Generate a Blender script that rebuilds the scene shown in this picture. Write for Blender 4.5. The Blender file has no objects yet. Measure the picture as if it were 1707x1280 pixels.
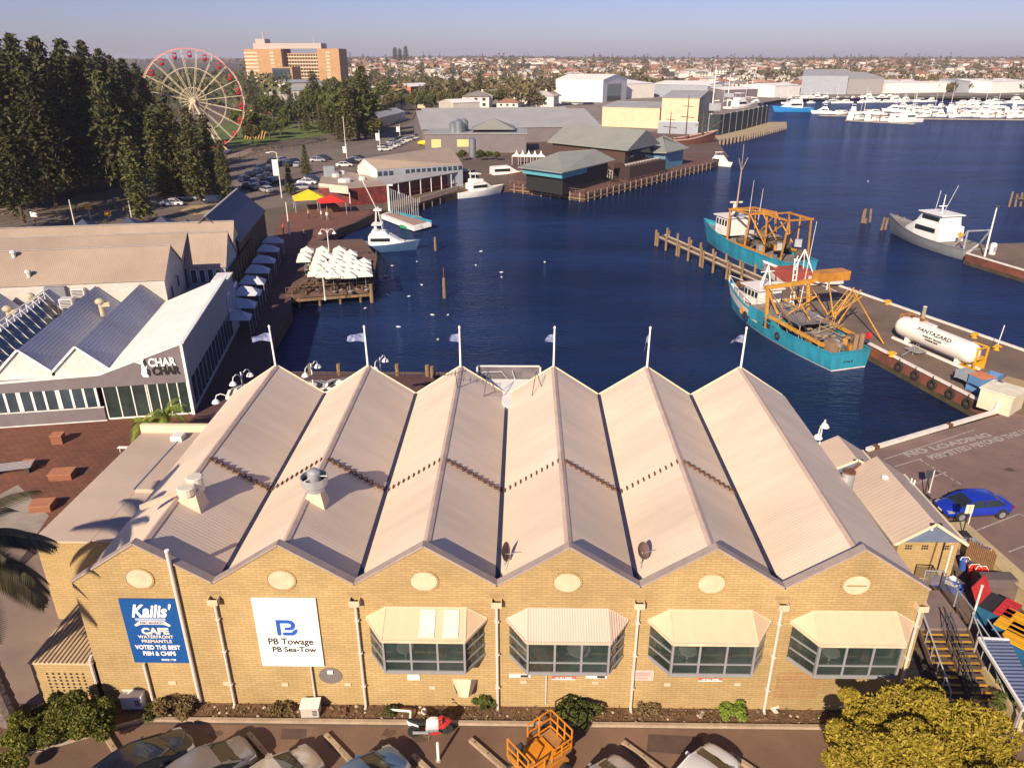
import bpy, bmesh, math, random
from mathutils import Vector, Matrix, noise
R = math.radians; PI = math.pi
scene = bpy.context.scene
col = scene.collection
random.seed(7)

# ---------------------------------------------------------------- camera, sky, sun, exposure
FPX, PITCH, ROLL, YAW = 1247.8, .410, -.002, .017
CAM = Vector((19.08, -25.4, 27.07))
def cam_axes():
    f = Vector((0, math.cos(PITCH), -math.sin(PITCH))); u = Vector((0, math.sin(PITCH), math.cos(PITCH))); r = Vector((1, 0, 0))
    r2 = math.cos(ROLL)*r + math.sin(ROLL)*u; u2 = -math.sin(ROLL)*r + math.cos(ROLL)*u
    Z = Matrix.Rotation(YAW, 3, 'Z')
    return Z@r2, Z@u2, Z@f
CR, CU, CF = cam_axes()
cam_d = bpy.data.cameras.new('camera'); cam = bpy.data.objects.new('camera', cam_d); col.objects.link(cam)
cam_d.sensor_width = 36; cam_d.lens = FPX/1707*36; cam_d.clip_start = .5; cam_d.clip_end = 20000
m = Matrix((CR, CU, -CF)).transposed().to_4x4(); m.translation = CAM; cam.matrix_world = m
scene.camera = cam
SUN_AZ, SUN_EL = 203.5, 29.5
w = bpy.data.worlds.new('World'); scene.world = w; w.use_nodes = True
nt = w.node_tree; nt.nodes.clear()
sky = nt.nodes.new('ShaderNodeTexSky'); sky.sky_type = 'NISHITA'; sky.sun_disc = False
sky.sun_elevation = R(SUN_EL); sky.sun_rotation = R(SUN_AZ); sky.air_density = 1.0; sky.dust_density = .5; sky.ozone_density = 1.6
bg = nt.nodes.new('ShaderNodeBackground'); bg.inputs[1].default_value = .055
mixc = nt.nodes.new('ShaderNodeMix'); mixc.data_type = 'RGBA'; mixc.blend_type = 'MULTIPLY'; mixc.inputs[0].default_value = 1
mixc.inputs[7].default_value = (.77, .755, 1.2, 1)
wo = nt.nodes.new('ShaderNodeOutputWorld')
nt.links.new(sky.outputs[0], mixc.inputs[6]); nt.links.new(mixc.outputs[2], bg.inputs[0]); nt.links.new(bg.outputs[0], wo.inputs[0])
sl = bpy.data.lights.new('sun', 'SUN'); sl.energy = 4.9; sl.angle = R(.5); sl.color = (1, .83, .62)
so = bpy.data.objects.new('sun', sl); col.objects.link(so)
a, e = R(SUN_AZ), R(SUN_EL)
sundir = Vector((math.sin(a)*math.cos(e), math.cos(a)*math.cos(e), math.sin(e)))
so.rotation_euler = sundir.to_track_quat('Z', 'Y').to_euler(); so.location = (0, -60, 60)
vs = scene.view_settings; vs.view_transform = 'Standard'; vs.look = 'None'; vs.gamma = 1; vs.exposure = 0.66; vs.use_curve_mapping = False
scene.cycles.max_bounces = 6; scene.cycles.diffuse_bounces = 3; scene.cycles.glossy_bounces = 3
scene.cycles.transmission_bounces = 3; scene.cycles.volume_bounces = 0

# ---------------------------------------------------------------- surveying helpers: photo point -> place in the world
def ray(x, y): return CF + CR*((x-853.5)/FPX) + CU*((640-y)/FPX)
def P(x, y, z=0):
    d = ray(x, y); t = (z-CAM.z)/d.z; return CAM + d*t
def PV(x, y, Y):
    d = ray(x, y); t = (Y-CAM.y)/d.y; return CAM + d*t
def proj(p):
    q = Vector(p)-CAM; d = q.dot(CF); return 853.5+FPX*q.dot(CR)/d, 640-FPX*q.dot(CU)/d
def hgt(x, yb, yt, z0=0):
    """height of a thing standing at photo point (x, yb) whose top reaches photo row yt"""
    b = P(x, yb, z0); lo, hi = 0, 60
    for _ in range(30):
        m = (lo+hi)/2
        if proj((b.x, b.y, z0+m))[1] > yt: lo = m
        else: hi = m
    return lo

# ---------------------------------------------------------------- mesh builder
class MB:
    def __init__(s): s.v = []; s.f = []; s.k = []; s.c = 0
    def mat(s, i): s.c = i; return s
    def add(s, vs, fs):
        n = len(s.v); s.v += [tuple(v) for v in vs]
        for f in fs: s.f.append(tuple(i+n for i in f)); s.k.append(s.c)
        return s
    def poly(s, pts): return s.add(pts, [tuple(range(len(pts)))])
    def box(s, x0, x1, y0, y1, z0, z1, M=None):
        vs = [Vector(p) for p in ((x0,y0,z0),(x1,y0,z0),(x1,y1,z0),(x0,y1,z0),(x0,y0,z1),(x1,y0,z1),(x1,y1,z1),(x0,y1,z1))]
        if M: vs = [M@v for v in vs]
        return s.add(vs, [(0,3,2,1),(4,5,6,7),(0,1,5,4),(1,2,6,5),(2,3,7,6),(3,0,4,7)])
    def cbox(s, c, sz, rz=0, rx=0, ry=0):
        M = Matrix.Translation(c)@Matrix.Rotation(rz,4,'Z')@Matrix.Rotation(ry,4,'Y')@Matrix.Rotation(rx,4,'X')
        return s.box(-sz[0]/2,sz[0]/2,-sz[1]/2,sz[1]/2,-sz[2]/2,sz[2]/2,M)
    def prism(s, pts, z0, z1, cap=True):
        n = len(pts); vs = [(p[0],p[1],z0) for p in pts]+[(p[0],p[1],z1) for p in pts]
        fs = [(i,(i+1)%n,n+(i+1)%n,n+i) for i in range(n)]
        if cap: fs += [tuple(range(n))[::-1], tuple(range(n,2*n))]
        return s.add(vs, fs)
    def extr(s, pts, d):
        """solid from a planar outline pushed along vector d"""
        d = Vector(d); n = len(pts); a = [Vector(p) for p in pts]
        vs = a+[p+d for p in a]
        return s.add(vs, [tuple(range(n)), tuple(range(n,2*n))[::-1]]+[(i,n+i,n+(i+1)%n,(i+1)%n) for i in range(n)])
    def tube(s, p0, p1, r0, r1=None, n=8):
        r1 = r0 if r1 is None else r1
        p0, p1 = Vector(p0), Vector(p1); d = p1-p0
        if d.length < 1e-6: return s
        d.normalize(); a = d.orthogonal().normalized(); b = d.cross(a)
        vs = []
        for p, r in ((p0,r0),(p1,r1)):
            for i in range(n):
                t = 2*PI*i/n; vs.append(p+(a*math.cos(t)+b*math.sin(t))*r)
        return s.add(vs, [(i,(i+1)%n,n+(i+1)%n,n+i) for i in range(n)]+[tuple(range(n))[::-1],tuple(range(n,2*n))])
    def path(s, pts, r, n=6):
        for a, b in zip(pts, pts[1:]): s.tube(a, b, r, r, n)
        return s
    def bar(s, p0, p1, wd, ht):
        p0, p1 = Vector(p0), Vector(p1); d = (p1-p0)
        if d.length < 1e-6: return s
        d.normalize(); up = Vector((0,0,1)) if abs(d.z) < .95 else Vector((1,0,0))
        a = d.cross(up).normalized()*wd/2; b = a.cross(d).normalized()*ht/2
        vs = [p+x*a+y*b for p in (p0,p1) for x,y in ((-1,-1),(1,-1),(1,1),(-1,1))]
        return s.add(vs, [(0,1,2,3),(7,6,5,4),(0,4,5,1),(1,5,6,2),(2,6,7,3),(3,7,4,0)])
    def lathe(s, prof, c=(0,0,0), n=16, M=None):
        c = Vector(c); vs = []
        for r, z in prof:
            for i in range(n):
                t = 2*PI*i/n; p = Vector((r*math.cos(t), r*math.sin(t), z))
                vs.append(c+(M@p if M else p))
        m_ = len(prof); fs = [(j*n+i, j*n+(i+1)%n, (j+1)*n+(i+1)%n, (j+1)*n+i) for j in range(m_-1) for i in range(n)]
        fs += [tuple(range(n))[::-1], tuple((m_-1)*n+i for i in range(n))]
        return s.add(vs, fs)
    def loft(s, rings, close=True, caps=True):
        n = len(rings[0]); vs = [p for r in rings for p in r]; fs = []
        for j in range(len(rings)-1):
            for i in range(n if close else n-1):
                fs.append((j*n+i, j*n+(i+1)%n, (j+1)*n+(i+1)%n, (j+1)*n+i))
        if caps: fs += [tuple(range(n))[::-1], tuple((len(rings)-1)*n+i for i in range(n))]
        return s.add(vs, fs)
    def build(s, name, mats, parent=None, world=True, smooth=False, subd=0, bev=0, label=None):
        off = Vector((0,0,0)); p = parent
        if world:
            while p is not None: off += p.location; p = p.parent
        me = bpy.data.meshes.new(name)
        me.from_pydata([(v[0]-off.x, v[1]-off.y, v[2]-off.z) for v in s.v] if world else s.v, [], s.f)
        if not isinstance(mats, (list, tuple)): mats = [mats]
        for m_ in mats: me.materials.append(m_)
        me.polygons.foreach_set('material_index', s.k)
        bm = bmesh.new(); bm.from_mesh(me)
        if smooth: bmesh.ops.remove_doubles(bm, verts=bm.verts, dist=1e-5)
        if len(bm.faces) < 60000: bmesh.ops.recalc_face_normals(bm, faces=bm.faces)
        bm.to_mesh(me); bm.free()
        if smooth:
            me.polygons.foreach_set('use_smooth', [True]*len(me.polygons))
            me.set_sharp_from_angle(angle=R(42))
        o = bpy.data.objects.new(name, me); col.objects.link(o)
        if parent is not None: o.parent = parent
        if subd:
            md = o.modifiers.new('s','SUBSURF'); md.levels = md.render_levels = subd
        if bev:
            md = o.modifiers.new('b','BEVEL'); md.width = bev; md.segments = 2; md.limit_method = 'ANGLE'
        if label: o['label'] = label
        return o
def tag(o, label, cat, group=None):
    o['label'] = label; o['category'] = cat
    if group: o['group'] = group
    return o
def E(name, loc, label, cat, group=None, rz=0):
    o = bpy.data.objects.new(name, None); col.objects.link(o); o.location = loc; o.rotation_euler = (0,0,rz)
    o.empty_display_size = .3
    return tag(o, label, cat, group)
def struct(name, mb, mat, **k):
    o = mb.build(name, mat, **k); o['kind'] = 'structure'; return o
def dup(o, loc, rz=None, label=None, sc=None, group=None):
    """copy of a thing with its parts and sub-parts"""
    def cp(x, par):
        c = x.copy(); col.objects.link(c)
        if par is not None: c.parent = par
        for ch in list(x.children): cp(ch, c)
        return c
    r = cp(o, None); r.location = loc
    if rz is not None: r.rotation_euler = (0,0,rz)
    if sc is not None: r.scale = sc if hasattr(sc,'__len__') else (sc,sc,sc)
    if label: r['label'] = label
    if group: r['group'] = group
    return r

# ---------------------------------------------------------------- materials
MATS = {}
def mk(name, c, rough=.8, metal=0, var=.12, scale=1.5, c2=None, bump=0, bscale=8, spec=.4, alpha=None, trans=0, stretch=None, dirt=0):
    """principled surface with two octaves of noise in its colour (wear) and an optional bump"""
    if name in MATS: return MATS[name]
    m = bpy.data.materials.new(name); m.use_nodes = True; t = m.node_tree; b = t.nodes['Principled BSDF']
    b.inputs['Roughness'].default_value = rough; b.inputs['Metallic'].default_value = metal
    b.inputs['Specular IOR Level'].default_value = spec
    if trans: b.inputs['Transmission Weight'].default_value = trans
    if alpha is not None: b.inputs['Alpha'].default_value = alpha
    tc = t.nodes.new('ShaderNodeTexCoord'); mp = t.nodes.new('ShaderNodeMapping')
    if stretch: mp.inputs['Scale'].default_value = stretch
    t.links.new(tc.outputs['Object'], mp.inputs[0])
    n1 = t.nodes.new('ShaderNodeTexNoise'); n1.inputs['Scale'].default_value = scale; n1.inputs['Detail'].default_value = 6; n1.inputs['Roughness'].default_value = .65
    t.links.new(mp.outputs[0], n1.inputs['Vector'])
    cr = t.nodes.new('ShaderNodeValToRGB')
    ca = c2 if c2 else tuple(x*(1-var) for x in c); cb = c if c2 else tuple(min(1,x*(1+var)) for x in c)
    cr.color_ramp.elements[0].color = (*ca,1); cr.color_ramp.elements[1].color = (*cb,1)
    cr.color_ramp.elements[0].position = .35; cr.color_ramp.elements[1].position = .68
    t.links.new(n1.outputs[0], cr.inputs[0]); last = cr.outputs[0]
    if dirt:
        n2 = t.nodes.new('ShaderNodeTexNoise'); n2.inputs['Scale'].default_value = scale*.22; n2.inputs['Detail'].default_value = 8
        t.links.new(mp.outputs[0], n2.inputs['Vector'])
        r2 = t.nodes.new('ShaderNodeMapRange'); r2.inputs[1].default_value = .42; r2.inputs[2].default_value = .72; r2.inputs[3].default_value = 1; r2.inputs[4].default_value = 1-dirt
        t.links.new(n2.outputs[0], r2.inputs[0])
        mx = t.nodes.new('ShaderNodeMix'); mx.data_type = 'RGBA'; mx.blend_type = 'MULTIPLY'; mx.inputs[0].default_value = 1
        t.links.new(last, mx.inputs[6]); t.links.new(r2.outputs[0], mx.inputs[7]); last = mx.outputs[2]
    t.links.new(last, b.inputs['Base Color'])
    if bump:
        n3 = t.nodes.new('ShaderNodeTexNoise'); n3.inputs['Scale'].default_value = bscale; n3.inputs['Detail'].default_value = 5
        t.links.new(mp.outputs[0], n3.inputs['Vector'])
        bp = t.nodes.new('ShaderNodeBump'); bp.inputs['Strength'].default_value = bump; bp.inputs['Distance'].default_value = .05
        t.links.new(n3.outputs[0], bp.inputs['Height']); t.links.new(bp.outputs[0], b.inputs['Normal'])
    MATS[name] = m; return m
def sheet(name, c, axis, pitch=.2, depth=.5, rough=.55, dirt=.18, var=.05, metal=0, stretch=None):
    """ribbed metal sheeting: ribs repeat along `axis` (0 x, 1 y, 2 z)"""
    m = mk(name, c, rough, metal, var, .7, dirt=dirt, stretch=stretch); t = m.node_tree; b = t.nodes['Principled BSDF']
    tc = t.nodes.new('ShaderNodeTexCoord'); wv = t.nodes.new('ShaderNodeTexWave'); wv.wave_type = 'BANDS'; wv.bands_direction = 'XYZ'[axis]
    wv.inputs['Scale'].default_value = .314/pitch; wv.wave_profile = 'SIN'
    t.links.new(tc.outputs['Object'], wv.inputs['Vector'])
    bp = t.nodes.new('ShaderNodeBump'); bp.inputs['Strength'].default_value = depth; bp.inputs['Distance'].default_value = .04
    t.links.new(wv.outputs[1], bp.inputs['Height']); t.links.new(bp.outputs[0], b.inputs['Normal'])
    return m
def bricks(name, c1, c2, mortar, bw, bh, side='XZ', ms=.02, bump=.6, dirt=.2):
    m = mk(name, c1, .9, 0, .1, .5, dirt=dirt); t = m.node_tree; b = t.nodes['Principled BSDF']
    tc = t.nodes.new('ShaderNodeTexCoord'); sp = t.nodes.new('ShaderNodeSeparateXYZ'); cb = t.nodes.new('ShaderNodeCombineXYZ')
    t.links.new(tc.outputs['Object'], sp.inputs[0])
    if side == 'XY': t.links.new(sp.outputs[0], cb.inputs[0]); t.links.new(sp.outputs[1], cb.inputs[1])
    else:
        ad = t.nodes.new('ShaderNodeMath'); t.links.new(sp.outputs[0], ad.inputs[0]); t.links.new(sp.outputs[1], ad.inputs[1])
        t.links.new(ad.outputs[0], cb.inputs[0]); t.links.new(sp.outputs[2], cb.inputs[1])
    br = t.nodes.new('ShaderNodeTexBrick'); br.inputs['Scale'].default_value = 1
    br.inputs['Brick Width'].default_value = bw; br.inputs['Row Height'].default_value = bh; br.inputs['Mortar Size'].default_value = ms
    br.inputs['Mortar Smooth'].default_value = .3; br.inputs['Bias'].default_value = 0
    br.inputs['Color1'].default_value = (*c1,1); br.inputs['Color2'].default_value = (*c2,1); br.inputs['Mortar'].default_value = (*mortar,1)
    t.links.new(cb.outputs[0], br.inputs['Vector'])
    old = b.inputs['Base Color'].links[0].from_socket
    mx = t.nodes.new('ShaderNodeMix'); mx.data_type = 'RGBA'; mx.blend_type = 'MULTIPLY'; mx.inputs[0].default_value = 1
    br_gain = t.nodes.new('ShaderNodeMix'); br_gain.data_type = 'RGBA'; br_gain.blend_type = 'DIVIDE'; br_gain.inputs[0].default_value = 1
    t.links.new(br.outputs[0], mx.inputs[6]); t.links.new(old, br_gain.inputs[6]); br_gain.inputs[7].default_value = (*c1,1)
    t.links.new(br_gain.outputs[2], mx.inputs[7]); t.links.new(mx.outputs[2], b.inputs['Base Color'])
    bp = t.nodes.new('ShaderNodeBump'); bp.inputs['Strength'].default_value = bump; bp.inputs['Distance'].default_value = .02; bp.invert = True
    t.links.new(br.outputs[1], bp.inputs['Height']); t.links.new(bp.outputs[0], b.inputs['Normal'])
    return m
def leafy(name, c, c2, rough=.65):
    """foliage: every leaf clump (mesh island) takes its own tone between two greens"""
    m = bpy.data.materials.new(name); m.use_nodes = True; t = m.node_tree; b = t.nodes['Principled BSDF']; b.inputs['Roughness'].default_value = rough
    b.inputs['Specular IOR Level'].default_value = .25
    g = t.nodes.new('ShaderNodeNewGeometry'); oi = t.nodes.new('ShaderNodeObjectInfo')
    mx = t.nodes.new('ShaderNodeMix'); mx.data_type = 'RGBA'; mx.inputs[6].default_value = (*c,1); mx.inputs[7].default_value = (*c2,1)
    t.links.new(g.outputs['Random Per Island'], mx.inputs[0])
    hv = t.nodes.new('ShaderNodeHueSaturation'); mr = t.nodes.new('ShaderNodeMapRange'); mr.inputs[3].default_value = .78; mr.inputs[4].default_value = 1.25
    t.links.new(oi.outputs['Random'], mr.inputs[0]); t.links.new(mr.outputs[0], hv.inputs['Value']); t.links.new(mx.outputs[2], hv.inputs['Color'])
    t.links.new(hv.outputs[0], b.inputs['Base Color']); MATS[name] = m; return m
white = mk('white_paint', (.78,.76,.73), .45, var=.06, dirt=.12)
cream_trim = mk('cream_trim', (.66,.57,.42), .6, var=.06, dirt=.15)
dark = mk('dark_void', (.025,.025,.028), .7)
black = mk('black_rubber', (.02,.02,.02), .85)
glass_d = mk('dark_glass', (.018,.024,.026), .07, spec=.8, var=.05, scale=.6)
glass_b = mk('blue_glass', (.035,.055,.075), .08, spec=.9, var=.3, scale=.6)
alu = mk('aluminium', (.42,.42,.45), .4, .6, var=.08)
galv = mk('galvanised_steel', (.5,.51,.53), .45, .5, var=.12, dirt=.2)
steel_d = mk('dark_steel', (.08,.085,.1), .5, .4)
rust = mk('rust', (.2,.09,.045), .9, c2=(.09,.04,.02), scale=3, bump=.3)
orange = mk('orange_paint', (.72,.27,.02), .5, c2=(.55,.17,.015), scale=2, dirt=.25)
yellow_m = mk('yellow_paint', (.75,.42,.03), .5, c2=(.58,.28,.02), scale=3, dirt=.3)
timber = mk('weathered_timber', (.2,.135,.085), .9, c2=(.11,.07,.045), scale=2.5, bump=.4, stretch=(4,1,1), dirt=.3)
pile_m = mk('pile_timber', (.3,.2,.11), .9, c2=(.15,.095,.055), scale=3, bump=.5, stretch=(3,3,.5), dirt=.3)
deck_m = bricks('deck_boards', (.17,.105,.08), (.13,.08,.062), (.04,.028,.022), 3.0, .16, 'XY', .012, .3)
concrete = mk('concrete', (.36,.31,.25), .9, c2=(.27,.23,.19), scale=1.2, bump=.25, dirt=.25)
brown_asphalt = mk('worn_asphalt', (.225,.135,.09), .92, c2=(.165,.1,.068), scale=.45, bump=.3, bscale=30, dirt=.25)
line_m = mk('road_paint', (.5,.46,.42), .8, c2=(.22,.19,.18), scale=6, var=.2)
trunk_m = mk('bark', (.13,.085,.06), .95, c2=(.07,.05,.035), scale=4, bump=.6)
red_p = mk('red_paint', (.45,.03,.03), .45, var=.15, dirt=.1)
blue_p = mk('blue_paint', (.03,.1,.42), .5, var=.12, dirt=.1)
teal_p = mk('turquoise_hull_paint', (.03,.33,.47), .5, c2=(.035,.24,.34), scale=1.6, dirt=.45, stretch=(1.2,1.2,.22))
HAZE = .00012
# ================================================================ THE SETTING
SEA = -1.5
def P2(x, y, z=0): p = P(x, y, z); return (p.x, p.y)
shore = [(44.9,24.5),(41.5,22.8),(14.2,22.8),(14.2,38.8),(-4.6,38.8),(-7.2,47),(-8.4,59),(-11,67)]+[P2(*q) for q in
  ((524,409),(538,400),(565,381),(592,372),(619,358),(640,350),(655,338),(701,336),(763,320),(800,312),(850,309),(975,325),(1188,272),(1215,262),(1196,236),(1240,228),(1312,209),
   (1312,203),(1279,203),(1275,186),(1240,180),(1262,172),(1300,166),(1450,161),(1600,160),(1712,158))]+[(1100,640),(1300,300),(700,60),(120,15),(75,24),(59.5,31.5)]
NEARQ = len(shore)
def terrain(x, y):
    t = max(0, min(1, (y-560)/1900)); t = t*t*(3-2*t)
    n = noise.noise(Vector((x/520, y/620, 3)))*7 + noise.noise(Vector((x/190, y/230, 9)))*3
    hl = 8*math.exp(-((x+250)/500)**2)
    return t*(15+n+hl)*(1 if y < 3200 else 1)
# ground: one sheet with the harbour cut out of it
bm = bmesh.new()
outer = [bm.verts.new((x,y,0)) for x,y in ((-4000,-300),(4000,-300),(4500,620),(4500,700),(-4000,700),(-4000,200))]
inner = [bm.verts.new((x,y,0)) for x,y in shore]
es = [bm.edges.new((l[i],l[(i+1)%len(l)])) for l in (outer,inner) for i in range(len(l))]
bmesh.ops.triangle_fill(bm, edges=es, use_beauty=True)
def inside(pt, poly):
    c = False; n = len(poly)
    for i in range(n):
        x1,y1 = poly[i]; x2,y2 = poly[(i+1)%n]
        if (y1 > pt[1]) != (y2 > pt[1]) and pt[0] < (x2-x1)*(pt[1]-y1)/(y2-y1)+x1: c = not c
    return c
kill = [f for f in bm.faces if inside(f.calc_center_median()[:2], shore)]
bmesh.ops.delete(bm, geom=kill, context='FACES_ONLY')
for f in bm.faces:
    if f.normal.z < 0: f.normal_flip()
me = bpy.data.meshes.new('ground'); bm.to_mesh(me); bm.free()
ground_m = mk('ground_earth', (.15,.11,.085), .95, c2=(.1,.08,.055), scale=.06, bump=.2, bscale=4, dirt=.3)
me.materials.append(ground_m)
g = bpy.data.objects.new('ground', me); col.objects.link(g); g['kind'] = 'structure'
# quay walls: the harbour edge below the ground
quay_m = mk('quay_wall_stone', (.14,.075,.05), .9, c2=(.05,.035,.03), scale=1.1, bump=.6, bscale=3, dirt=.3)
mb = MB()
for i in range(NEARQ):
    (x0,y0),(x1,y1) = shore[i], shore[(i+1)%NEARQ]
    mb.poly([(x0,y0,0),(x1,y1,0),(x1,y1,-4),(x0,y0,-4)])
struct('quay_wall', mb, quay_m)
# harbour water
wm = bpy.data.materials.new('harbour_water'); wm.use_nodes = True; t = wm.node_tree; b = t.nodes['Principled BSDF']
b.inputs['Base Color'].default_value = (.004,.013,.062,1); b.inputs['Roughness'].default_value = .2; b.inputs['IOR'].default_value = 1.33
b.inputs['Specular IOR Level'].default_value = .2; b.inputs['Specular Tint'].default_value = (.5,.6,1,1)
tc = t.nodes.new('ShaderNodeTexCoord'); prev = None
for sc_, st, dist, rot, sx in ((.8,.75,.35,.35,2.6),(2.4,.5,.16,.6,2.4),(.13,.5,1.2,.2,1.8)):
    mp = t.nodes.new('ShaderNodeMapping'); mp.inputs['Scale'].default_value = (1,sx,1); mp.inputs['Rotation'].default_value = (0,0,rot)
    n_ = t.nodes.new('ShaderNodeTexNoise'); n_.inputs['Scale'].default_value = sc_; n_.inputs['Detail'].default_value = 4
    bp = t.nodes.new('ShaderNodeBump'); bp.inputs['Strength'].default_value = st; bp.inputs['Distance'].default_value = dist
    t.links.new(tc.outputs['Object'], mp.inputs[0]); t.links.new(mp.outputs[0], n_.inputs['Vector']); t.links.new(n_.outputs[0], bp.inputs['Height'])
    if prev: t.links.new(prev.outputs[0], bp.inputs['Normal'])
    prev = bp
t.links.new(prev.outputs[0], b.inputs['Normal'])
b.inputs['Specular IOR Level'].default_value = 0; b.inputs['Roughness'].default_value = .6
gl_ = t.nodes.new('ShaderNodeBsdfGlossy'); gl_.inputs['Color'].default_value = (.55,.66,.97,1); gl_.inputs['Roughness'].default_value = .1; t.links.new(prev.outputs[0], gl_.inputs['Normal'])
fr_ = t.nodes.new('ShaderNodeFresnel'); fr_.inputs['IOR'].default_value = 1.33; t.links.new(prev.outputs[0], fr_.inputs['Normal'])
rg_ = t.nodes.new('ShaderNodeMapRange'); rg_.inputs[1].default_value = .02; rg_.inputs[2].default_value = .6; rg_.inputs[3].default_value = .055; rg_.inputs[4].default_value = .3; t.links.new(fr_.outputs[0], rg_.inputs[0])
mx_ = t.nodes.new('ShaderNodeMixShader'); t.links.new(rg_.outputs[0], mx_.inputs[0]); t.links.new(b.outputs[0], mx_.inputs[1]); t.links.new(gl_.outputs[0], mx_.inputs[2]); t.links.new(mx_.outputs[0], t.nodes['Material Output'].inputs['Surface'])
mp = t.nodes.new('ShaderNodeMapping'); mp.inputs['Scale'].default_value = (.35,1.4,1); mp.inputs['Rotation'].default_value = (0,0,-.12)
n_ = t.nodes.new('ShaderNodeTexNoise'); n_.inputs['Scale'].default_value = .035; n_.inputs['Detail'].default_value = 5
cr = t.nodes.new('ShaderNodeValToRGB'); cr.color_ramp.elements[0].color = (.006,.015,.047,1); cr.color_ramp.elements[1].color = (.013,.032,.105,1)
cr.color_ramp.elements[0].position = .38; cr.color_ramp.elements[1].position = .66
t.links.new(tc.outputs['Object'], mp.inputs[0]); t.links.new(mp.outputs[0], n_.inputs['Vector']); t.links.new(n_.outputs[0], cr.inputs[0]); t.links.new(cr.outputs[0], b.inputs['Base Color'])
mb = MB().poly([(-60,0,SEA),(1700,0,SEA),(1700,800,SEA),(-60,800,SEA)])
o = struct('water', mb, wm)
# distant rise
hill_m = mk('suburb_ground', (.11,.085,.055), .95, c2=(.06,.055,.03), scale=.03)
mb = MB(); xs = [-3800+i*120 for i in range(70)]; ys = [560+j*70 for j in range(26)]+[2500+j*260 for j in range(8)]+[5200,7000,9500]
for y in ys:
    for x in xs: mb.v.append((x*(1 if y<2500 else 1+(y-2500)/5000), y, terrain(x,y)-.12+(0 if y<3000 else 0)))
nx = len(xs)
for j in range(len(ys)-1):
    for i in range(nx-1): mb.f.append((j*nx+i,j*nx+i+1,(j+1)*nx+i+1,(j+1)*nx+i)); mb.k.append(0)
struct('hills', mb, hill_m)

# paved sheets, each a little above the one below
def sheetz(name, pts, mat, z, px=True):
    pts = [P2(*q) for q in pts] if px else pts
    return struct(name, MB().poly([(x,y,z) for x,y in pts]), mat)
asph = mk('asphalt', (.25,.165,.145), .92, c2=(.19,.125,.11), scale=.5, bump=.3, bscale=25, dirt=.3)
asph_l = mk('sunlit_road_asphalt', (.19,.15,.125), .92, c2=(.14,.11,.095), scale=.15, dirt=.25)
redpave = bricks('red_brick_paving', (.22,.085,.05), (.17,.07,.045), (.06,.032,.025), .6, .3, 'XY', .02, .3, .35)
pinkpave = mk('pale_paving', (.3,.22,.17), .9, c2=(.22,.16,.13), scale=.4, dirt=.2)
grass_m = mk('lawn_grass', (.12,.17,.03), .95, c2=(.07,.11,.02), scale=.4, dirt=.3)
walk_m = bricks('boardwalk_planks', (.13,.065,.06), (.1,.052,.05), (.015,.01,.01), 4.0, .18, 'XY', .015, .3, .3)
soil_m = mk('garden_soil', (.2,.115,.06), .98, c2=(.1,.058,.033), scale=2.2, bump=.8, bscale=6, dirt=.3)
sheetz('car_park', [(2.0,-1.2),(60,-1.0),(70,-20),(-30,-20),(-14,-8),(-2.6,-3.4)], brown_asphalt, .004, False)
struct('garden_bed', MB().poly([(.2,0,.05),(40.5,0,.05),(40.5,-.92,.05),(2.3,-.92,.05),(-3,-3.1,.05),(-8,-5.4,.05),(-8,-.2,.05),(-3,-.2,.05)]), soil_m)
mb = MB()
kerb = [(41,-.98),(2.3,-.98),(-3,-3.25),(-14,-8.2)]
for (x0,y0),(x1,y1) in zip(kerb, kerb[1:]): mb.bar((x0,y0,.07),(x1,y1,.07),.16,.16)
struct('kerb', mb, mk('kerb_concrete', (.45,.34,.24), .9, c2=(.33,.25,.18), scale=2, bump=.3, dirt=.2))
sheetz('plaza', [(-40,4.2),(-5.5,3.4),(-5.5,18),(0,19.4),(-3,30),(-8.3,30.3),(-40,25)], redpave, .006, False)
sheetz('footpath', [(-5.6,-.6),(-2.9,-.4),(-2.9,4.5),(-5.5,6.2),(-6,13),(-11,12.6),(-20,10),(-20,2.2),(-9,-.6)], pinkpave, .012, False)
sheetz('boardwalk', [(-8.3,30.3),(-4,19.4),(14.2,19.4),(14.2,38.7),(-4.7,38.7),(-7.3,47),(-8.5,59),(-11.1,67)]+[P2(*q) for q in ((523,409),(537,400),(564,381),(591,372),(618,358),(640,348),(560,352),(470,375),(440,420))]+[(-16,59.9)], walk_m, .008, False)
sheetz('rear_boardwalk', [(14.2,19.4),(41,19.4),(41.5,22.7),(14.3,22.7)], walk_m, .01, False)
sheetz('harbour_car_park', [(39.2,22),(44.9,24.4),(59.4,31.4),(75,24),(130,16),(130,-10),(70,-16),(47,8.2),(44.5,10),(41,18)], asph, .006, False)
sheetz('red_paving', [(445,420),(470,360),(530,342),(620,352),(590,371),(560,381),(524,405),(490,425)], mk('terracotta_paving',(.2,.085,.055),.9,c2=(.14,.06,.045),scale=.5,dirt=.2), .012)
sheetz('street', [(0,392),(0,372),(200,345),(330,300),(430,255),(540,240),(640,222),(735,185),(800,160),(870,160),(860,200),(770,240),(700,270),(600,275),(560,330),(440,350),(400,400),(150,460)], asph_l, .02)
sheetz('verge', [(0,360),(0,345),(180,318),(330,278),(420,246),(420,254),(330,296),(180,336)], pinkpave, .03)
sheetz('traffic_island', [(300,352),(318,344),(352,342),(380,346),(362,356),(320,360)], mk('island_paving',(.4,.3,.16),.9,c2=(.3,.22,.13),scale=1), .1)
sheetz('park_lawn', [(-20,352),(0,344),(180,312),(240,292),(330,262),(390,248),(560,222),(520,200),(300,210),(100,240),(-60,270)], grass_m, .015)
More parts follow.
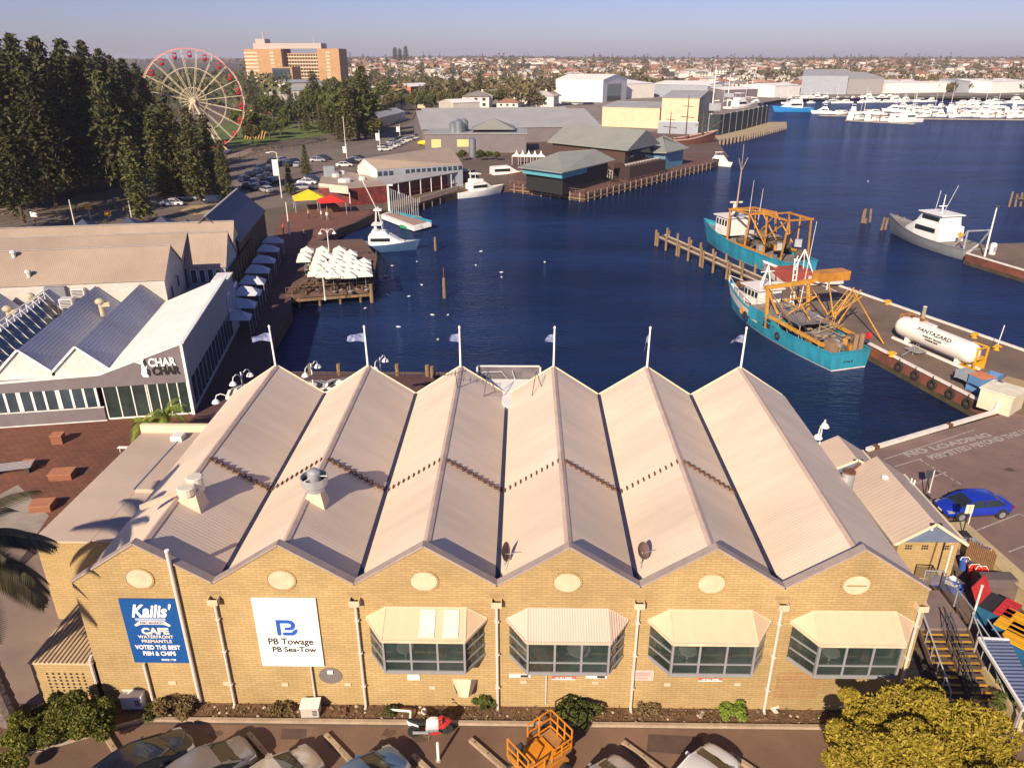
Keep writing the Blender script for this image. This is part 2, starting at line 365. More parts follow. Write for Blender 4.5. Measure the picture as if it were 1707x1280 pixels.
sheetz('dirt_path', [(120,318),(215,298),(225,284),(120,300)], mk('dry_earth',(.22,.12,.06),.95,c2=(.15,.085,.05),scale=.4), .03)
sheetz('waterfront_paving', [(760,262),(850,262),(860,308),(975,323),(1186,270),(1214,261),(1196,236),(1130,215),(900,215),(760,235)], mk('waterfront_pavers',(.15,.09,.07),.9,c2=(.1,.065,.055),scale=.2,dirt=.2), .02)
sheetz('spit', [(1197,234),(1240,226.5),(1311,208.5),(1311,204),(1279,204),(1240,214),(1190,226)], mk('sand_spit',(.42,.33,.2),.95,c2=(.33,.26,.17),scale=.2), .03)
sheetz('marina_yard', [(760,200),(1000,215),(1190,228),(1275,186),(1262,173),(1300,167),(1450,162),(1600,161),(1712,159),(1712,152),(900,150),(760,180)], mk('yard_concrete',(.26,.22,.18),.95,c2=(.16,.13,.11),scale=.08), .025)

# painted markings of the harbour car park
def strip(mb, a, b, wd, z):
    a, b = Vector((*a,z)), Vector((*b,z)); d = (b-a).normalized(); n = Vector((-d.y,d.x,0))*wd/2
    mb.poly([a-n,b-n,b+n,a+n])
mb = MB(); Z3 = lambda x,y: P2(1340+x*.2187, 640+y*.2187)
for a_, b_ in (((610,575),(1300,350)),((690,630),(900,568)),((860,758),(1085,670)),((975,905),(1010,895)),((1280,1130),(1640,990)),((1640,990),(1800,1050)),((1560,1280),(1900,1150))):
    strip(mb, Z3(*a_), Z3(*b_), .1, .012)
mb2 = MB()
for k in range(7):
    a0, b0 = Vector((*Z3(880,575),0)), Vector((*Z3(1215,775),0)); p0, p1 = a0.lerp(b0,k/7), a0.lerp(b0,(k+.6)/7)
    strip(mb, p0[:2], p1[:2], .12, .012)
for a_, b_ in (((-.6,-2.2),(0,0)),):
    pass
struct('road_markings', mb, line_m)
def text(body, size, loc, rot, mat, parent=None, name='lettering', extrude=.01, bold=0, align='CENTER', xs=1, shear=0):
    c = bpy.data.curves.new(name, 'FONT'); c.body = body; c.size = size; c.extrude = extrude; c.offset = bold; c.align_x = align; c.align_y = 'CENTER'; c.shear = shear
    o = bpy.data.objects.new(name, c); col.objects.link(o)
    dg = bpy.context.evaluated_depsgraph_get(); me = bpy.data.meshes.new_from_object(o.evaluated_get(dg)); bpy.data.objects.remove(o)
    me.transform(Matrix.Scale(xs,4,(1,0,0)))
    o = bpy.data.objects.new(name, me); col.objects.link(o); me.materials.clear(); me.materials.append(mat)
    o.rotation_euler = rot; loc = Vector(loc)
    if parent is not None:
        p = parent; off = Vector((0,0,0))
        while p is not None: off += p.location; p = p.parent
        o.parent = parent; loc = loc-off
    o.location = loc
    return o
pa, pb = Vector((*Z3(905,512),0)), Vector((*Z3(1300,415),0)); ang = math.atan2((pb-pa).y,(pb-pa).x)
o = text('NO LOADING', .8, ((pa+pb)/2)+Vector((0,0,.016)), (0,0,ang), line_m, None, 'painted_lettering', .001, .03, xs=1.75); o['kind'] = 'structure'
pa, pb = Vector((*Z3(925,565),0)), Vector((*Z3(1720,345),0)); ang = math.atan2((pb-pa).y,(pb-pa).x)
o = text('PERMITTED BEYOND THIS LINE', .85, ((pa+pb)/2)+Vector((.4,0,.016)), (0,0,ang), line_m, None, 'painted_lettering', .001, .03, xs=(pb-pa).length*1.06/12.4); o['kind'] = 'structure'

rs = random.Random(4); stain = mk('oil_stain', (.07,.045,.035), .7, c2=(.12,.075,.05), scale=3)
mb = MB()
for k in range(26):
    if k < 14: cx_, cy_ = rs.uniform(4,36), rs.uniform(-5,-1.4)
    else: cx_, cy_ = rs.uniform(46,60), rs.uniform(14,26)
    r_ = rs.uniform(.08,.45); n = 12; mb.poly([(cx_+r_*rs.uniform(.6,1.2)*math.cos(2*PI*i/n), cy_+r_*.7*rs.uniform(.6,1.2)*math.sin(2*PI*i/n), .0105) for i in range(n)])
struct('stains', mb, stain)
struct('tar_patch', MB().poly([(8.6,-1.9,.0085),(9.7,-1.9,.0085),(9.6,-1.35,.0085),(8.5,-1.35,.0085)]).poly([(24.4,-2.3,.0085),(26.8,-2.5,.0085),(26.9,-1.5,.0085),(24.6,-1.4,.0085)]), mk('tar_patch_asphalt',(.11,.07,.055),.95,c2=(.08,.05,.04),scale=2))
# ================================================================ MAIN BUILDING
brick = bricks('limestone_brick', (.465,.325,.148), (.40,.28,.125), (.32,.222,.1), .42, .125, 'XZ', .014, .55, .3)
roof_m = sheet('cream_roof_sheet', (.72,.585,.455), 1, .19, .1, dirt=.2, var=.07, stretch=(.3,1.6,.3))
cop_m = mk('coping_metal', (.36,.29,.26), .6, dirt=.15)
gut_m = mk('valley_gutter', (.05,.05,.085), .4, .3)
LB, ZV0, ZV1, ZR0, ZR1 = 19.2, 6.40, 6.87, 8.30, 8.83
mbd = E('market_building', (18,0,0), 'long brick market hall with six cream gabled roofs beside the car park', 'building')
pts = [(0,0,0),(36,0,0),(36,0,6.78)]
for i in range(5,-1,-1): pts += [(i*6+3,0,8.75),(i*6,0,6.78)]
MB().extr(pts, (0,.3,0)).build('facade', brick, mbd)
mb = MB()
for i in range(6):
    x = i*6
    for a_, b_ in (((x-.02,6.83),(x+3,8.80)),((x+3,8.80),(x+6.02,6.83))):
        mb.bar((a_[0],.14,a_[1]),(b_[0],.14,b_[1]),.40,.08)
mb.build('coping', cop_m, mbd)
for x, nm in ((.0,'side_wall'),(35.75,'side_wall')): MB().box(x,x+.25,.302,LB,0,6.3).build(nm, brick, mbd)
MB().extr([(0,LB,0),(36,LB,0),(36,LB,6.6)]+[q for i in range(5,-1,-1) for q in ((i*6+3,LB,8.55),(i*6,LB,6.6))], (0,-.25,0)).build('rear_wall', brick, mbd)
for i in range(6):
    x = i*6; mb = MB()
    for s, (xa, xb) in ((0,(x+.07,x+3)),(1,(x+3,x+5.93))):
        za0, zb0, za1, zb1 = (ZV0,ZR0,ZV1,ZR1) if s == 0 else (ZR0,ZV0,ZR1,ZV1)
        if i == 0 and s == 0: xa = -.15; za0 -= .08; za1 -= .08
        if i == 5 and s == 1: xb = 36.15; zb0 -= .08; zb1 -= .08
        mb.add([(xa,.301,za0),(xb,.301,zb0),(xb,LB+.25,zb1),(xa,LB+.25,za1),(xa,.301,za0-.06),(xb,.301,zb0-.06),(xb,LB+.25,zb1-.06),(xa,LB+.25,za1-.06)],
               [(0,1,2,3),(7,6,5,4),(0,4,5,1),(1,5,6,2),(2,6,7,3),(3,7,4,0)])
    mb.build('roof', roof_m, mbd)
    mb = MB()
    for sx in (-1,1): mb.add([(x+3,.31,ZR0+.03),(x+3,LB+.27,ZR1+.03),(x+3+sx*.16,LB+.27,ZR1-.065),(x+3+sx*.16,.31,ZR0-.065)],[(0,1,2,3)])
    mb.build('ridge_cap', mk('ridge_metal',(.5,.38,.31),.5,dirt=.1), mbd)
    # bargeboards at the harbour end
    for s in (-1,1):
        MB().bar((x+3,LB+.27,ZR1-.02),(x+3+s*2.95,LB+.27,ZV1-.02),.05,.16).build('bargeboard', cream_trim, mbd)
    # rusty walkway brackets on each slope
    for s in (0,1):
        if (i,s) in ((0,0),(5,1),(5,0)): continue
        mb = MB(); y0 = 7.73
        def zs(t): return (ZR0+(ZR1-ZR0)*y0/LB)*(1-t)+(ZV0+(ZV1-ZV0)*y0/LB)*t
        sg = -1 if s == 0 else 1
        n = 11
        for k in range(n):
            t = .06+.9*k/(n-1); px_ = x+3+sg*3*t; z = zs(t)
            mb.cbox((px_,y0,z+.05),(.05,.3,.1)); 
        if s == 1:
            for k in range(n-1):
                t = .06+.9*k/(n-1); t2 = .06+.9*(k+1)/(n-1)
                mb.bar((x+3+sg*3*t,y0-.15,zs(t)+.13),(x+3+sg*3*t2,y0+.15,zs(t2)+.13),.05,.05)
            mb.bar((x+3+sg*3*.06,y0-.15,zs(.06)+.13),(x+3+sg*3*.96,y0-.15,zs(.96)+.13),.04,.04)
        mb.build('roof_brackets', rust, mbd)
for i in range(1,6):
    MB().add([(i*6-.13,.301,ZV0+.03),(i*6+.13,.301,ZV0+.03),(i*6+.13,LB+.2,ZV1+.03),(i*6-.13,LB+.2,ZV1+.03)],[(0,1,2,3)]).build('valley_gutter', gut_m, mbd)
# oval gable vents
oval_m = mk('vent_cream', (.62,.48,.33), .7, dirt=.1)
def disc(mb, cx, y, cz, rx, rz, th, n=28):
    mb.extr([(cx+rx*math.cos(2*PI*k/n), y, cz+rz*math.sin(2*PI*k/n)) for k in range(n)], (0,-th,0))
for i in range(6):
    cx = i*6+2.93; mb = MB(); disc(mb, cx, 0, 7.02, .56, .48, .025); v_ = mb.build('gable_vent', oval_m, mbd)
    mb = MB(); n = 28
    for k in range(n):
        a0, a1 = 2*PI*k/n, 2*PI*(k+1)/n
        mb.bar((cx+.6*math.cos(a0),-.02,7.02+.52*math.sin(a0)),(cx+.6*math.cos(a1),-.02,7.02+.52*math.sin(a1)),.05,.09)
    if i == 5: mb.bar((cx-.4,-.045,7.0),(cx+.4,-.045,7.0),.04,.05)
    mb.build('vent_surround', brick, v_)
# downpipes with rainheads
pipe_m = mk('downpipe_paint', (.6,.54,.48), .4, var=.05, dirt=.15)
for i in range(1,7):
    x = i*6-.02 if i < 6 else 35.75; zt = 6.1
    mb = MB(); mb.tube((x,-.13,.12),(x,-.13,zt-.2),.062,n=10); mb.tube((x,-.13,.12),(x,-.3,.04),.062,n=8)
    for z in (1.3,3.2,5): mb.box(x-.1,x+.1,-.2,0,z,z+.05)
    dp = mb.build('downpipe', pipe_m, mbd)
    mb = MB()
    for a_ in ((x-.22,x+.22,-.34,-.30,zt-.2,zt+.08),(x-.22,x-.18,-.30,0,zt-.2,zt+.08),(x+.18,x+.22,-.30,0,zt-.2,zt+.08),(x-.18,x+.18,-.30,0,zt-.2,zt-.15)): mb.box(*a_)
    mb.mat(1).box(x-.17,x+.17,-.29,-.01,zt-.1,zt-.09); mb.build('rainhead', [oval_m,dark], dp)
    if i < 6: MB().box(x-.3,x+.3,-.012,0,zt+.1,zt+.32).build('overflow', mk('stained_brick',(.36,.24,.12),.9,dirt=.3), dp)
# the taller pole and short pipes at the left
MB().tube((4.42,-.12,.25),(4.42,-.12,8.5),.085,n=12).mat(1).tube((4.42,-.12,8.5),(4.42,-.12,8.56),.1,n=12).build('flue_pipe', [pipe_m,white], mbd)
MB().tube((2.25,-.1,.3),(2.25,-.1,2.45),.07).build('downpipe', pipe_m, mbd)
MB().tube((-.12,-.12,1.3),(-.12,-.12,2.62),.08).tube((-.12,-.12,2.62),(-.12,.1,2.7),.08).build('downpipe', pipe_m, mbd)
MB().tube((9.7,-.1,.5),(9.7,-.1,2.4),.05).build('downpipe', pipe_m, mbd)
MB().tube((20.15,-.06,.3),(20.15,-.06,2.8),.035).build('conduit', pipe_m, mbd)
# flat canopy between the gables at the harbour end
MB().extr([(15.3,21.6,7.0),(20.9,21.6,7.0),(18.1,17.2,7.0)],(0,0,-.15)).build('canopy', white, mbd)

# bay windows
glass_v = mk('bay_glass', (.035,.055,.05), .05, spec=.8, alpha=.72, var=.4, scale=.7)
wf_m = mk('window_frame_grey', (.3,.3,.31), .45, .2, var=.06)
int_m = mk('room_floor', (.22,.15,.1), .8, c2=(.1,.07,.06), scale=.8)
awn = [sheet('bay_roof_plain', (.6,.45,.3), 0, .55, .12, dirt=.15), sheet('bay_roof_pink', (.6,.46,.37), 0, .11, .5, dirt=.1)]
def bay(i, kind):
    xc = i*6+2.95+.05*(i-2); e = E('bay_window', (xc,0,3.1), '', ''); del e['label']; del e['category']; e.parent = mbd; e.location = (xc-18,0,3.1)
    hw, hf, d, zb, zt = 2.5, 1.7, 1.1, 3.14, 4.95
    f0, f1, f2, f3 = (-hw,0),(-hf,-d),(hf,-d),(hw,0)
    # roof: hipped, overhanging
    o_ = .1
    A = [(-hw-o_,0,5.1),(-hf-.04,-d-o_,4.93),(hf+.04,-d-o_,4.93),(hw+o_,0,5.1),(hf+.02,0,5.66),(-hf-.02,0,5.66)]
    mb = MB().add([Vector(p)+Vector((xc,0,0)) for p in A], [(5,4,2,1),(5,1,0),(4,3,2)]); 
    rm = awn[1] if kind == 1 else awn[0]
    r_ = mb.build('bay_roof', rm, e)
    mb = MB()
    B = [Vector(p)+Vector((xc,0,0)) for p in A]
    for a_, b_ in ((0,1),(1,2),(2,3)): mb.bar(B[a_]-Vector((0,0,.06)),B[b_]-Vector((0,0,.06)),.08,.13)
    for a_, b_ in ((1,5),(2,4),(5,4),(0,5),(3,4)): mb.bar(B[a_],B[b_],.06,.05)
    if kind == 0:
        for k in (-.15,.05,.35,.95): pass
    mb.build('fascia', rm if kind == 1 else oval_m, r_)
    if kind == 0:
        for a0, a1 in ((-.2,.45),(.8,1.45)):
            q = [(xc+a0,-.12,5.585),(xc+a1,-.12,5.585),(xc+a1,-d-.02,4.98),(xc+a0,-d-.02,4.98)]
            MB().extr([Vector(p)+Vector((0,0,.03)) for p in q],(0,0,.02)).build('skylight_sheet', mk('clear_sheet',(.75,.66,.52),.3), r_)
    # frames and panes of the three faces
    def face(a, b, cols, rows):
        a, b = Vector((a[0]+xc,a[1],0)), Vector((b[0]+xc,b[1],0)); fr = MB(); n = (b-a).normalized().cross(Vector((0,0,1)))
        up = Vector((0,0,1))
        for k in range(len(cols)):
            if len(cols) == 2: continue
            p = a.lerp(b, cols[k]); w_ = .15 if k in (0,len(cols)-1) else .045
            fr.bar(p+up*zb, p+up*zt, w_, .09)
        for k, z in enumerate(rows):
            w_ = .1 if k in (0,len(rows)-1) else .06; e0 = (b-a).normalized()*.06
            fr.bar(a+e0+up*z, b-e0+up*z, .07, w_)
        f_ = fr.build('frame', wf_m, e)
        MB().poly([a+up*zb-n*.01, b+up*zb-n*.01, b+up*zt-n*.01, a+up*zt-n*.01]).build('glass', glass_v, f_)
    face(f1, f2, [0,.335,.665,1], [zb+.02,3.72,zt-.03]); face(f0, f1, [0,1], [zb+.02,3.72,4.3,zt-.03]); face(f2, f3, [0,1], [zb+.02,3.72,4.3,zt-.03])
    MB().extr([(xc+p[0],p[1],zb-.02) for p in (f0,f1,f2,f3)],(0,0,-.12)).build('sill', wf_m, e)
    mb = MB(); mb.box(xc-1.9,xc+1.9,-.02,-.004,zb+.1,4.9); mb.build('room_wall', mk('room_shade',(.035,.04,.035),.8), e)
    mb = MB(); mb.poly([(xc-hf,-d+.05,zb+.02),(xc+hf,-d+.05,zb+.02),(xc+hw-.2,-.03,zb+.02),(xc-hw+.2,-.03,zb+.02)]); mb.build('room_floor', int_m, e)
    mb = MB()
    if kind == 1: mb.lathe([(.05,zb+.05),(.05,zb+.7),(.5,zb+.75),(.5,zb+.79)],(xc+.5,-.5,0),16); mb.mat(1).cbox((xc-.9,-.55,zb+.45),(.9,.5,.5),.3)
    else: mb.lathe([(.05,zb+.05),(.05,zb+.7),(.38,zb+.75),(.38,zb+.79)],(xc-.9,-.5,0),16); mb.mat(1).cbox((xc+.7,-.45,zb+.4),(.5,.35,.55),-.3)
    mb.build('room_furniture', [white,mk('red_wood',(.25,.09,.05),.7)], e)
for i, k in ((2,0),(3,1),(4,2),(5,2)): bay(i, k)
# small fittings on the wall
disc(mb := MB(), 10.5, 0, 1.78, .52, .46, .03); d_ = mb.build('round_plate', mk('grey_plate',(.16,.14,.13),.8), mbd)
MB().box(10.4,10.65,-.1,-.03,1.95,2.1).build('plate_bracket', white, d_)
mb = MB(); n = 12
for k in range(n):
    a0, a1 = PI+PI*k/n, PI+PI*(k+1)/n
    mb.mat(k//4%3 == 2).add([(16.5+.6*math.cos(a0),0,1.62+.02),(16.5+.6*math.cos(a1),0,1.62),(16.5+.35*math.cos(a1),-.45,1.3+.3*math.sin(a1)),(16.5+.35*math.cos(a0),-.45,1.3+.3*math.sin(a0)),(16.5+.6*math.cos(a0),0,1.6+.75*math.sin(a0)),(16.5+.6*math.cos(a1),0,1.6+.75*math.sin(a1))],[(0,1,2,3),(3,2,5,4)])
mb.build('hood', [oval_m,mk('brown_paint',(.1,.06,.045),.7)], mbd)
mb = MB()
for r in range(9):
    for c in range(8): mb.box(30.35+c*.24,30.35+c*.24+.19,-.015,0,.75+r*.17,.75+r*.17+.1)
mb.build('perforated_grille', mk('grille_brick',(.3,.17,.08),.9), mbd)
mb = MB()
for x in (3.1,5.95-.35): mb.box(x,x+.34,-.03,0,1.15,1.35)
for x,z in ((8.25,1.15),(11.1,1.2),(14.9,1.05),(19.0,1.45),(22.2,1.45),(25.4,1.4),(28.5,1.45)): mb.box(x,x+.28,-.04,0,z,z+.16)
mb.build('wall_vents', oval_m, mbd)
for x in (18.5,21.9):
    MB().box(x,x+.95,-.05,0,1.82,2.0).mat(1).box(x+.5,x+.85,-.06,-.05,1.85,1.97).build('louvre_window', [white,dark], mbd)
# wall signs
def wallsign(name, x0, x1, z0, z1, mat, label, th=.06):
    e = E(name, ((x0+x1)/2,-.0,z0), label, 'sign'); MB().box(x0,x1,-.03-th,-.03,z0,z1).build('panel', mat, e, bev=0); return e
UP = (R(90),0,0)
sg = wallsign('cafe_sign', 1.85, 4.30, 2.5, 6.0, mk('sign_navy',(.008,.075,.27),.45,var=.05,dirt=.05), 'navy blue cafe sign board high on the brick wall at the left gable')
wtxt = mk('sign_white', (.82,.8,.78), .5, var=.02); ctxt = mk('sign_cream', (.75,.68,.58), .5, var=.03)
xc = 3.07
text("Kailis'", .92, (xc,-.10,5.35), UP, wtxt, sg, 'script_lettering', .01, .028, xs=.78, shear=.35)
MB().extr([(xc-.8,-.095,4.62),(xc-.55,-.095,4.84),(xc+.55,-.095,4.84),(xc+.8,-.095,4.62),(xc+.72,-.095,4.55),(xc+.5,-.095,4.66),(xc-.5,-.095,4.66),(xc-.72,-.095,4.55)],(0,-.012,0)).build('ribbon', ctxt, sg)
MB().box(xc-.7,xc+.62,-.1,-.093,4.86,5.0).build('banner_bar', mk('sign_grey',(.35,.4,.55),.5), sg)
text("FISH MARKET", .16, (xc,-.115,4.75), UP, mk('sign_slate',(.12,.16,.3),.5), sg, 'ribbon_lettering', .004, .004, xs=1.1)
text("CAFE", .44, (xc+.05,-.10,4.28), UP, ctxt, sg, 'lettering', .01, .022, xs=1.15)
text("WATERFRONT", .23, (xc+.02,-.10,3.97), UP, ctxt, sg, 'lettering', .01, .003, xs=1.0)
text("FREMANTLE", .23, (xc+.02,-.10,3.72), UP, ctxt, sg, 'lettering', .01, .003, xs=1.08)
text("VOTED THE BEST", .31, (xc,-.10,3.38), UP, wtxt, sg, 'lettering', .01, .008, xs=.82)
text("FISH & CHIPS", .31, (xc,-.10,3.03), UP, wtxt, sg, 'lettering', .01, .008, xs=.82)
text("SINCE 1928", .13, (xc+.35,-.10,2.68), UP, wtxt, sg, 'lettering', .005, .004)
sg = wallsign('towage_sign', 7.55, 10.30, 2.38, 6.12, mk('sign_face_white',(.8,.78,.77),.45,var=.03,dirt=.04), 'white towage company board with a blue letter emblem on the brick wall')
xc = 8.95
bl = mk('emblem_blue', (.02,.1,.42), .5, var=.03); bk = mk('letter_black', (.02,.02,.025), .5)
def em(pts): 
    return [(xc-.05+x,-.095,4.55+z) for x,z in pts]
def arcp(cx,cz,r,a0,a1,n=8): return [(cx+r*math.cos(R(a0+(a1-a0)*k/n)), cz+r*math.sin(R(a0+(a1-a0)*k/n))) for k in range(n+1)]
mb = MB(); y_ = (0,-.012,0)
mb.extr(em([(-.45,-.42),(-.45,.42),(-.28,.42),(-.28,-.42)]), y_)
mb.extr(em([(-.279,.42)]+[(-.279,.24)]+[(.08,.24)]+arcp(.08,.13,.11,90,-90)+[(-.1,.02),(-.1,-.13),(.1,-.13)]+arcp(.1,.14,.28,-90,90)), y_)
mb.extr(em([(-.2,-.42),(-.2,-.25),(.12,-.25)]+arcp(.14,-.14,.11,-90,0,4)+[(.46,-.06)]+arcp(.16,-.14,.28,0,-90)), y_)
mb.build('emblem', bl, sg)
text("PB Towage", .47, (xc+.02,-.10,3.78), UP, bk, sg, 'lettering', .01, .004, xs=.93)
text("PB Sea-Tow", .40, (xc+.12,-.10,3.33), UP, bk, sg, 'lettering', .01, .004, xs=.98)
pk = mk('faded_red_sign', (.6,.12,.12), .6, var=.15)
for x, lb in ((20.4,'small red and white notice strip under the second bay window from the left'),(26.9,'small red and white notice strip under the third bay window from the left')):
    e = wallsign('notice_strip', x, x+1.05, 1.72, 1.9, pk, lb, .02); text('AT ALL TIMES', .13, (x+.52,-.055,1.83), UP, wtxt, e, 'lettering', .003, .004, xs=.95)
    MB().box(x,x+1.05,-.056,-.05,1.72,1.765).build('border', wtxt, e)
e = wallsign('faded_notice', 23.9, 24.9, 1.72, 2.32, mk('pale_pink_sign',(.62,.42,.36),.7), 'faded pink notice board on the brick wall between two bay windows', .02)
MB().box(24.05,24.75,-.056,-.05,2.0,2.2).box(24.15,24.65,-.056,-.05,1.82,1.9).build('faded_print', mk('faded_print',(.6,.3,.27),.7), e)
e = wallsign('paper_notice', 13.95, 14.5, 1.6, 1.92, white, 'small white notice on the brick wall under the left bay window', .02)
text('NO PARKING', .08, (14.22,-.055,1.76), UP, mk('grey_print',(.3,.3,.3),.7), e, 'lettering', .002, 0)

# annex and brick shed at the left end
ax = E('annex_building', (-2.7,5.5,0), 'flat roofed brick annex at the left end of the market hall', 'building')
MB().box(-5.4,-.05,5.5,17.3,0,4.9).build('wall', brick, ax)
fr_m = mk('flat_roof_cream', (.52,.41,.33), .8, var=.06, scale=.4, dirt=.2)
MB().box(-5.5,-2.52,5.4,17.2,4.903,5.0).build('roof', fr_m, ax)
MB().box(-2.5,-.06,10.0,16.9,4.903,5.22).build('raised_roof', fr_m, ax)
MB().box(-2.5,-.06,5.5,9.98,4.903,5.0).build('roof', fr_m, ax)
MB().box(-5.55,-.05,17.2,17.5,4.6,5.55).build('parapet', mk('parapet_cream',(.66,.55,.38),.8), ax)
MB().box(-2.53,-2.46,9.9,16.6,5.22,5.27).build('flashing', mk('blue_flashing',(.3,.38,.5),.4,.3), ax)
MB().box(-2.9,-2.2,15.6,16.3,5.22,5.55).build('roof_hatch', white, ax)
sh = E('brick_shed', (-1.45,-.1,0), 'low brick bin shed with ribbed cream roof at the left corner of the hall', 'shed')
mb = MB(); mb.box(-2.9,-.25,-.1,0.05,0,2.38); mb.box(-2.9,-2.75,.051,3.9,0,2.38); mb.build('wall', brick, sh)
mb = MB()
for r in range(6):
    for c in range(7): mb.box(-2.3+c*.27+.0,-2.3+c*.27+.1,-.11,-.1,.75+r*.2,.75+r*.2+.1)
mb.build('vent_holes', dark, sh)
mb = MB(); mb.box(-2.95,-.03,-.15,3.95,2.383,2.44)
for k in range(15): mb.box(-2.9+k*.2,-2.82+k*.2,-.15,3.95,2.44,2.50)
mb.build('roof', mk('shed_roof_cream',(.55,.42,.27),.8,dirt=.15), sh)
# ================================================================ GENERIC BUILDINGS
def loc(root, v):
    return (Matrix.Rotation(-root.rotation_euler.z,4,'Z')@(Vector(v)-root.location))
def gable_b(name, A, B, W, ze, zr, wall, roof, label, cat='building', over=.3, z0=0, win=None, group=None, hip=0, ridge=True, frac=.5):
    """building whose front eave runs from world point A to B, W deep, eave ze, ridge zr along the front"""
    A, B = Vector((A[0],A[1],0)), Vector((B[0],B[1],0)); L = (B-A).length; rz = math.atan2((B-A).y,(B-A).x)
    e = E(name, (A.x,A.y,z0), label, cat, group, rz); ze -= z0; zr -= z0; yr = W*frac
    mb = MB()
    if hip: mb.box(0,L,0,W,0,ze)
    else: mb.extr([(0,0,0),(0,W,0),(0,W,ze),(0,yr,zr-.02),(0,0,ze)],(L,0,0))
    mb.build('wall', wall, e, world=False)
    k = (zr-ze)/yr; k2 = (zr-ze)/(W-yr); o = over; hx = hip
    a = [(-o,-o,ze-k*o+.04),(L+o,-o,ze-k*o+.04),(L+o,W+o,ze-k2*o+.04),(-o,W+o,ze-k2*o+.04),(hx-(0 if hip else o),yr,zr+.04),(L-hx+(0 if hip else o),yr,zr+.04)]
    vs = a+[(p[0],p[1],p[2]-.12) for p in a]
    mb = MB().add(vs, [(0,1,5,4),(2,3,4,5),(7,6,10,11),(9,8,11,10),(0,6,7,1),(2,8,9,3)]+([(1,2,5),(3,0,4),(8,7,11),(6,9,10),(1,7,8,2),(3,9,6,0)] if hip else [(1,7,11,5),(5,11,8,2),(0,4,10,6),(4,3,9,10)]))
    mb.build('roof', roof, e, world=False)
    if ridge: MB().bar((a[4][0],yr,zr+.06),(a[5][0],yr,zr+.06),.3,.06).build('ridge_cap', MATS['flashing_grey'], e, world=False)
    if win:
        for (x0,x1,za,zb,n) in win:
            for i in range(n):
                w_ = (x1-x0)/n; xa, xb = x0+i*w_+w_*.12, x0+(i+1)*w_-w_*.12
                f = MB().box(xa,xb,-.06,-.003,za,zb).build('window', white, e, world=False)
                MB().box(xa+.07,xb-.07,-.075,-.061,za+.07,zb-.07).build('pane', glass_b, f, world=False)
    return e
mk('flashing_grey', (.4,.36,.33), .5, dirt=.1)
g_roof = sheet('grey_roof_sheet', (.5,.5,.54), 0, .2, .2, .85, dirt=.25)
g_roof2 = sheet('pale_grey_roof_sheet', (.34,.34,.34), 0, .25, .3, dirt=.15)
tan_roof = sheet('tan_roof_sheet', (.36,.28,.215), 0, .2, .35, dirt=.15)
white_roof = sheet('white_roof_sheet', (.8,.76,.72), 1, .3, .15, dirt=.06)
green_roof = sheet('sage_roof_sheet', (.25,.26,.23), 1, .35, .3, dirt=.1)
dk_roof = sheet('slate_blue_roof', (.06,.07,.11), 1, .25, .3, dirt=.1)
wall_w = mk('pale_wall', (.5,.46,.42), .8, var=.08, dirt=.15)
wall_g = mk('grey_wall', (.17,.145,.155), .75, var=.08, dirt=.12)
wall_blue = mk('blue_grey_wall', (.3,.33,.38), .8, var=.08, dirt=.12)
wood_w = mk('brown_plank_wall', (.1,.055,.04), .85, c2=(.06,.035,.03), scale=2, stretch=(6,6,1), dirt=.2)

# ================================================================ LEFT: GRILL RESTAURANT WITH SAWTOOTH ROOFS
cr_ = E('grill_restaurant', (-8.3,30.3,0), 'grey restaurant with sawtooth roofs, glazed corner and white letters by the boardwalk', 'restaurant', rz=R(10.3))
D = 19.5
mb = MB(); mb.extr([(-31,0,2.9),(-31,0,3.7),(-14,0,3.75),(-6.6,0,3.95),(0,0,6.2),(0,0,2.9)],(0,.2,0)); mb.build('fascia', wall_g, cr_, world=False)
mb = MB(); mb.box(-31,-6.8,-.12,.3,0,1.2).mat(1).box(-31,-6.75,-.16,.3,-.02,.08).box(-31,-6.75,-.16,-.12,1.2,1.28); mb.build('base_wall', [wall_g,white], cr_, world=False)
mb = MB()
for k,(x,z) in enumerate(((-31,3.7),(-14,3.75),(-6.6,3.95),(0,6.2))):
    if k: mb.bar((px_,.1,pz_+.03),(x,.1,z+.03),.3,.1)
    px_, pz_ = x, z
mb.bar((0,.1,6.23),(0,D,6.5),.3,.1); mb.bar((-.02,-.03,0),(-.02,-.03,6.2),.22,.2); mb.build('white_trim', white, cr_, world=False)
mb = MB().extr([(0,.21,0),(0,D,0),(0,D,6.45),(0,.21,6.15)],(-.2,0,0)); mb.build('side_wall', mk('pale_cladding',(.36,.35,.36),.7,dirt=.15,stretch=(1,6,1)), cr_, world=False)
mb = MB()
for k in range(13): y = 1+k*1.4; mb.box(0,.06,y,y+.95,.5,2.9)
mb.build('side_windows', glass_b, cr_, world=False)
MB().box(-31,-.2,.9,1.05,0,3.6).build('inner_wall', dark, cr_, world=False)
for gi,(x0,x1,z0_,n) in enumerate(((-6.6,-3.35,.1,3),(-3.2,-.15,.1,4))):
    fr = MB()
    for k in range(n+1): x = x0+(x1-x0)*k/n; fr.box(x-.04,x+.04,-.05,.05,z0_,2.9)
    fr.box(x0,x1,-.06,.06,z0_-.05,z0_+.08); f_ = fr.build('window', white, cr_, world=False); MB().box(x0,x1,-.01,.01,z0_,2.9).build('pane', glass_v, f_, world=False)
for k in range(8):
    x0 = -9.9-k*2.9; x1 = x0+2.75; fr = MB()
    for j in range(4): x = x0+(x1-x0)*j/3; fr.box(x-.09,x+.09,-.05,.08,1.28,2.9)
    f_ = fr.build('window', white, cr_, world=False); MB().box(x0,x1,-.01,.01,1.28,2.9).build('pane', glass_b, f_, world=False)
mb = MB()
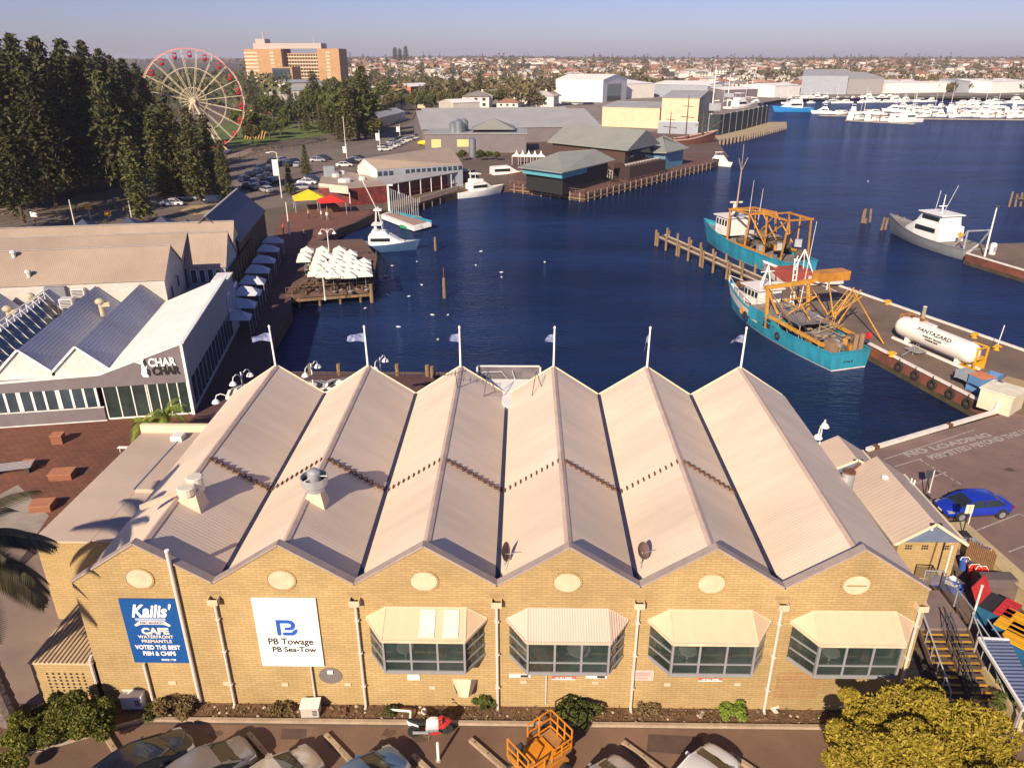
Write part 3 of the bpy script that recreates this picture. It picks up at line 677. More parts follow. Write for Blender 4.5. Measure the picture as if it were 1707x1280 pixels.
for k in range(5):
    x = -5.8+k*1.25; mb.lathe([(.05,.1),(.05,.75),(.42,.78),(.42,.82)],(x,.5,0),10)
mb.build('dining_tables', white, cr_, world=False)
# roofs
MB().add([(-6.3,.2,4.0),(-.1,.2,6.18),(-.1,D,6.48),(-6.3,D,4.1),(-6.3,.2,3.9),(-.1,.2,6.0),(-.1,D,6.3),(-6.3,D,4.0)],[(0,1,2,3),(7,6,5,4),(0,4,5,1),(1,5,6,2),(2,6,7,3),(3,7,4,0)]).build('skillion_roof', white_roof, cr_, world=False)
MB().box(-31,-6.35,.2,1.5,3.45,3.6).build('flat_roof', white, cr_, world=False)
for k in range(5):
    xr = -8.4-k*4.25; mb = MB(); y0 = 1.25; y1 = D if k < 3 else D-1
    for s in (-1,1): mb.add([(xr,y0,6.02),(xr+s*2.12,y0,4.0),(xr+s*2.12,y1,4.05),(xr,y1,6.07),(xr,y0,5.92),(xr+s*2.12,y0,3.9),(xr+s*2.12,y1,3.95),(xr,y1,5.97)],[(0,1,2,3),(7,6,5,4),(0,4,5,1),(1,5,6,2),(2,6,7,3),(3,7,4,0)])
    r_ = mb.build('gable_roof', g_roof, cr_, world=False)
    mb = MB().extr([(xr-2.0,y0+.12,3.6),(xr+2.0,y0+.12,3.6),(xr+2.0,y0+.12,4.0),(xr,y0+.12,5.88),(xr-2.0,y0+.12,4.0)],(0,.1,0)); mb.build('gable_end', mk('gable_cream',(.62,.56,.52),.7,dirt=.1), r_, world=False)
    mb = MB()
    for s in (-1,1): mb.bar((xr,y0-.02,6.03),(xr+s*2.15,y0-.02,3.99),.08,.16)
    mb.build('bargeboard', white, r_, world=False)
    if k == 2:
        mb = MB()
        for j in range(12): y = 2+j*1.35; mb.bar((xr+.45,y,5.6),(xr+.45,y,6.5),.06,.06); mb.bar((xr+1.95,y,4.2),(xr+.45,y,6.45),.05,.05)
        for a_ in ((xr+.45,6.5),(xr+.45,6.05)): mb.bar((a_[0],2,a_[1]),(a_[0],2+11*1.35,a_[1]),.07,.07)
        mb.build('roof_railing', white, r_, world=False)
        MB().add([(xr+.5,2,5.66),(xr+1.9,2,4.32),(xr+1.9,16.8,4.37),(xr+.5,16.8,5.71)],[(0,1,2,3)]).build('skylight', glass_b, r_, world=False)
# lettering
bw = mk('black_letters', (.02,.02,.022), .6)
lt = text('CHAR', .95, (-1.72,-.06,4.75), UP, wtxt, cr_, 'lettering', .03, .03, xs=.8); lt.location = (-1.72,-.06,4.75)
lt = text('CHAR', .95, (-1.55,-.06,4.0), UP, bw, cr_, 'lettering', .03, .03, xs=.8); lt.location = (-1.55,-.06,4.0)
hd = [(-3.35,4.25),(-3.3,4.75),(-3.75,4.95),(-3.35,5.05),(-3.1,5.35),(-2.95,5.0),(-2.85,4.6),(-3.0,4.3),(-2.85,4.0),(-2.95,3.6),(-3.3,3.65),(-3.45,3.95)]
MB().extr([(x,-.02,z-.08) for x,z in hd],(0,-.03,0)).build('bull_emblem', wtxt, cr_, world=False)
MB().extr([(-3.15,-.055,4.9),(-3.0,-.055,5.15),(-2.88,-.055,4.6),(-3.05,-.055,4.45)],(0,-.02,0)).extr([(-2.95,-.055,4.3),(-2.75,-.055,4.15),(-2.8,-.055,3.65),(-3.0,-.055,3.8)],(0,-.02,0)).build('emblem_black', bw, cr_, world=False)  # black pieces on the right of the bull emblem
# side sign and end bay
MB().box(.02,.12,D-1.1,D+.1,2.9,4.9).mat(1).box(.12,.13,D-.9,D-.1,3.1,4.7).build('hanging_board', [white,mk('sign_blue_grey',(.2,.25,.35),.6)], cr_, world=False)
MB().box(-1.4,0,D+.01,D+3.2,0,5.9).mat(1).box(-1.5,.1,D+.01,D+3.3,5.9,6.05).build('end_block', [wall_blue,white], cr_, world=False)
# rooftop plant
ac_m = mk('ac_unit_white', (.62,.6,.58), .6, dirt=.2)
def ac_unit(x, y, z, s, label, rz=0):
    e = E('air_conditioner', (x,y,z), label, 'air conditioner', 'air conditioners on the restaurant roof', rz)
    MB().box(-.6*s,.6*s,-.5*s,.5*s,.15,1.0*s).build('casing', ac_m, e, world=False, bev=.03)
    mb = MB()
    for k in range(5): mb.box(-.5*s,.5*s,-.5*s-.02,-.5*s-.002,.25+k*.14*s,.25+k*.14*s+.07)
    mb.build('louvre', dark, e, world=False); MB().box(-.5*s,-.4*s,-.45*s,.45*s,-.5,.149).box(.4*s,.5*s,-.45*s,.45*s,-.5,.149).build('stand', galv, e, world=False)
for px_,py_,s,lb in ((373/1444*440,330+585*.3047,1.0,'white boxy air conditioner lowest of three between the sawtooth roofs'),(437*.3047,330+530*.3047,1.05,'white boxy air conditioner middle of three between the sawtooth roofs'),(538*.3047,330+510*.3047,1.1,'white boxy air conditioner nearest the tan warehouse wall')):
    p = P(px_,py_,5.2); ac_unit(p.x,p.y,4.9,s,lb,R(10))
for (px_,py_,lb) in ((550*.3047,330+585*.3047,'cream kitchen duct on the sawtooth roof between two ridges'),(168*.3047,330+555*.3047,'yellowed kitchen duct at the back of the sawtooth roofs'),(45*.3047,330+625*.3047,'yellowed kitchen duct at the far left of the sawtooth roofs')):
    p = P(px_,py_,5.6); e = E('roof_duct',(p.x,p.y,4.9),lb,'duct','kitchen ducts on the sawtooth roofs',R(10)); MB().tube((0,0,-.4),(0,0,.9),.22,n=12).build('pipe',mk('duct_cream',(.5,.43,.28),.5,dirt=.3),e,world=False)
    MB().lathe([(.42,.9),(.45,1.1),(.25,1.3),(.05,1.35)],(0,0,0),12).cbox((.5,0,.75),(.7,.4,.4)).build('cowl',MATS['duct_cream'],e,world=False)

# three long warehouses behind, same frame
def LR(x, y): v = Matrix.Rotation(R(10.3),4,'Z')@Vector((x,y,0))+cr_.location; return (v.x,v.y)
w1 = gable_b('warehouse', LR(-52,19.7), LR(-6.1,19.7), 7.6, 6.5, 9.0, wall_w, tan_roof, 'nearest long warehouse with tan roof behind the sawtooth restaurant', 'warehouse', .15, group='tan roofed warehouses', frac=.53)
for y_,zz in ((1.4,5.0),(4.2,5.4)): 
    f = MB().box(45.95,45.99,y_,y_+.9,zz-1.2,zz+.3).build('window', white, w1, world=False); MB().box(45.991,46.0,y_+.08,y_+.82,zz-1.1,zz+.2).build('pane', glass_b, f, world=False)
mb = MB()
for x,y_ in ((15,2),(20,1),(31,3.2),(33,.8),(8,2.6),(27,3.4)):
    zz = 6.5+2.5*y_/4.03; mb.lathe([(.2,0),(.2,.45),(.32,.5),(.3,.7),(.05,.8)],(x,y_,zz),8)
mb.build('roof_vents', ac_m, w1, world=False)
MB().box(34.6,36.5,-.5,-.05,5.0,6.2).build('vent_box', mk('box_grey',(.2,.2,.23),.6), w1, world=False)
w2 = gable_b('warehouse', LR(-55,28.0), LR(-6.4,28.0), 9, 6.4, 8.5, wall_w, tan_roof, 'middle long warehouse with tan roof and a box skylight', 'warehouse', .15, group='tan roofed warehouses')
MB().box(11,15.5,2.6,4.2,7.5,8.4).mat(1).box(11.2,15.3,2.52,2.599,7.6,8.3).build('skylight_box', [white,glass_b], w2, world=False)
w2b = gable_b('link_building', LR(-6.2,28.9), LR(-1.9,28.9), 7.2, 5.3, 8.4, wall_blue, tan_roof, 'tan roofed link block with a band of windows above the flat terrace', 'building', .15, win=[(.3,4.0,3.3,5.0,4)])
w3 = gable_b('warehouse', LR(-50,35.9), LR(-2.2,35.9), 5.4, 6.1, 8.5, wall_w, tan_roof, 'farthest long warehouse with tan roof in front of the road', 'warehouse', .15, group='tan roofed warehouses')
te = E('flat_terrace', (*LR(-6,19.8),0), 'shaded flat terrace between the nearest warehouse and the boardwalk', 'terrace', rz=R(10.3))
MB().box(.1,5.2,0,8.9,0,3.2).build('block', wall_blue, te, world=False); MB().box(5.0,5.2,0,8.9,3.2,3.5).build('parapet', white, te, world=False)
# dark gabled timber hall along the boardwalk
A_, B_ = P2(397,402,6), P2(440,350,6)
dk = gable_b('timber_hall', A_, B_, 7, 6, 9.2, wood_w, dk_roof, 'dark timber hall with slate blue roof at the end of the boardwalk', 'building', .2)
A_, B_ = LR(-1.9,29.2), LR(-2.1,36)
for px_,py_,s,lb in ((450,115,2.6,'small dark hipped roof pavilion with a cream left face'),(700,105,3,'small dark hipped pavilion behind the tan warehouse, second from the left'),(880,100,2.8,'small dark hipped pavilion behind the tan warehouse near the pine'),(1012,112,1.8,'smallest dark hipped pavilion beside the dark timber hall')):
    p = P(px_*.3047,330+py_*.3047,6.5); e = E('pavilion',(p.x,p.y,0),lb,'pavilion','hipped pavilions by the road',R(10))
    MB().add([(-s,-s,4.6),(s,-s,4.6),(s,s,4.6),(-s,s,4.6),(0,0,6.5)],[(0,1,4),(1,2,4),(2,3,4),(3,0,4),(3,2,1,0)]).build('roof', dk_roof, e, world=False)
    MB().box(-s+.3,s-.3,-s+.3,s-.3,0,4.58).build('wall', wood_w, e, world=False)
# timber side wall facing the boardwalk
sw = E('timber_screen', (*LR(-1.7,24),0), 'brown timber screen wall in shade beside the boardwalk', 'wall', rz=R(10.3))
MB().box(0,.2,0,22,0,4.6).build('boards', wood_w, sw, world=False)
mb = MB()
for k in range(12): mb.box(.2,.3,k*1.9,k*1.9+.12,0,4.6)
mb.build('battens', mk('batten_dark',(.05,.03,.025),.8), sw, world=False)
# light cloth awnings by the boardwalk, blue of the shade mixed into their colour
awn_m = mk('awning_shade_tint', (.5,.53,.6), .75, var=.1, dirt=.15)
for k,(px_,py_,s) in enumerate(((402,520,2.2),(411,500,2.4),(420,480,2.5),(428,462,2.5),(436,444,2.5),(446,428,2.4),(453,410,2.3),(461,396,2.2))):
    p = P(px_,py_,2.8); e = E('awning',(p.x-.6,p.y,0),('pale awning shading the boardwalk tables nearest the restaurant sign','second pale awning along the shaded boardwalk','third pale awning along the shaded boardwalk','fourth pale awning along the shaded boardwalk','fifth pale awning along the shaded boardwalk','sixth pale awning along the shaded boardwalk','seventh pale awning along the shaded boardwalk','farthest pale awning beside the dark timber hall')[k],'awning','pale awnings along the boardwalk',R(12))
    MB().add([(-1.5,-s/2,2.3),(1.5,-s/2,2.1),(1.5,s/2,2.1),(-1.5,s/2,2.3),(-.6,0,3.1),(.6,0,2.9)],[(0,1,5,4),(1,2,5),(2,3,4,5),(3,0,4)]).build('canopy', awn_m, e, world=False)
    mb = MB()
    for x in (-1.4,1.4):
        for y in (-s/2+.1,s/2-.1): mb.tube((x,y,0),(x,y,2.15),.04)
    mb.build('frame', galv, e, world=False)
# ================================================================ MIDDLE DISTANCE: WATERFRONT RESTAURANTS
V2 = lambda p: Vector((p[0],p[1]))
def roof_b(name, cs, ze, rd, zr, wall, roof, label, cat='building', inset=.5, group=None, z0=0, walls=True, band=None):
    """building from its four eave corners and two ridge ends (world)"""
    c0 = sum((V2(c) for c in cs), Vector((0,0)))/4; e = E(name, (c0.x,c0.y,z0), label, cat, group)
    vs = [(c[0],c[1],ze) for c in cs]+[(r[0],r[1],zr) for r in rd]; vs += [(v[0],v[1],v[2]-.2) for v in vs]
    MB().add(vs, [(0,1,5,4),(1,2,5),(2,3,4,5),(3,0,4),(10,11,7,6),(11,8,7),(11,10,9,8),(10,6,9),(0,6,7,1),(1,7,8,2),(2,8,9,3),(3,9,6,0)]).build('roof', roof, e)
    ins = [c0+(V2(c)-c0)*(1-inset/max(1,(V2(c)-c0).length)) for c in cs]
    if walls:
        mb = MB(); r_ = [c0+(V2(r)-c0)*.93 for r in rd]
        mb.prism(ins, z0, ze-.1); w_ = mb.build('wall', wall, e)
    return e, ins
def rail(root, pts, z, h=1.0, step=2.0, mat=None, name='railing', world=True):
    mb = MB()
    for a, b in zip(pts, pts[1:]):
        a, b = Vector((a[0],a[1],z)), Vector((b[0],b[1],z)); n = max(1,int((b-a).length/step)); up = Vector((0,0,h))
        for k in range(n+1): q = a.lerp(b,k/n); mb.bar(q, q+up, .07, .07)
        mb.bar(a+up, b+up, .09, .06); mb.bar(a+up*.55, b+up*.55, .05, .04)
    return mb.build(name, mat or timber, root, world=world)
def piles(pts, z0, z1, step, r, root, mat, name='pile', jit=.15):
    for a, b in zip(pts, pts[1:]):
        a, b = Vector((a[0],a[1],0)), Vector((b[0],b[1],0)); n = max(1,int((b-a).length/step))
        for k in range(n): 
            q = a.lerp(b,(k+.5)/n); MB().tube((q.x,q.y,z0),(q.x,q.y,z1+random.uniform(-jit,jit)),r,n=7).build(name, mat, root)
mk('shade_interior', (.05,.022,.018), .8)
# restaurant with the tan roof and long verandah
e = E('seafood_restaurant', (*P2(690,325),0), 'seafood restaurant with tan upper roof, white gable and long red verandah over the water', 'restaurant')
def quadroof(mb, pts, th=.15):
    mb.extr([P(*q) for q in pts], (0,0,-th))
q_r0, q_r1, q_f0, q_f1 = (606,264.5,7.4),(753,247,7.4),(628,282,5.2),(771,274,4.9)
b0 = P(596,276,5.2); bl = P(*q_f0)-P(*q_r0)
MB().extr([P(*q_r0),P(*q_r1),P(*q_f1),P(*q_f0)],(0,0,-.15)).extr([P(*q_r0),P(*q_r1),P(753,247,7.4)+(P(753,247,7.4)-P(771,274,7.4))*.18,b0],(0,0,-.15)).build('upper_roof', tan_roof, e)
a0, a1 = P(*q_f0), P(*q_f1); d_ = (a1-a0).normalized(); back = Vector((-d_.y,d_.x,0))
MB().extr([(b0.x,b0.y,0),(b0.x,b0.y,b0.z-.1),P(*q_r0)-Vector((0,0,.15)),(a0.x,a0.y,a0.z-.1),(a0.x,a0.y,0)],d_*.15).mat(0).build('gable_wall', white, e)
mb = MB().extr([(a0.x,a0.y,0),(a1.x,a1.y,0),(a1.x,a1.y,4.8),(a0.x,a0.y,5.05)],back*4); up_w = mb.build('upper_wall', wall_blue, e)
n = 16
for k in range(n):
    if k in (3,4): continue
    q = a0.lerp(a1,(k+.15)/n); r = a0.lerp(a1,(k+.85)/n); MB().extr([(q.x,q.y,3.7),(r.x,r.y,3.7),(r.x,r.y,4.6),(q.x,q.y,4.6)],-back*.06).build('window', glass_b, up_w)
vf0, vf1, vb0, vb1 = P(645,308,3.3), P(784,283,3.3), P(622,297,3.8), P(761,279,3.9)
MB().extr([vf0,vf1,vb1,vb0],(0,0,-.12)).build('verandah_roof', g_roof2, e)
rs_ = mk('red_shopfront', (.22,.03,.025), .6, c2=(.05,.02,.02), scale=1.2)
d2 = (vf1-vf0); bk = Vector((-d2.y,d2.x,0)).normalized()
MB().extr([(vf0+bk*1.2)*1, (vf1+bk*1.2), (vf1.x+bk.x*1.2,vf1.y+bk.y*1.2,0),(vf0.x+bk.x*1.2,vf0.y+bk.y*1.2,0)], bk*5).build('shopfront', rs_, e)
for k in range(9):
    q = vf0.lerp(vf1,k/8)+bk*.1; MB().tube((q.x,q.y,0),(q.x,q.y,3.25),.09).build('post', white, e)
mb = MB()
for k in range(20):
    q = vf0.lerp(vf1,(k+.5)/20)+bk*.6-Vector((0,0,3.3)); mb.cbox((q.x,q.y,.75),(.9,.9,.06),.9); mb.tube((q.x,q.y,0),(q.x,q.y,.75),.05)
mb.build('tables', rs_, e)
# its low left wing with the curved sign band
lw = [P(534,297,3.6),P(531,312,3.6),P(580,313,3.6),P(645,308,3.6),P(624,296,3.6),P(590,288,3.6),P(548,285,3.6)]
MB().extr(lw,(0,0,-.2)).build('wing_roof', tan_roof, e)
MB().prism([(p.x,p.y) for p in [lw[0],lw[1],lw[2],lw[3],lw[4],lw[5],lw[6]]],0,3.35).build('wing_wall', rs_, e)
mb = MB(); s0, s1 = P(532,313,3.3), P(581,318,3.3)
mb.bar((s0.x,s0.y,3.4),(s1.x,s1.y,3.4),.2,1.5); sb = mb.build('sign_band', mk('sign_cream2',(.6,.5,.42),.6), e)
mb = MB()
for px_,py_,s in ((575,300,1.5),(560,292,.9),(548,288,.8),(570,287,.7),(604,297,.8)):
    p = P(px_,py_,4); mb.lathe([(s,3.6),(s,4.1),(s*.7,4.3)],(p.x,p.y,0),10)
mb.build('roof_plant', ac_m, e)
p = P(549,290,4); MB().cbox((p.x,p.y,4.6),(2,1.6,2),.5).build('chimney_block', MATS['wall_blue'] if 'wall_blue' in MATS else wall_blue, e)
d0, d1 = P2(699,339), P2(782,312)
jd = E('restaurant_deck', (*P2(690,335),0), 'timber dining deck on piles in front of the red verandah', 'deck')
MB().prism([P2(640,350),P2(699,339),P2(765,318),P2(802,310),P2(790,290),P2(640,320)],-.35,.06).build('planks', timber, jd)
piles([P2(648,349),P2(699,339),P2(765,318),P2(802,311)], -2.6, -.3, 3, .16, jd, pile_m)
rail(jd, [P2(699,338.5),P2(765,317.5),P2(800,310)], .06, 1, 2.5, white)
# yellow and red shade tents
def tent(px_, py_, s, zt, mat, label):
    p = P(px_,py_,2.5); e = E('shade_tent', (p.x,p.y,0), label, 'tent', 'shade tents of the seafood restaurant', R(20))
    MB().add([(-s,-s,2.3),(s,-s,2.3),(s,s,2.3),(-s,s,2.3),(0,0,zt)],[(0,1,4),(1,2,4),(2,3,4),(3,0,4)]).build('canopy', mat, e, world=False)
    mb = MB(); [mb.tube((x,y,0),(x,y,2.3),.06) for x in (-s+.1,s-.1) for y in (-s+.1,s-.1)]; mb.build('frame', galv, e, world=False)
tent(515,328,3.0,3.9, mk('yellow_canvas',(.8,.5,.02),.7,var=.1), 'yellow shade tent beside the red one at the restaurant corner')
tent(552,333,2.5,3.4, mk('red_canvas',(.55,.03,.02),.7,var=.1), 'red shade tent beside the yellow one at the restaurant corner')
# slatted fence and moored pontoon
sf = E('slatted_screen', (*P2(648,352),0), 'tall slatted screen in a white frame at the water edge', 'fence')
a_, b_ = P(649,352,0), P(699,357,0)
for k in range(14):
    q = a_.lerp(b_,(k+.5)/14); hh = 4.4-1.6*k/13; MB().bar((q.x,q.y,-.4),(q.x,q.y,hh),.3,.1).build('slat', galv, sf)
MB().bar((a_.x,a_.y,0),(a_.x,a_.y,4.9),.35,.3).bar((a_.x,a_.y,4.9),(a_.x+.9,a_.y+.3,4.9),.3,.3).build('frame_post', white, sf)
po = E('pontoon', (*P2(675,372,-1.3),-1.5), 'moored white and turquoise pontoon with a raised sloping end', 'pontoon')
pp = [P(631,357,-.6),P(690,379,-.6),P(719,371,-.2),P(700,361,-.6),P(652,352,-.6)]
MB().extr(pp,(0,0,-.7)).build('hull', white, po)
MB().extr([p+Vector((0,0,.05)) for p in [P(640,357,-.6),P(690,376,-.6),P(712,370,-.3),P(660,354,-.6)]],(0,0,-.04)).build('deck', mk('pontoon_deck',(.3,.2,.17),.8), po)
MB().bar(P(652,352,-.45),P(719,370,-.1),.3,.5).build('gunwale', teal_p, po); MB().bar(P(668,377,-1.2),P(690,382,-1.2),.4,.5).build('fender', mk('green_paint',(.03,.25,.08),.6), po)
# ---- big waterfront complex
e1, ins = roof_b('harbour_restaurant', [(17.5,146),(26.9,136.8),(40.6,158.5),(31.2,167.7)], 5, [(26.8,152.5),(35.6,158.2)], 7.5, mk('open_side_shade',(.02,.02,.022),.6), green_roof, 'low hip roofed harbour restaurant with turquoise fascia on the piled deck', 'restaurant', 2.2)  # plain dark walls imitate the shade inside an open-sided pavilion
MB().extr([(18.6,146.2,4.75),(27,138,4.75),(27,138,3.6),(18.6,146.2,3.6)],(.1,.12,0)).extr([(27,138,4.75),(33,147.5,4.75),(33,147.5,3.6),(27,138,3.6)],(-.12,.1,0)).build('fascia_band', mk('turquoise_band',(.08,.3,.36),.6), e1)
e2, ins = roof_b('function_hall', [(25,184),(44,164),(54.5,180),(35.5,200)], 6.6, [(30.5,191.5),(49.4,171.8)], 10.6, wood_w, green_roof, 'large hall with sweeping sage roof and a glazed gable above the deck', 'building', 1.5)
MB().extr([(44.2,166,3.2),(53,179.4,3.2),(48.6,172.6,9.4)],(-.4,.3,0)).build('gable_glass', glass_d, e2)
tb = E('terrace_block', (50,170,0), 'dark brown balcony block below the glazed gable of the function hall', 'terrace')
MB().prism([(44,158),(55,172.5),(51,178),(41,165)],0,3.4).build('wall', mk('dark_brown_block',(.06,.035,.03),.8), tb)
rail(tb, [(44,158),(55,172.5)], 3.4, 1.0, 1.5, MATS['rust']); 
mb = MB()
for k in range(12): q = Vector((44.5,159,3.4)).lerp(Vector((54,172,3.4)),k/11)+Vector((-1.2,.9,0)); mb.cbox((q.x,q.y,3.8),(.8,.8,.06)); mb.tube((q.x,q.y,3.4),(q.x,q.y,3.8),.1)
mb.build('tables', white, tb)
st = E('deck_stairs', (41,158,0), 'brown outdoor stairs with white handrail down to the deck', 'stairs')
mb = MB()
for k in range(12): mb.cbox((38.2+.42*k*.5+.2, 160.5-.42*k*1.15, 3.3-k*.28),(2.4,.55,.08),-.4)
mb.build('treads', wood_w, st); rail(st, [(37.3,160.5),(39.5,154.5)], 1.2, 1.8, 1.2, white); 
e3, ins = roof_b('corner_restaurant', [(46,180),(55.8,177),(64,188.5),(58,203)], 4.6, [(56.6,189),(57.4,193)], 7.6, mk('blue_band_wall',(.1,.25,.36),.7), green_roof, 'hip roofed corner restaurant with blue wall at the end of the deck', 'restaurant', 1.6)
gb = E('grey_pavilion', (5,222,0), 'dark grey block with a small pyramid roof and yellow windows', 'building')
MB().box(-12,19.5,218,236,0,5.6).build('wall', wall_g, gb); MB().box(-12.3,8,217.7,236,5.603,5.75).box(8.01,19.8,217.7,236,5.603,5.8).build('roof', g_roof2, gb)
MB().add([(2,221,6.6),(16,221,6.6),(16,234,6.6),(2,234,6.6),(9,228,9.6)],[(0,1,4),(1,2,4),(2,3,4),(3,0,4),(3,2,1,0)]).build('pyramid_roof', green_roof, gb); MB().box(4,14,223,232,5.8,6.6).build('lantern', dark, gb)
MB().box(-2,2.4,217.9,218,1.8,4).build('window', mk('ochre_window',(.6,.5,.22),.5), gb); MB().box(-10,-7,217.9,218,1.5,4).build('window', MATS['ochre_window'], gb)
gable_b('grey_shed', (-16,243), (46,256), 44, 5, 9.5, wall_g, g_roof2, 'broad pale grey shed roof behind the harbour restaurants', 'shed', .3)
gable_b('grey_shed', (-22,292), (38,300), 30, 5, 8, wall_g, g_roof2, 'low grey shed with roof vents behind the silos', 'shed', .3)
cream_w = mk('cream_sheet_wall', (.62,.5,.34), .7, var=.05, dirt=.12)
gable_b('cream_hall', P2(1003,211), P2(1098,215), 34, 8.2, 9.5, cream_w, g_roof2, 'long cream hall with a grey roof behind the sage roofs', 'building', .3)
gable_b('cream_hall', P2(1100,221), P2(1161,223), 40, 13, 15, cream_w, g_roof2, 'tall cream hall beside the dark slipway fence', 'building', .3)
mb = MB(); x0, y0 = P2(1096,222.5); x1, y1 = P2(1163,224.5); 
ww = E('slip_wall', (x0,y0,0), 'blue grey wall along the foot of the tall cream hall', 'wall'); MB().bar((x0,y0,2.2),(x1,y1,2.2),.4,4.4).build('panel', wall_blue, ww); MB().bar((x0,y0,4.5),(x1,y1,4.5),.6,.2).build('capping', white, ww)
wb = gable_b('boat_shed', P2(926,169), P2(1004,171), 45, 14, 17, white, white_roof, 'tall white boat shed with a dark open end', 'shed', .3, hip=0)
L_ = (V2(P2(1004,171))-V2(P2(926,169))).length
MB().box(L_-.01,L_+.06,8,34,0,11).build('door', MATS['wall_blue'] if 0 else glass_b, wb, world=False)
MB().box(-10,-.1,4,30,0,9).build('side_wing', white, wb, world=False)
gable_b('marina_shed', P2(1012,166), P2(1090,163), 60, 10, 12, mk('white_sheet_wall',(.7,.66,.6),.7,dirt=.1), white_roof, 'wide white marina shed right of the tall boat shed', 'shed', .3)
gable_b('marina_shed', P2(1086,161), P2(1178,164), 40, 9, 11, wall_blue, white_roof, 'blue grey marina shed with white roof behind the tall cream hall', 'shed', .3)
# dark sheet piling fence of the slipway
fe = E('slipway_fence', (*P2(1230,220),0), 'dark green tall screen fence round the slipway', 'fence')
fp = [P2(1163,224),P2(1197,226),P2(1240,216),P2(1278,205)]
mb = MB()
for a_, b_ in zip(fp, fp[1:]): mb.bar((*a_,3.6),(*b_,3.6),.4,7.6)
mb.build('screen', mk('screen_green',(.03,.045,.045),.8,c2=(.015,.025,.03),scale=.4,stretch=(3,3,.2)), fe)
piles(fp, 0, 7.8, 7, .3, fe, galv, 'post')
# timber deck around the complex, with piles and railings
wd = E('harbour_deck', (*P2(975,320),0), 'long piled timber deck round the harbour restaurants', 'deck')
dpts = [P2(850,309.5),P2(975,325.5),P2(1188,272.5)]
MB().prism([P2(850,309.5),P2(975,325.5),P2(1188,272.5),P2(1175,262),P2(985,305),P2(862,292)],-.4,.12).build('planks', mk('deck_red_timber',(.16,.08,.06),.9,c2=(.1,.05,.04),scale=1.5,dirt=.2), wd)
piles(dpts, -2.6, .5, 2.6, .17, wd, mk('grey_pile',(.34,.27,.22),.9,c2=(.2,.16,.13),scale=2,dirt=.3))
rail(wd, dpts, .12, 1.0, 2.4, mk('rail_brown',(.22,.12,.09),.8))
mb = MB(); [mb.bar((*a_,-.9),(*b_,-.9),.2,.3) for a_, b_ in zip(dpts,dpts[1:])]; mb.build('bracing', pile_m, wd)
# white pointed tents
for k in range(5):
    p = P(861+k*10.2,258+k*.2,2.6); e = E('marquee', (p.x,p.y,0), 'white pointed marquee, '+('first','second','third','fourth','last')[k]+' of five in a row before the grey pavilion', 'marquee', 'row of white marquees')
    MB().add([(-1.3,-1.3,2.2),(1.3,-1.3,2.2),(1.3,1.3,2.2),(-1.3,1.3,2.2),(-.3,-.3,2.9),(.3,-.3,2.9),(.3,.3,2.9),(-.3,.3,2.9),(0,0,3.9)],[(0,1,5,4),(1,2,6,5),(2,3,7,6),(3,0,4,7),(4,5,8),(5,6,8),(6,7,8),(7,4,8)]).build('canopy', mk('tent_white',(.8,.74,.66),.7,var=.04), e, world=False)
    mb = MB(); [mb.tube((x,y,0),(x,y,2.2),.05) for x in (-1.2,1.2) for y in (-1.2,1.2)]; mb.build('frame', white, e, world=False)
# silos
for px_,pb,pt,r,lb in ((757,251,202,1.3,'leftmost tall grey silo of the trio'),(766,252,198,1.5,'middle tall grey silo of the trio'),(775,250,197,1.3,'right tall grey silo of the trio'),(788,264,229,1.1,'short pale silo standing in front of the tall trio'),(796,248,222,1.2,'cream conical topped silo beside the grey pavilion')):
    b = P(px_,pb,0); h = hgt(px_,pb,pt); e = E('silo', (b.x,b.y,0), lb, 'silo', 'brewery silos'); MB().lathe([(r,0),(r,h*.9),(r*.45,h*.98),(.1,h)],(0,0,0),18).build('tank', mk('silo_steel',(.28,.3,.34),.35,.5,dirt=.15) if pb != 248 else cream_trim, e, world=False, smooth=True)
    MB().bar((r+.1,0,.5),(r+.1,0,h*.92),.4,.06).build('ladder', galv, e, world=False)

# ================================================================ FERRIS WHEEL
base = P(337,256,0); RW, HW = 14.6, 15.4
fw_ = E('ferris_wheel', base, 'tall ferris wheel with white spokes and red gondolas above the pines', 'ferris wheel', rz=R(12))
wh = mk('wheel_white', (.55,.45,.33), .45, var=.08)
def ring(mb, r, y, t, n=72, cz=HW):
    for k in range(n):
        a0, a1 = 2*PI*k/n, 2*PI*(k+1)/n; mb.bar((r*math.cos(a0),y,cz+r*math.sin(a0)),(r*math.cos(a1),y,cz+r*math.sin(a1)),t,t)
for y in (-.9,.9):
    mb = MB(); ring(mb, RW, y, .24); mb.build('rim', mk('rim_pink',(.55,.2,.19),.5) if y < 0 else wh, fw_, world=False)
    mb = MB(); ring(mb, RW*.64, y, .11, 60); ring(mb, RW*.26, y, .11, 40); mb.build('inner_ring', wh, fw_, world=False)
NS = 20
for k in range(NS):
    a_ = 2*PI*(k+.3)/NS; mb = MB()
    for y in (-.9,.9): mb.bar((.5*math.cos(a_),y*1.3,HW+.5*math.sin(a_)),(RW*math.cos(a_),y,HW+RW*math.sin(a_)),.13,.13)
    mb.bar((RW*math.cos(a_),-.9,HW+RW*math.sin(a_)),(RW*math.cos(a_),.9,HW+RW*math.sin(a_)),.15,.15)
    mb.build('spoke', wh, fw_, world=False)
gm = mk('gondola_red', (.42,.02,.03), .45, var=.2)
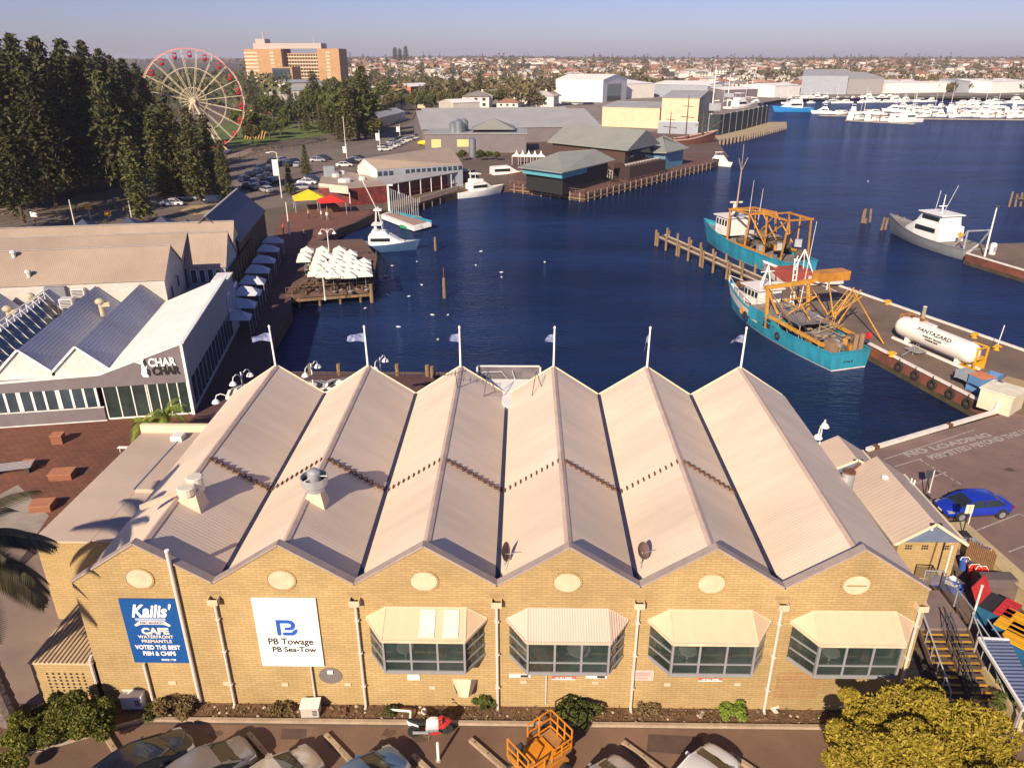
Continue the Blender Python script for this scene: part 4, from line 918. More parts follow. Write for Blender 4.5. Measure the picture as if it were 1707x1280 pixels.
for k in range(NS):
    a_ = 2*PI*(k+.8)/NS; x, z = (RW-.9)*math.cos(a_), HW+(RW-.7)*math.sin(a_)
    mb = MB(); mb.lathe([(.2,-1.9),(.6,-1.7),(.7,-1.1)],(x,0,z),10); mb.lathe([(.75,-.45),(.5,-.1),(.1,0)],(x,0,z),10)
    for t_ in range(4): mb.tube((x+.8*math.cos(t_*PI/2+.7),.8*math.sin(t_*PI/2+.7),z-1.2),(x+.6*math.cos(t_*PI/2+.7),.6*math.sin(t_*PI/2+.7),z-.4),.05)
    mb.build('gondola', gm, fw_, world=False)
MB().tube((0,-2.2,HW),(0,2.2,HW),.9,n=14).build('hub', wh, fw_, world=False)
for s in (-1,1):
    for y in (-2.4,2.4): MB().tube((0,y*.8,HW),(s*7,y*1.9,0),.32,.4).build('support_leg', wh, fw_, world=False)
MB().box(-8,8,-5,5,0,.5).build('platform', galv, fw_, world=False)

# ================================================================ HOSPITAL
A_, B_ = P(415,148,0), P(570,148,0); L_ = (B_-A_).length; rz = math.atan2((B_-A_).y,(B_-A_).x)
hs = E('hospital', (A_.x,A_.y,0), 'big orange brick hospital block with banded floors on the skyline', 'building', rz=rz)
hb = bricks('hospital_brick', (.46,.28,.14), (.42,.25,.12), (.38,.23,.12), 3, 1.2, 'XZ', .05, .2, .1); band = mk('hospital_band', (.62,.5,.36), .8)
fH = 2.9; H_ = 37
def hblock(x0,x1,y0,y1,h,name,fl): MB().box(x0,x1,y0,y1,0,h).build(name, hb, hs, world=False)
hblock(0,.39*L_,0,30,H_-1,'wing',1); hblock(.77*L_,L_,0,30,H_-1,'wing',1); hblock(.39*L_+.01,.77*L_-.01,9,28,H_-5,'core',1)
mb = MB()
for k in range(9): z = 6+k*3.2; mb.box(-.4,.14*L_,-.3,-.01,z,z+1.5); mb.box(.27*L_,.31*L_,-.3,-.01,z,z+1.7); mb.box(.86*L_,.9*L_,-.3,-.01,z,z+1.7)
for k in range(8): z = 6+k*3.2; mb.box(.4*L_,.76*L_,8.4,8.99,z,z+1.0)
mb.build('floor_bands', band, hs, world=False)
mb = MB()
for k in range(8):
    z = 7.7+k*3.2
    for j in range(12): x = .405*L_+j*.0295*L_; mb.box(x,x+.02*L_,8.8,8.995,z-.6,z+.9)
mb.build('window_rows', glass_d, hs, world=False)
MB().box(.08*L_,.8*L_,6,26,H_-.99,H_+4).build('plant_room', mk('plant_grey',(.42,.36,.33),.7), hs, world=False)
MB().box(.1*L_,.2*L_,8,24,H_+4.01,H_+8).tube((.165*L_,15,H_+8),(.165*L_,15,H_+14),.7).tube((.7*L_,15,H_+4),(.7*L_,15,H_+11),.4).build('mast', MATS['plant_grey'], hs, world=False)
MB().box(.36*L_,.62*L_,-38,-12,0,20).mat(1).box(.42*L_,.60*L_,-38.3,-38.01,4,19).build('podium', [hb,glass_b], hs, world=False)

# ================================================================ SUBURB HOUSES
terr = [mk('terracotta_tiles',(.33,.16,.1),.85,c2=(.25,.12,.08),scale=.5), mk('pale_metal_roof',(.5,.46,.42),.6,dirt=.1), mk('grey_tiles',(.2,.18,.17),.8), mk('faded_red_tiles',(.4,.23,.17),.85)]
hwall = [mk('house_white',(.68,.62,.54),.8), mk('house_cream',(.55,.45,.32),.8), mk('house_brick',(.32,.17,.1),.9)]
def house_mesh(w_, d_, ri, wi, two):
    mb = MB(); h = 5.6 if two else 3.2
    mb.mat(0).box(-w_/2,w_/2,-d_/2,d_/2,-1,h); o_ = .6; r_ = 2.4
    mb.mat(1).add([(-w_/2-o_,-d_/2-o_,h),(w_/2+o_,-d_/2-o_,h),(w_/2+o_,d_/2+o_,h),(-w_/2-o_,d_/2+o_,h),(-w_/2+d_/2.4,0,h+r_),(w_/2-d_/2.4,0,h+r_)],[(0,1,5,4),(1,2,5),(2,3,4,5),(3,0,4),(3,2,1,0)])
    mb.mat(2)
    for x in (-w_*.34,-w_*.05,w_*.25):
        mb.box(x,x+1.7,-d_/2-.06,-d_/2-.01,1,2.5)
        if two: mb.box(x,x+1.7,-d_/2-.06,-d_/2-.01,3.6,5)
    mb.mat(0).box(w_*.2,w_*.2+.9,.5,1.4,h+.5,h+r_+.9)
    o = mb.build('suburban_house', [hwall[wi],terr[ri],dark]); return o
rnd = random.Random(11)
protos = []
for k,(w_,d_,ri,wi,two) in enumerate(((15,11,0,0,0),(13,10,1,1,0),(17,11,3,2,0),(14,10,2,0,1),(19,12,0,1,1),(22,14,1,0,1))): 
    o = house_mesh(w_,d_,ri,wi,two); o.location = (0,-500,0); protos.append(o)
roofn = ['terracotta roofed','pale metal roofed','faded red roofed','grey tiled two storey','big terracotta roofed two storey','wide white pale roofed']
houses = []
def shoreclear(x, y): return not inside((x,y), shore)
tries = 0; used = []
while len(used) < 900 and tries < 30000:
    tries += 1
    px_ = rnd.uniform(430,1715); d = rnd.uniform(0,1)**1.25*2300+470; 
    x = CAM.x+(px_-835)/FPX*d; y = CAM.y+d
    if x < -150 and d < 640: continue
    if d < 560 and px_ < 560: continue
    if px_ > 930 and d < 700: continue
    if px_ < 600 and d < 900: continue
    if not shoreclear(x,y) : continue
    if any((x-u[0])**2+(y-u[1])**2 < (17+d*.004)**2 for u in used[-400:]): continue
    used.append((x,y,d))
used.sort(key=lambda u: u[2])
for n_, (x,y,d) in enumerate(used[:288]):
    k = rnd.choice((0,0,1,1,1,2,3,5,5,4)); o = protos[k].copy(); col.objects.link(o); o.location = (x,y,terrain(x,y)); o.rotation_euler = (0,0,rnd.choice((0,.12,1.55,.3,-.25,1.8)))
    s = rnd.uniform(.85,1.15); o.scale = (s,s,s)
    tag(o, roofn[k]+' far-off house among the suburb trees', 'house', roofn[k]+' suburb houses')
for o in protos: bpy.data.objects.remove(o)
mb = MB()
for (x,y,d) in used[288:]:
    for rep in range(2):
        x2, y2 = x+rep*rnd.uniform(14,30), y+rep*rnd.uniform(-14,30); z = terrain(x2,y2); w_, d_, h = rnd.uniform(10,22), rnd.uniform(8,14), rnd.choice((3.2,3.2,5.6)); wi = rnd.randrange(3); ri = 3+rnd.choice((0,0,1,1,2,3))
        mb.mat(wi).box(x2-w_/2,x2+w_/2,y2-d_/2,y2+d_/2,z-1,z+h); mb.mat(ri).add([(x2-w_/2-.5,y2-d_/2-.5,z+h),(x2+w_/2+.5,y2-d_/2-.5,z+h),(x2+w_/2+.5,y2+d_/2+.5,z+h),(x2-w_/2-.5,y2+d_/2+.5,z+h),(x2-w_/2+d_/2.4,y2,z+h+2.4),(x2+w_/2-d_/2.4,y2,z+h+2.4)],[(0,1,5,4),(1,2,5),(2,3,4,5),(3,0,4)])
o = mb.build('distant_houses', hwall+terr); tag(o, 'dense far-off houses fading into the hazy ridge', 'houses'); o['kind'] = 'stuff'
# town blocks left of centre, behind the park
def block(pxa, pxb, h, dep, wall, roof, label, hip=0, rise=1.5): return gable_b('town_building', P2(*pxa), P2(*pxb), dep, h, h+rise, wall, roof, label, 'building', .3, hip=hip)
block((455,178),(522,176), 9, 30, wall_w, g_roof2, 'pale terrace of town buildings right behind the ferris wheel park')
block((478,165),(545,162), 11, 30, hwall[0], g_roof2, 'white town block below the hospital')
block((622,188),(700,180), 6, 22, cream_trim, tan_roof, 'long yellow station shed with tan roof beside the road')
block((686,176),(724,172), 11, 16, mk('salmon_wall',(.45,.14,.09),.8), white_roof, 'salmon red gabled building beside a white one')
block((660,172),(690,170), 9, 18, hwall[0], white_roof, 'white gabled building left of the salmon red one')
block((728,170),(775,168), 8, 20, wall_g, g_roof2, 'dark grey commercial building by the trees')
block((800,158),(860,156), 8, 24, hwall[0], white_roof, 'white commercial building above the silos')
block((880,152),(925,150), 7, 24, hwall[2], terr[0], 'brick building with terracotta roof left of the boat shed', 4)
block((625,215),(668,203), 4, 8, hwall[1], g_roof2, 'small cream kiosk building on the road verge')
block((565,168),(600,166), 8, 18, hwall[1], terr[0], 'cream building with terracotta roof among the trees right of the hospital', 4)
block((636,160),(668,158), 7, 16, hwall[0], terr[2], 'white building with grey roof beyond the salmon gable', 3)
block((700,163),(722,162), 7, 14, hwall[2], white_roof, 'brick building with white roof left of the dark commercial block')
block((756,188),(800,186), 5, 16, wall_w, white_roof, 'low white building behind the row of olive trees')
block((830,170),(872,168), 6, 18, wall_g, g_roof2, 'low grey workshop in front of the white commercial building')
block((640,206),(676,201), 4, 10, hwall[0], g_roof2, 'low white kiosk row along the far side of the road')
# right: marina sheds
block((1334,157),(1410,158), 14, 70, wall_blue, g_roof2, 'largest blue grey shed on the marina shore', rise=4)
block((1411,157.5),(1470,157), 12, 60, mk('shed_grey_wall',(.3,.28,.28),.7), g_roof2, 'grey shed with open doors right of the largest marina shed', rise=4)
block((1290,163),(1332,161), 8, 30, white, white_roof, 'white low shed left of the largest marina shed')
block((1475,156),(1590,154), 8, 60, white, white_roof, 'long white low shed on the marina shore')
block((1600,155),(1640,154), 9, 40, wall_blue, g_roof2, 'blue grey tank like shed on the marina shore')
block((1650,156),(1712,154), 9, 50, white, white_roof, 'white shed at the right end of the marina shore')
block((1205,165),(1262,163), 6, 30, wall_g, white_roof, 'dark shed with white roof beyond the slipway')
# ================================================================ TREES AND PLANTS
def leaf(mb, c, s, rnd, el=1.6, tilt=.9):
    d = Vector((rnd.gauss(0,1),rnd.gauss(0,1),rnd.gauss(0,tilt))).normalized(); u = d.orthogonal().normalized(); u.rotate(Matrix.Rotation(rnd.uniform(0,6.28),3,d)); v = d.cross(u)
    c = Vector(c); mb.add([c-u*s*el,c-v*s*.6,c+u*s*el,c+v*s*.6],[(0,1,2,3)])
pine_l = leafy('pine_needles', (.028,.038,.012), (.088,.08,.027)); pine_c = leafy('column_pine_needles', (.055,.062,.018), (.115,.105,.032))
olive_l = leafy('olive_leaves', (.075,.075,.02), (.13,.11,.03)); green_l = leafy('green_leaves', (.045,.06,.014), (.095,.1,.022)); brown_l = leafy('rust_leaves', (.13,.085,.035), (.2,.14,.06))
gold_l = leafy('golden_leaves', (.15,.115,.012), (.33,.25,.03)); hedge_l = leafy('hedge_leaves', (.06,.075,.012), (.19,.18,.025)); lime_l = leafy('fern_leaves', (.11,.17,.02), (.22,.27,.04))
def conifer(name, h, rb, mat, seed, top=.1, tiers=26, nb=9, sag=.25, lf=.42, base=.12, power=1.0):
    rnd = random.Random(seed); root = bpy.data.objects.new(name, None); col.objects.link(root)
    mb = MB(); mb.tube((0,0,-.5),(0,0,h*.6),h*.016,h*.01,8); mb.tube((0,0,h*.6),(0,0,h),h*.01,.03,6)
    for k in range(tiers):
        t = k/(tiers-1); z = h*(base+(1-base)*t); r = rb*((1-t)**power)*(1-top)+rb*top
        for j in range(3): a_ = rnd.uniform(0,6.28); mb.tube((0,0,z),(r*.8*math.cos(a_),r*.8*math.sin(a_),z-r*sag*.4),.08,.02,4)
    mb.build('trunk', trunk_m, root, world=False)
    mb = MB()
    for k in range(tiers):
        t = (k+rnd.uniform(-.2,.2))/(tiers-1); z = h*(base+(1-base)*max(0,t)); r = (rb*((1-min(1,max(0,t)))**power)*(1-top)+rb*top)*rnd.uniform(.82,1.1)
        a00 = rnd.uniform(0,6.28)
        for j in range(nb):
            a_ = a00+2*PI*j/nb+rnd.uniform(-.25,.25); rr = r*rnd.uniform(.72,1.12); m_ = max(3,int(rr/ (lf*1.05)))
            for q in range(m_):
                f = (q+.8)/m_; x = rr*f; zz = z-sag*rr*f*f+.18*rr*f*math.sin(f*3)
                for _ in range(2): leaf(mb, (x*math.cos(a_)+rnd.gauss(0,lf*.5),x*math.sin(a_)+rnd.gauss(0,lf*.5),zz+rnd.gauss(0,lf*.3)), lf*rnd.uniform(.6,1.15), rnd, 1.5, 1.8)
    mb.build('crown', mat, root, world=False); return root
def broad(name, h, r, mat, seed, n=2600, lf=.4, clumps=16, trunk=.35, flat=.8):
    rnd = random.Random(seed); root = bpy.data.objects.new(name, None); col.objects.link(root)
    zc = h*(trunk+(1-trunk)*.5); rz_ = h*(1-trunk)*.5; cl = []
    for k in range(clumps):
        d = Vector((rnd.gauss(0,1),rnd.gauss(0,1),rnd.gauss(0,.8))).normalized(); f = rnd.uniform(.35,.8)
        cl.append((Vector((d.x*r*f,d.y*r*f,zc+d.z*rz_*f)), rnd.uniform(.28,.48)*r))
    mb = MB(); mb.tube((0,0,-.3),(0,0,h*trunk*1.1),r*.09,r*.06,8)
    for c, s in cl[:8]: mb.tube((0,0,h*trunk),c,r*.045,r*.015,5)
    mb.build('trunk', trunk_m, root, world=False)
    mb = MB()
    for _ in range(n):
        c, s = rnd.choice(cl); d = Vector((rnd.gauss(0,1),rnd.gauss(0,1),rnd.gauss(0,.85))).normalized(); q = c+d*s*rnd.uniform(.7,1.08)*Vector((1,1,flat)).length/1.6
        if q.z < .15: q.z = .15+rnd.random()*.2
        leaf(mb, q, lf*rnd.uniform(.6,1.2), rnd)
    mb.build('crown', mat, root, world=False); return root
big = [conifer('norfolk_pine', 30, 8.2, pine_l, s, .08, 25, 10, .3, .5, .2, .68) for s in (1,2,3)]
colp = [conifer('norfolk_pine', 20, 2.9, pine_c, s, .3, 34, 8, .1, .34, .08, .5) for s in (4,5)]
smallp = conifer('norfolk_pine', 12, 3.0, pine_c, 6, .08, 20, 8, .15, .34, .08, .9)
bro = [broad('broadleaf_tree', 9, 4.6, m_, s, 2200, .42) for m_, s in ((olive_l,7),(green_l,8),(brown_l,9),(pine_l,10))]
def put(proto, x, y, h, H0, label, group, z=0, cat='tree', sx=1, rz=None):
    s = h/H0; return setl(dup(proto, (x,y,z), rnd.uniform(0,6.28) if rz is None else rz, None, (s*sx,s*sx,s)), label, cat, group)
def setl(o, label, cat, group=None): return tag(o, label, cat, group)
# dark forest on the left: pixel x, pixel y of the base, pixel y of the tip
forest = [(-30,360,85),(30,345,100),(85,325,95),(135,315,100),(170,320,95),(205,330,120),(225,310,110),(-5,340,78),(-40,330,60),(5,300,52),(22,345,44),(48,290,66),(75,300,58),(62,345,92),(100,285,72),(118,330,64),(-15,400,90),(140,280,84),(152,310,68),(178,275,70),(170,262,90),(200,270,84),(-60,300,60),
          (215,262,95),(235,265,100),(205,300,112),(40,372,120),(-20,270,70),(95,345,112),(250,250,108),(128,265,92),(262,262,132),(12,262,75),(185,300,118),(228,290,140),(30,275,55),(70,275,72),(150,290,100),(250,275,150),(112,300,95)]
for k,(px_,pb,pt) in enumerate(forest):
    b = P(px_,pb,0); h = min(36,hgt(px_,pb,pt)); put(big[k%3], b.x, b.y, h, 30, 'tall dark pine in the dense park wood on the left', 'dark park pines', sx=.95)
for k,(px_,pb,pt,lb) in enumerate(((238,372,231,'lone columnar pine standing nearest the tan warehouse roofs'),(276,338,187,'leftmost columnar pine in the row before the ferris wheel'),(303,335,177,'second columnar pine in the row before the ferris wheel'),(334,336,181,'third columnar pine in the row before the ferris wheel'),(357,328,194,'fourth columnar pine in the row before the ferris wheel'),(380,342,235,'shorter columnar pine at the right end of the row'))):
    b = P(px_,pb,0); put(colp[k%2], b.x, b.y, hgt(px_,pb,pt), 20, lb, 'columnar pines before the ferris wheel', sx=1.05 if k else 1.2)
b = P(312,325,0); put(bro[2], b.x, b.y, 7, 9, 'brown leaved bushy tree at the foot of the columnar pines', 'park trees')
for px_,pb,pt,lb in ((511,292,241,'small conical pine among the parked cars'),(484,325,272,'small sparse pine beside the street lamp near the shade tents')):
    b = P(px_,pb,0); put(smallp, b.x, b.y, hgt(px_,pb,pt), 12, lb, 'small car park pines')
mid = [(575,225,160,'g'),(630,205,165,'g'),(622,232,190,'o'),(552,226,170,'c'),(538,222,165,'c'),(500,218,168,'g'),(512,222,175,'c'),(430,215,165,'c'),(445,210,160,'g'),(470,205,165,'c'),(455,200,160,'g'),(590,210,150,'c'),(605,205,150,'g'),(632,190,150,'c'),(640,180,140,'g'),(648,190,158,'o'),(670,185,155,'g'),(695,188,150,'o'),(710,190,152,'g'),(720,165,135,'c'),(745,165,140,'g'),(760,160,138,'o'),(790,162,140,'g'),(820,162,140,'o'),(650,160,130,'g'),(670,155,128,'o'),(685,165,140,'g'),(575,190,140,'c'),(556,170,130,'g'),(590,165,128,'g'),(610,160,125,'c'),(408,230,180,'g'),(422,240,205,'o'),(488,200,152,'c'),(507,200,152,'c'),(528,205,120,'c'),(545,212,150,'g'),(536,200,140,'g'),(520,208,152,'g'),(560,216,148,'g'),(566,237,190,'c'),(583,236,135,'c'),(598,232,145,'g'),(610,232,112,'c'),(604,225,128,'c'),(617,222,138,'c'),(590,222,150,'g'),(450,232,200,'g'),(468,226,196,'g'),(440,226,190,'g'),(480,215,180,'g'),
       (462,190,150,'c'),(440,185,150,'c'),(423,190,140,'c'),(425,160,118,'c'),(655,186,152,'o'),(662,170,140,'o'),(640,175,150,'g'),(725,182,148,'o'),(740,184,150,'o'),(755,180,128,'c'),(768,180,150,'o'),(785,178,145,'o'),(800,178,122,'c'),(815,178,150,'o'),(832,176,148,'o'),(735,170,140,'g'),(775,168,138,'o'),(845,174,150,'g'),
       (733,245,222,'g'),(742,248,226,'g'),(771,268,250,'g'),(801,268,250,'g'),(815,267,252,'g'),(828,268,253,'g'),(748,262,246,'g'),(660,118,80,'c'),(668,118,82,'c'),(678,118,78,'c'),(865,165,140,'o'),(880,160,138,'b'),(895,158,140,'o'),(850,156,130,'g'),(625,140,118,'g'),(640,150,124,'o'),(700,150,128,'o')]
for k,(px_,pb,pt,t_) in enumerate(mid):
    b = P(px_,pb,0); h = hgt(px_,pb,pt)
    if t_ == 'c': put(colp[k%2], b.x, b.y, h, 20, 'columnar pine in the middle distance beyond the car park road', 'middle distance pines', sx=1.25)
    else: put(bro[{'g':1,'o':0,'b':2}[t_]], b.x, b.y, h, 9, ('green' if t_=='g' else 'olive' if t_=='o' else 'rusty')+' rounded tree in the middle distance', ('green' if t_=='g' else 'olive' if t_=='o' else 'rusty')+' middle distance trees')
# suburb trees: nearest ones singly, the rest as a mass
hz_l = leafy('suburb_foliage', (.075,.07,.03), (.17,.13,.065), .8)
tl = [broad('suburb_tree', 9, 5.5, hz_l, 20+k, 420, 1.0, 12, .15) for k in range(3)]
cnt = 0; pts_ = []
rnd = random.Random(21)
while len(pts_) < 2700:
    px_ = rnd.uniform(400,1720); d = 480+rnd.random()**1.15*3100; x = CAM.x+(px_-835)/FPX*d; y = CAM.y+d
    if not shoreclear(x,y) or (px_ > 900 and d < 680) or (px_ < 600 and d < 800): continue
    if noise.noise(Vector((x/150,y/170,5))) < -.12: continue
    pts_.append((x,y,d))
pts_.sort(key=lambda u: u[2])
for (x,y,d) in pts_[:150]: put(tl[rnd.randrange(3)], x, y, rnd.uniform(7,13), 9, 'dusty green rounded tree between far-off suburb houses', 'suburb trees', z=terrain(x,y))
mb = MB()
for (x,y,d) in pts_[150:]:
    z0 = terrain(x,y); h = rnd.uniform(5,11)*(1.35 if rnd.random() < .1 else 1); r = rnd.uniform(4,8); tall = rnd.random() < .06
    if tall: h, r = rnd.uniform(16,26), 3.2
    for _ in range(26):
        dd = Vector((rnd.gauss(0,1),rnd.gauss(0,1),rnd.gauss(0,.9))).normalized()
        c = Vector((x+dd.x*r*.8, y+dd.y*r*.8, z0+h*.5+dd.z*h*.45)); leaf(mb, c, rnd.uniform(1.0,2.0)*(1+d/5000), rnd, 1.2)
# dense wooded ridge
for _ in range(9000):
    px_ = rnd.uniform(-200,1900); d = 2700+rnd.random()*2600; x = CAM.x+(px_-835)/FPX*d; y = CAM.y+d; leaf(mb, (x,y,terrain(x,y)+rnd.uniform(1,9)), rnd.uniform(5,10), rnd, 1.3, .5)
o = mb.build('suburb_woodland', hz_l); tag(o, 'mass of far-off trees filling the suburb up to the ridge', 'woodland'); o['kind'] = 'stuff'
# left skyline behind the park
mb = MB()
for _ in range(4200):
    px_ = rnd.uniform(-100,470) if _ < 2600 else rnd.uniform(-200,250); d = 420+rnd.random()*700 if _ < 2600 else rnd.uniform(190,330); x = CAM.x+(px_-835)/FPX*d; y = CAM.y+d
    for q in range(4): leaf(mb, (x+rnd.gauss(0,3),y+rnd.gauss(0,3),rnd.uniform(2,15)), rnd.uniform(1.2,2.2), rnd, 1.3)
o = mb.build('park_woodland', pine_l); tag(o, 'dark wood filling the background behind the ferris wheel', 'woodland'); o['kind'] = 'stuff'
for o in big+colp+[smallp]+bro+tl:
    for c in list(o.children): bpy.data.objects.remove(c)
    bpy.data.objects.remove(o)

# golden tree in the near right corner
def shrub(name, c, rx, ry, rz_, mat, n, lf, label, cat='shrub', seed=1, group=None, clumps=14, trunk=True, cr=1):
    rnd = random.Random(seed); e = E(name, (c[0],c[1],0), label, cat, group)
    cl = []
    for k in range(int(clumps*1.5)):
        d = Vector((rnd.gauss(0,1),rnd.gauss(0,1),abs(rnd.gauss(0,.9))-.25)).normalized(); f = rnd.uniform(.3,.85); cl.append((Vector((d.x*rx*f,d.y*ry*f,c[2]+d.z*rz_*f)), rnd.uniform(.16,.42)*(1.15-.5*f)*cr))
    if trunk:
        mb = MB(); mb.tube((0,0,-.1),(0,0,c[2]*.7),rx*.06,rx*.04,8)
        for q, s in cl: mb.tube((0,0,c[2]*.5),q,rx*.035,.02,5)
        mb.build('trunk', trunk_m, e, world=False)
    mb = MB()
    for _ in range(n):
        q, s = rnd.choice(cl); d = Vector((rnd.gauss(0,1),rnd.gauss(0,1),rnd.gauss(0,1)+.25)).normalized(); rr = rnd.uniform(.78,1.05)
        p = q+Vector((d.x*rx*s,d.y*ry*s,d.z*rz_*s))*rr
        if p.z < .05: p.z = rnd.uniform(.05,.3)
        leaf(mb, p, lf*rnd.uniform(.6,1.25), rnd, 1.5)
    mb.build('crown', mat, e, world=False); return e
c = P(1535,1250,2.3)
shrub('golden_tree', (c.x,c.y,2.3), 4.2, 3.3, 2.5, gold_l, 95000, .065, 'broad golden leaved tree filling the near right corner by the stairs', 'tree', 31, clumps=62, cr=.66)
for px_,py_,rx,rz_,m_,n,lb,sd in ((140,1205,1.75,1.5,hedge_l,9000,'big rounded dark green bush at the left corner of the brick wall',41),(45,1235,1.7,1.0,hedge_l,7000,'low hedge at the foot of the palm trunk',42),(95,1180,1.0,.7,green_l,2500,'low dark shrub behind the big rounded bush',43),(290,1180,1.0,.7,brown_l,1800,'dry brownish shrub beside the white cabinet under the cafe sign',44),(258,1186,.7,.5,green_l,1500,'small green shrub left of the dry brownish one',45),
    (808,1172,.62,.62,green_l,1800,'small round green shrub left of the scissor lift',46),(960,1190,1.15,.75,green_l,3800,'dark green spreading shrub behind the scissor lift',47),(1225,1186,.7,.5,lime_l,1600,'light green shrub under the third bay window from the left',48),(650,1187,.4,.3,green_l,500,'tiny green tuft near the motorbike',49),(470,1180,.7,.35,brown_l,500,'dry bush under the towage board',50),(1080,1185,.6,.4,brown_l,400,'thin dry weed right of the spreading shrub',51)):
    c = P(px_,py_,rz_*.5); shrub('shrub', (c.x,c.y,rz_*.55), rx, rx*.8 if rx < 1.3 else rx*.9, rz_, m_, int(n*1.7), .055, lb, 'shrub', sd, 'shrubs along the wall')
shrub('shrub', (P(1700,1170,.5).x,P(1700,1170,.5).y,.7), 1.3, 1.6, .9, green_l, 3000, .09, 'green shrub beside the ramp at the right edge', 'shrub', 60, 'shrubs along the wall')
# palms: trunk + drooping fronds of leaflets
def palm(name, base, top, nf, L, mat, label, seed, lw=.05, dens=26, droop=1.1, trunk_r=.3, cat='palm'):
    rnd = random.Random(seed); e = E(name, base, label, cat); b, t_ = Vector(base), Vector(top); mb = MB(); n = 14
    for k in range(n):
        p0, p1 = b.lerp(t_,k/n), b.lerp(t_,(k+1)/n); mb.tube(p0,p1,trunk_r*(1.25-.45*k/n)*1.06,trunk_r*(1.2-.45*k/n)*.94,12)
    mb.build('trunk', mk('palm_trunk',(.2,.15,.13),.95,c2=(.1,.075,.065),scale=5,bump=.7), e)
    for f in range(nf):
        a_ = 2*PI*f/nf*2.4+rnd.uniform(-.3,.3); el = rnd.uniform(-.2,1.25); mb = MB(); prev = None; p = t_.copy(); d = Vector((math.cos(a_)*math.cos(el),math.sin(a_)*math.cos(el),math.sin(el))); 
        for k in range(dens):
            q = p+d*(L/dens); mb.tube(p,q,.03*(1-k/dens)+.006,.03*(1-(k+1)/dens)+.005,4)
            side = d.cross(Vector((0,0,1))).normalized(); ll = L*.2*math.sin(PI*(.12+.85*k/dens))+.1
            for s in (-1,1):
                tip = q+side*s*ll*.85+d*ll*.7-Vector((0,0,ll*.35)); w_ = d*lw
                mb.add([q-w_,q+w_,tip],[(0,1,2)])
            p = q; d = (d-Vector((0,0,droop/dens*1.6))).normalized()
        mb.build('frond', mat, e)
    return e
palm('date_palm', (-3.7,-1.1,0), (-3.6,-1.6,9.2), 44, 4.3, leafy('palm_fronds',(.035,.035,.018),(.1,.08,.04)), 'tall date palm leaning out of the left edge with drooping dark fronds', 3, .075, 44, 1.0, .36)
b = P(262,735,0)
for k,(dx,dy,h,lb) in enumerate(((0,0,2.2,'bushy bright palm behind the annex parapet, right one'),(-1.4,-.3,1.6,'bushy yellowish palm behind the annex parapet, left one'))):
    palm('clump_palm', (b.x+dx+1,b.y+dy,0), (b.x+dx+1.1,b.y+dy,h), 22, 2.0, lime_l, lb, 8+k, .04, 18, 1.4, .12)
# ================================================================ WHARVES, JETTIES, PILES
wh_deck = mk('wharf_concrete', (.21,.145,.105), .9, c2=(.14,.1,.08), scale=.35, bump=.2, dirt=.35)
rustwall = mk('rusty_wharf_wall', (.24,.075,.045), .9, c2=(.12,.045,.03), scale=.9, bump=.5, dirt=.3)
moss = mk('mossy_wall', (.09,.065,.03), .95, c2=(.035,.03,.018), scale=.8, bump=.7, bscale=4)
kerb_w = mk('wharf_kerb_paint', (.72,.66,.6), .6, dirt=.15)
def wharf(name, pts, edges, label):
    e = E(name, (pts[0][0],pts[0][1],0), label, 'wharf')
    MB().prism(pts, -.35, .03).build('deck', wh_deck, e)
    mbk, mbw, mbm = MB(), MB(), MB()
    for a_, b_ in edges:
        A_, B_ = Vector((*a_,0)), Vector((*b_,0)); mbk.bar(A_+Vector((0,0,.12)), B_+Vector((0,0,.12)), .28, .2); n = (B_-A_).cross(Vector((0,0,1))).normalized()
        for sgn in (1,):
            mbw.bar(A_+Vector((0,0,-.55)), B_+Vector((0,0,-.55)), .3, .9); mbm.bar(A_+Vector((0,0,-1.5)), B_+Vector((0,0,-1.5)), .5, 1.0)
    mbk.build('kerb', kerb_w, e); mbw.build('side_planking', rustwall, e); mbm.build('lower_wall', moss, e)
    return e
W0, W1, W2, W3, W4 = (58.7,31.6),(48.8,70.5),(59.6,69.3),(69.9,44.3),(77,27)
wf = wharf('wharf', [W0,W1,W2,W3,W4,(74,24)], [(W0,W1),(W1,W2),(W2,W3),(W3,W4)], 'long concrete wharf with white kerb and rusty side beside the blue trawlers')
def fender(x, y, z, rz, label, group='tyre fenders on the wharf side'):
    e = E('tyre_fender', (x,y,z), label, 'tyre', group, rz); mb = MB(); n = 14
    mb2 = []
    for k in range(n):
        a_ = 2*PI*k/n; c = Vector((math.cos(a_)*.36,0,math.sin(a_)*.36)); rg = []
        for j in range(8): b_ = 2*PI*j/8; rg.append(c+Vector((math.cos(a_)*math.cos(b_)*.15, math.sin(b_)*.13, math.sin(a_)*math.cos(b_)*.15)))
        mb2.append(rg)
    mb.loft(mb2+[mb2[0]], caps=False).build('tyre', black, e, world=False, smooth=True)
    MB().bar((0,0,.4),(0,.05,.9),.04,.04).build('chain', steel_d, e, world=False); return e
va = Vector((*W0,0)); vb = Vector((*W1,0)); dirw = (vb-va).normalized(); angw = math.atan2(dirw.y,dirw.x)
for k,(px_,py_) in enumerate(((1482,613),(1513,627),(1545,642),(1581,657),(1614,672))):
    p = P(px_,py_,-.5); t = (p-va).dot(dirw); q = va+dirw*t; nrm = Vector((-dirw.y,dirw.x,0)); 
    fender(q.x+nrm.x*.32, q.y+nrm.y*.32, -.5, angw, ('first','second','third','fourth','fifth')[k]+' black tyre fender on the rusty wharf side counting from the trawler stern')
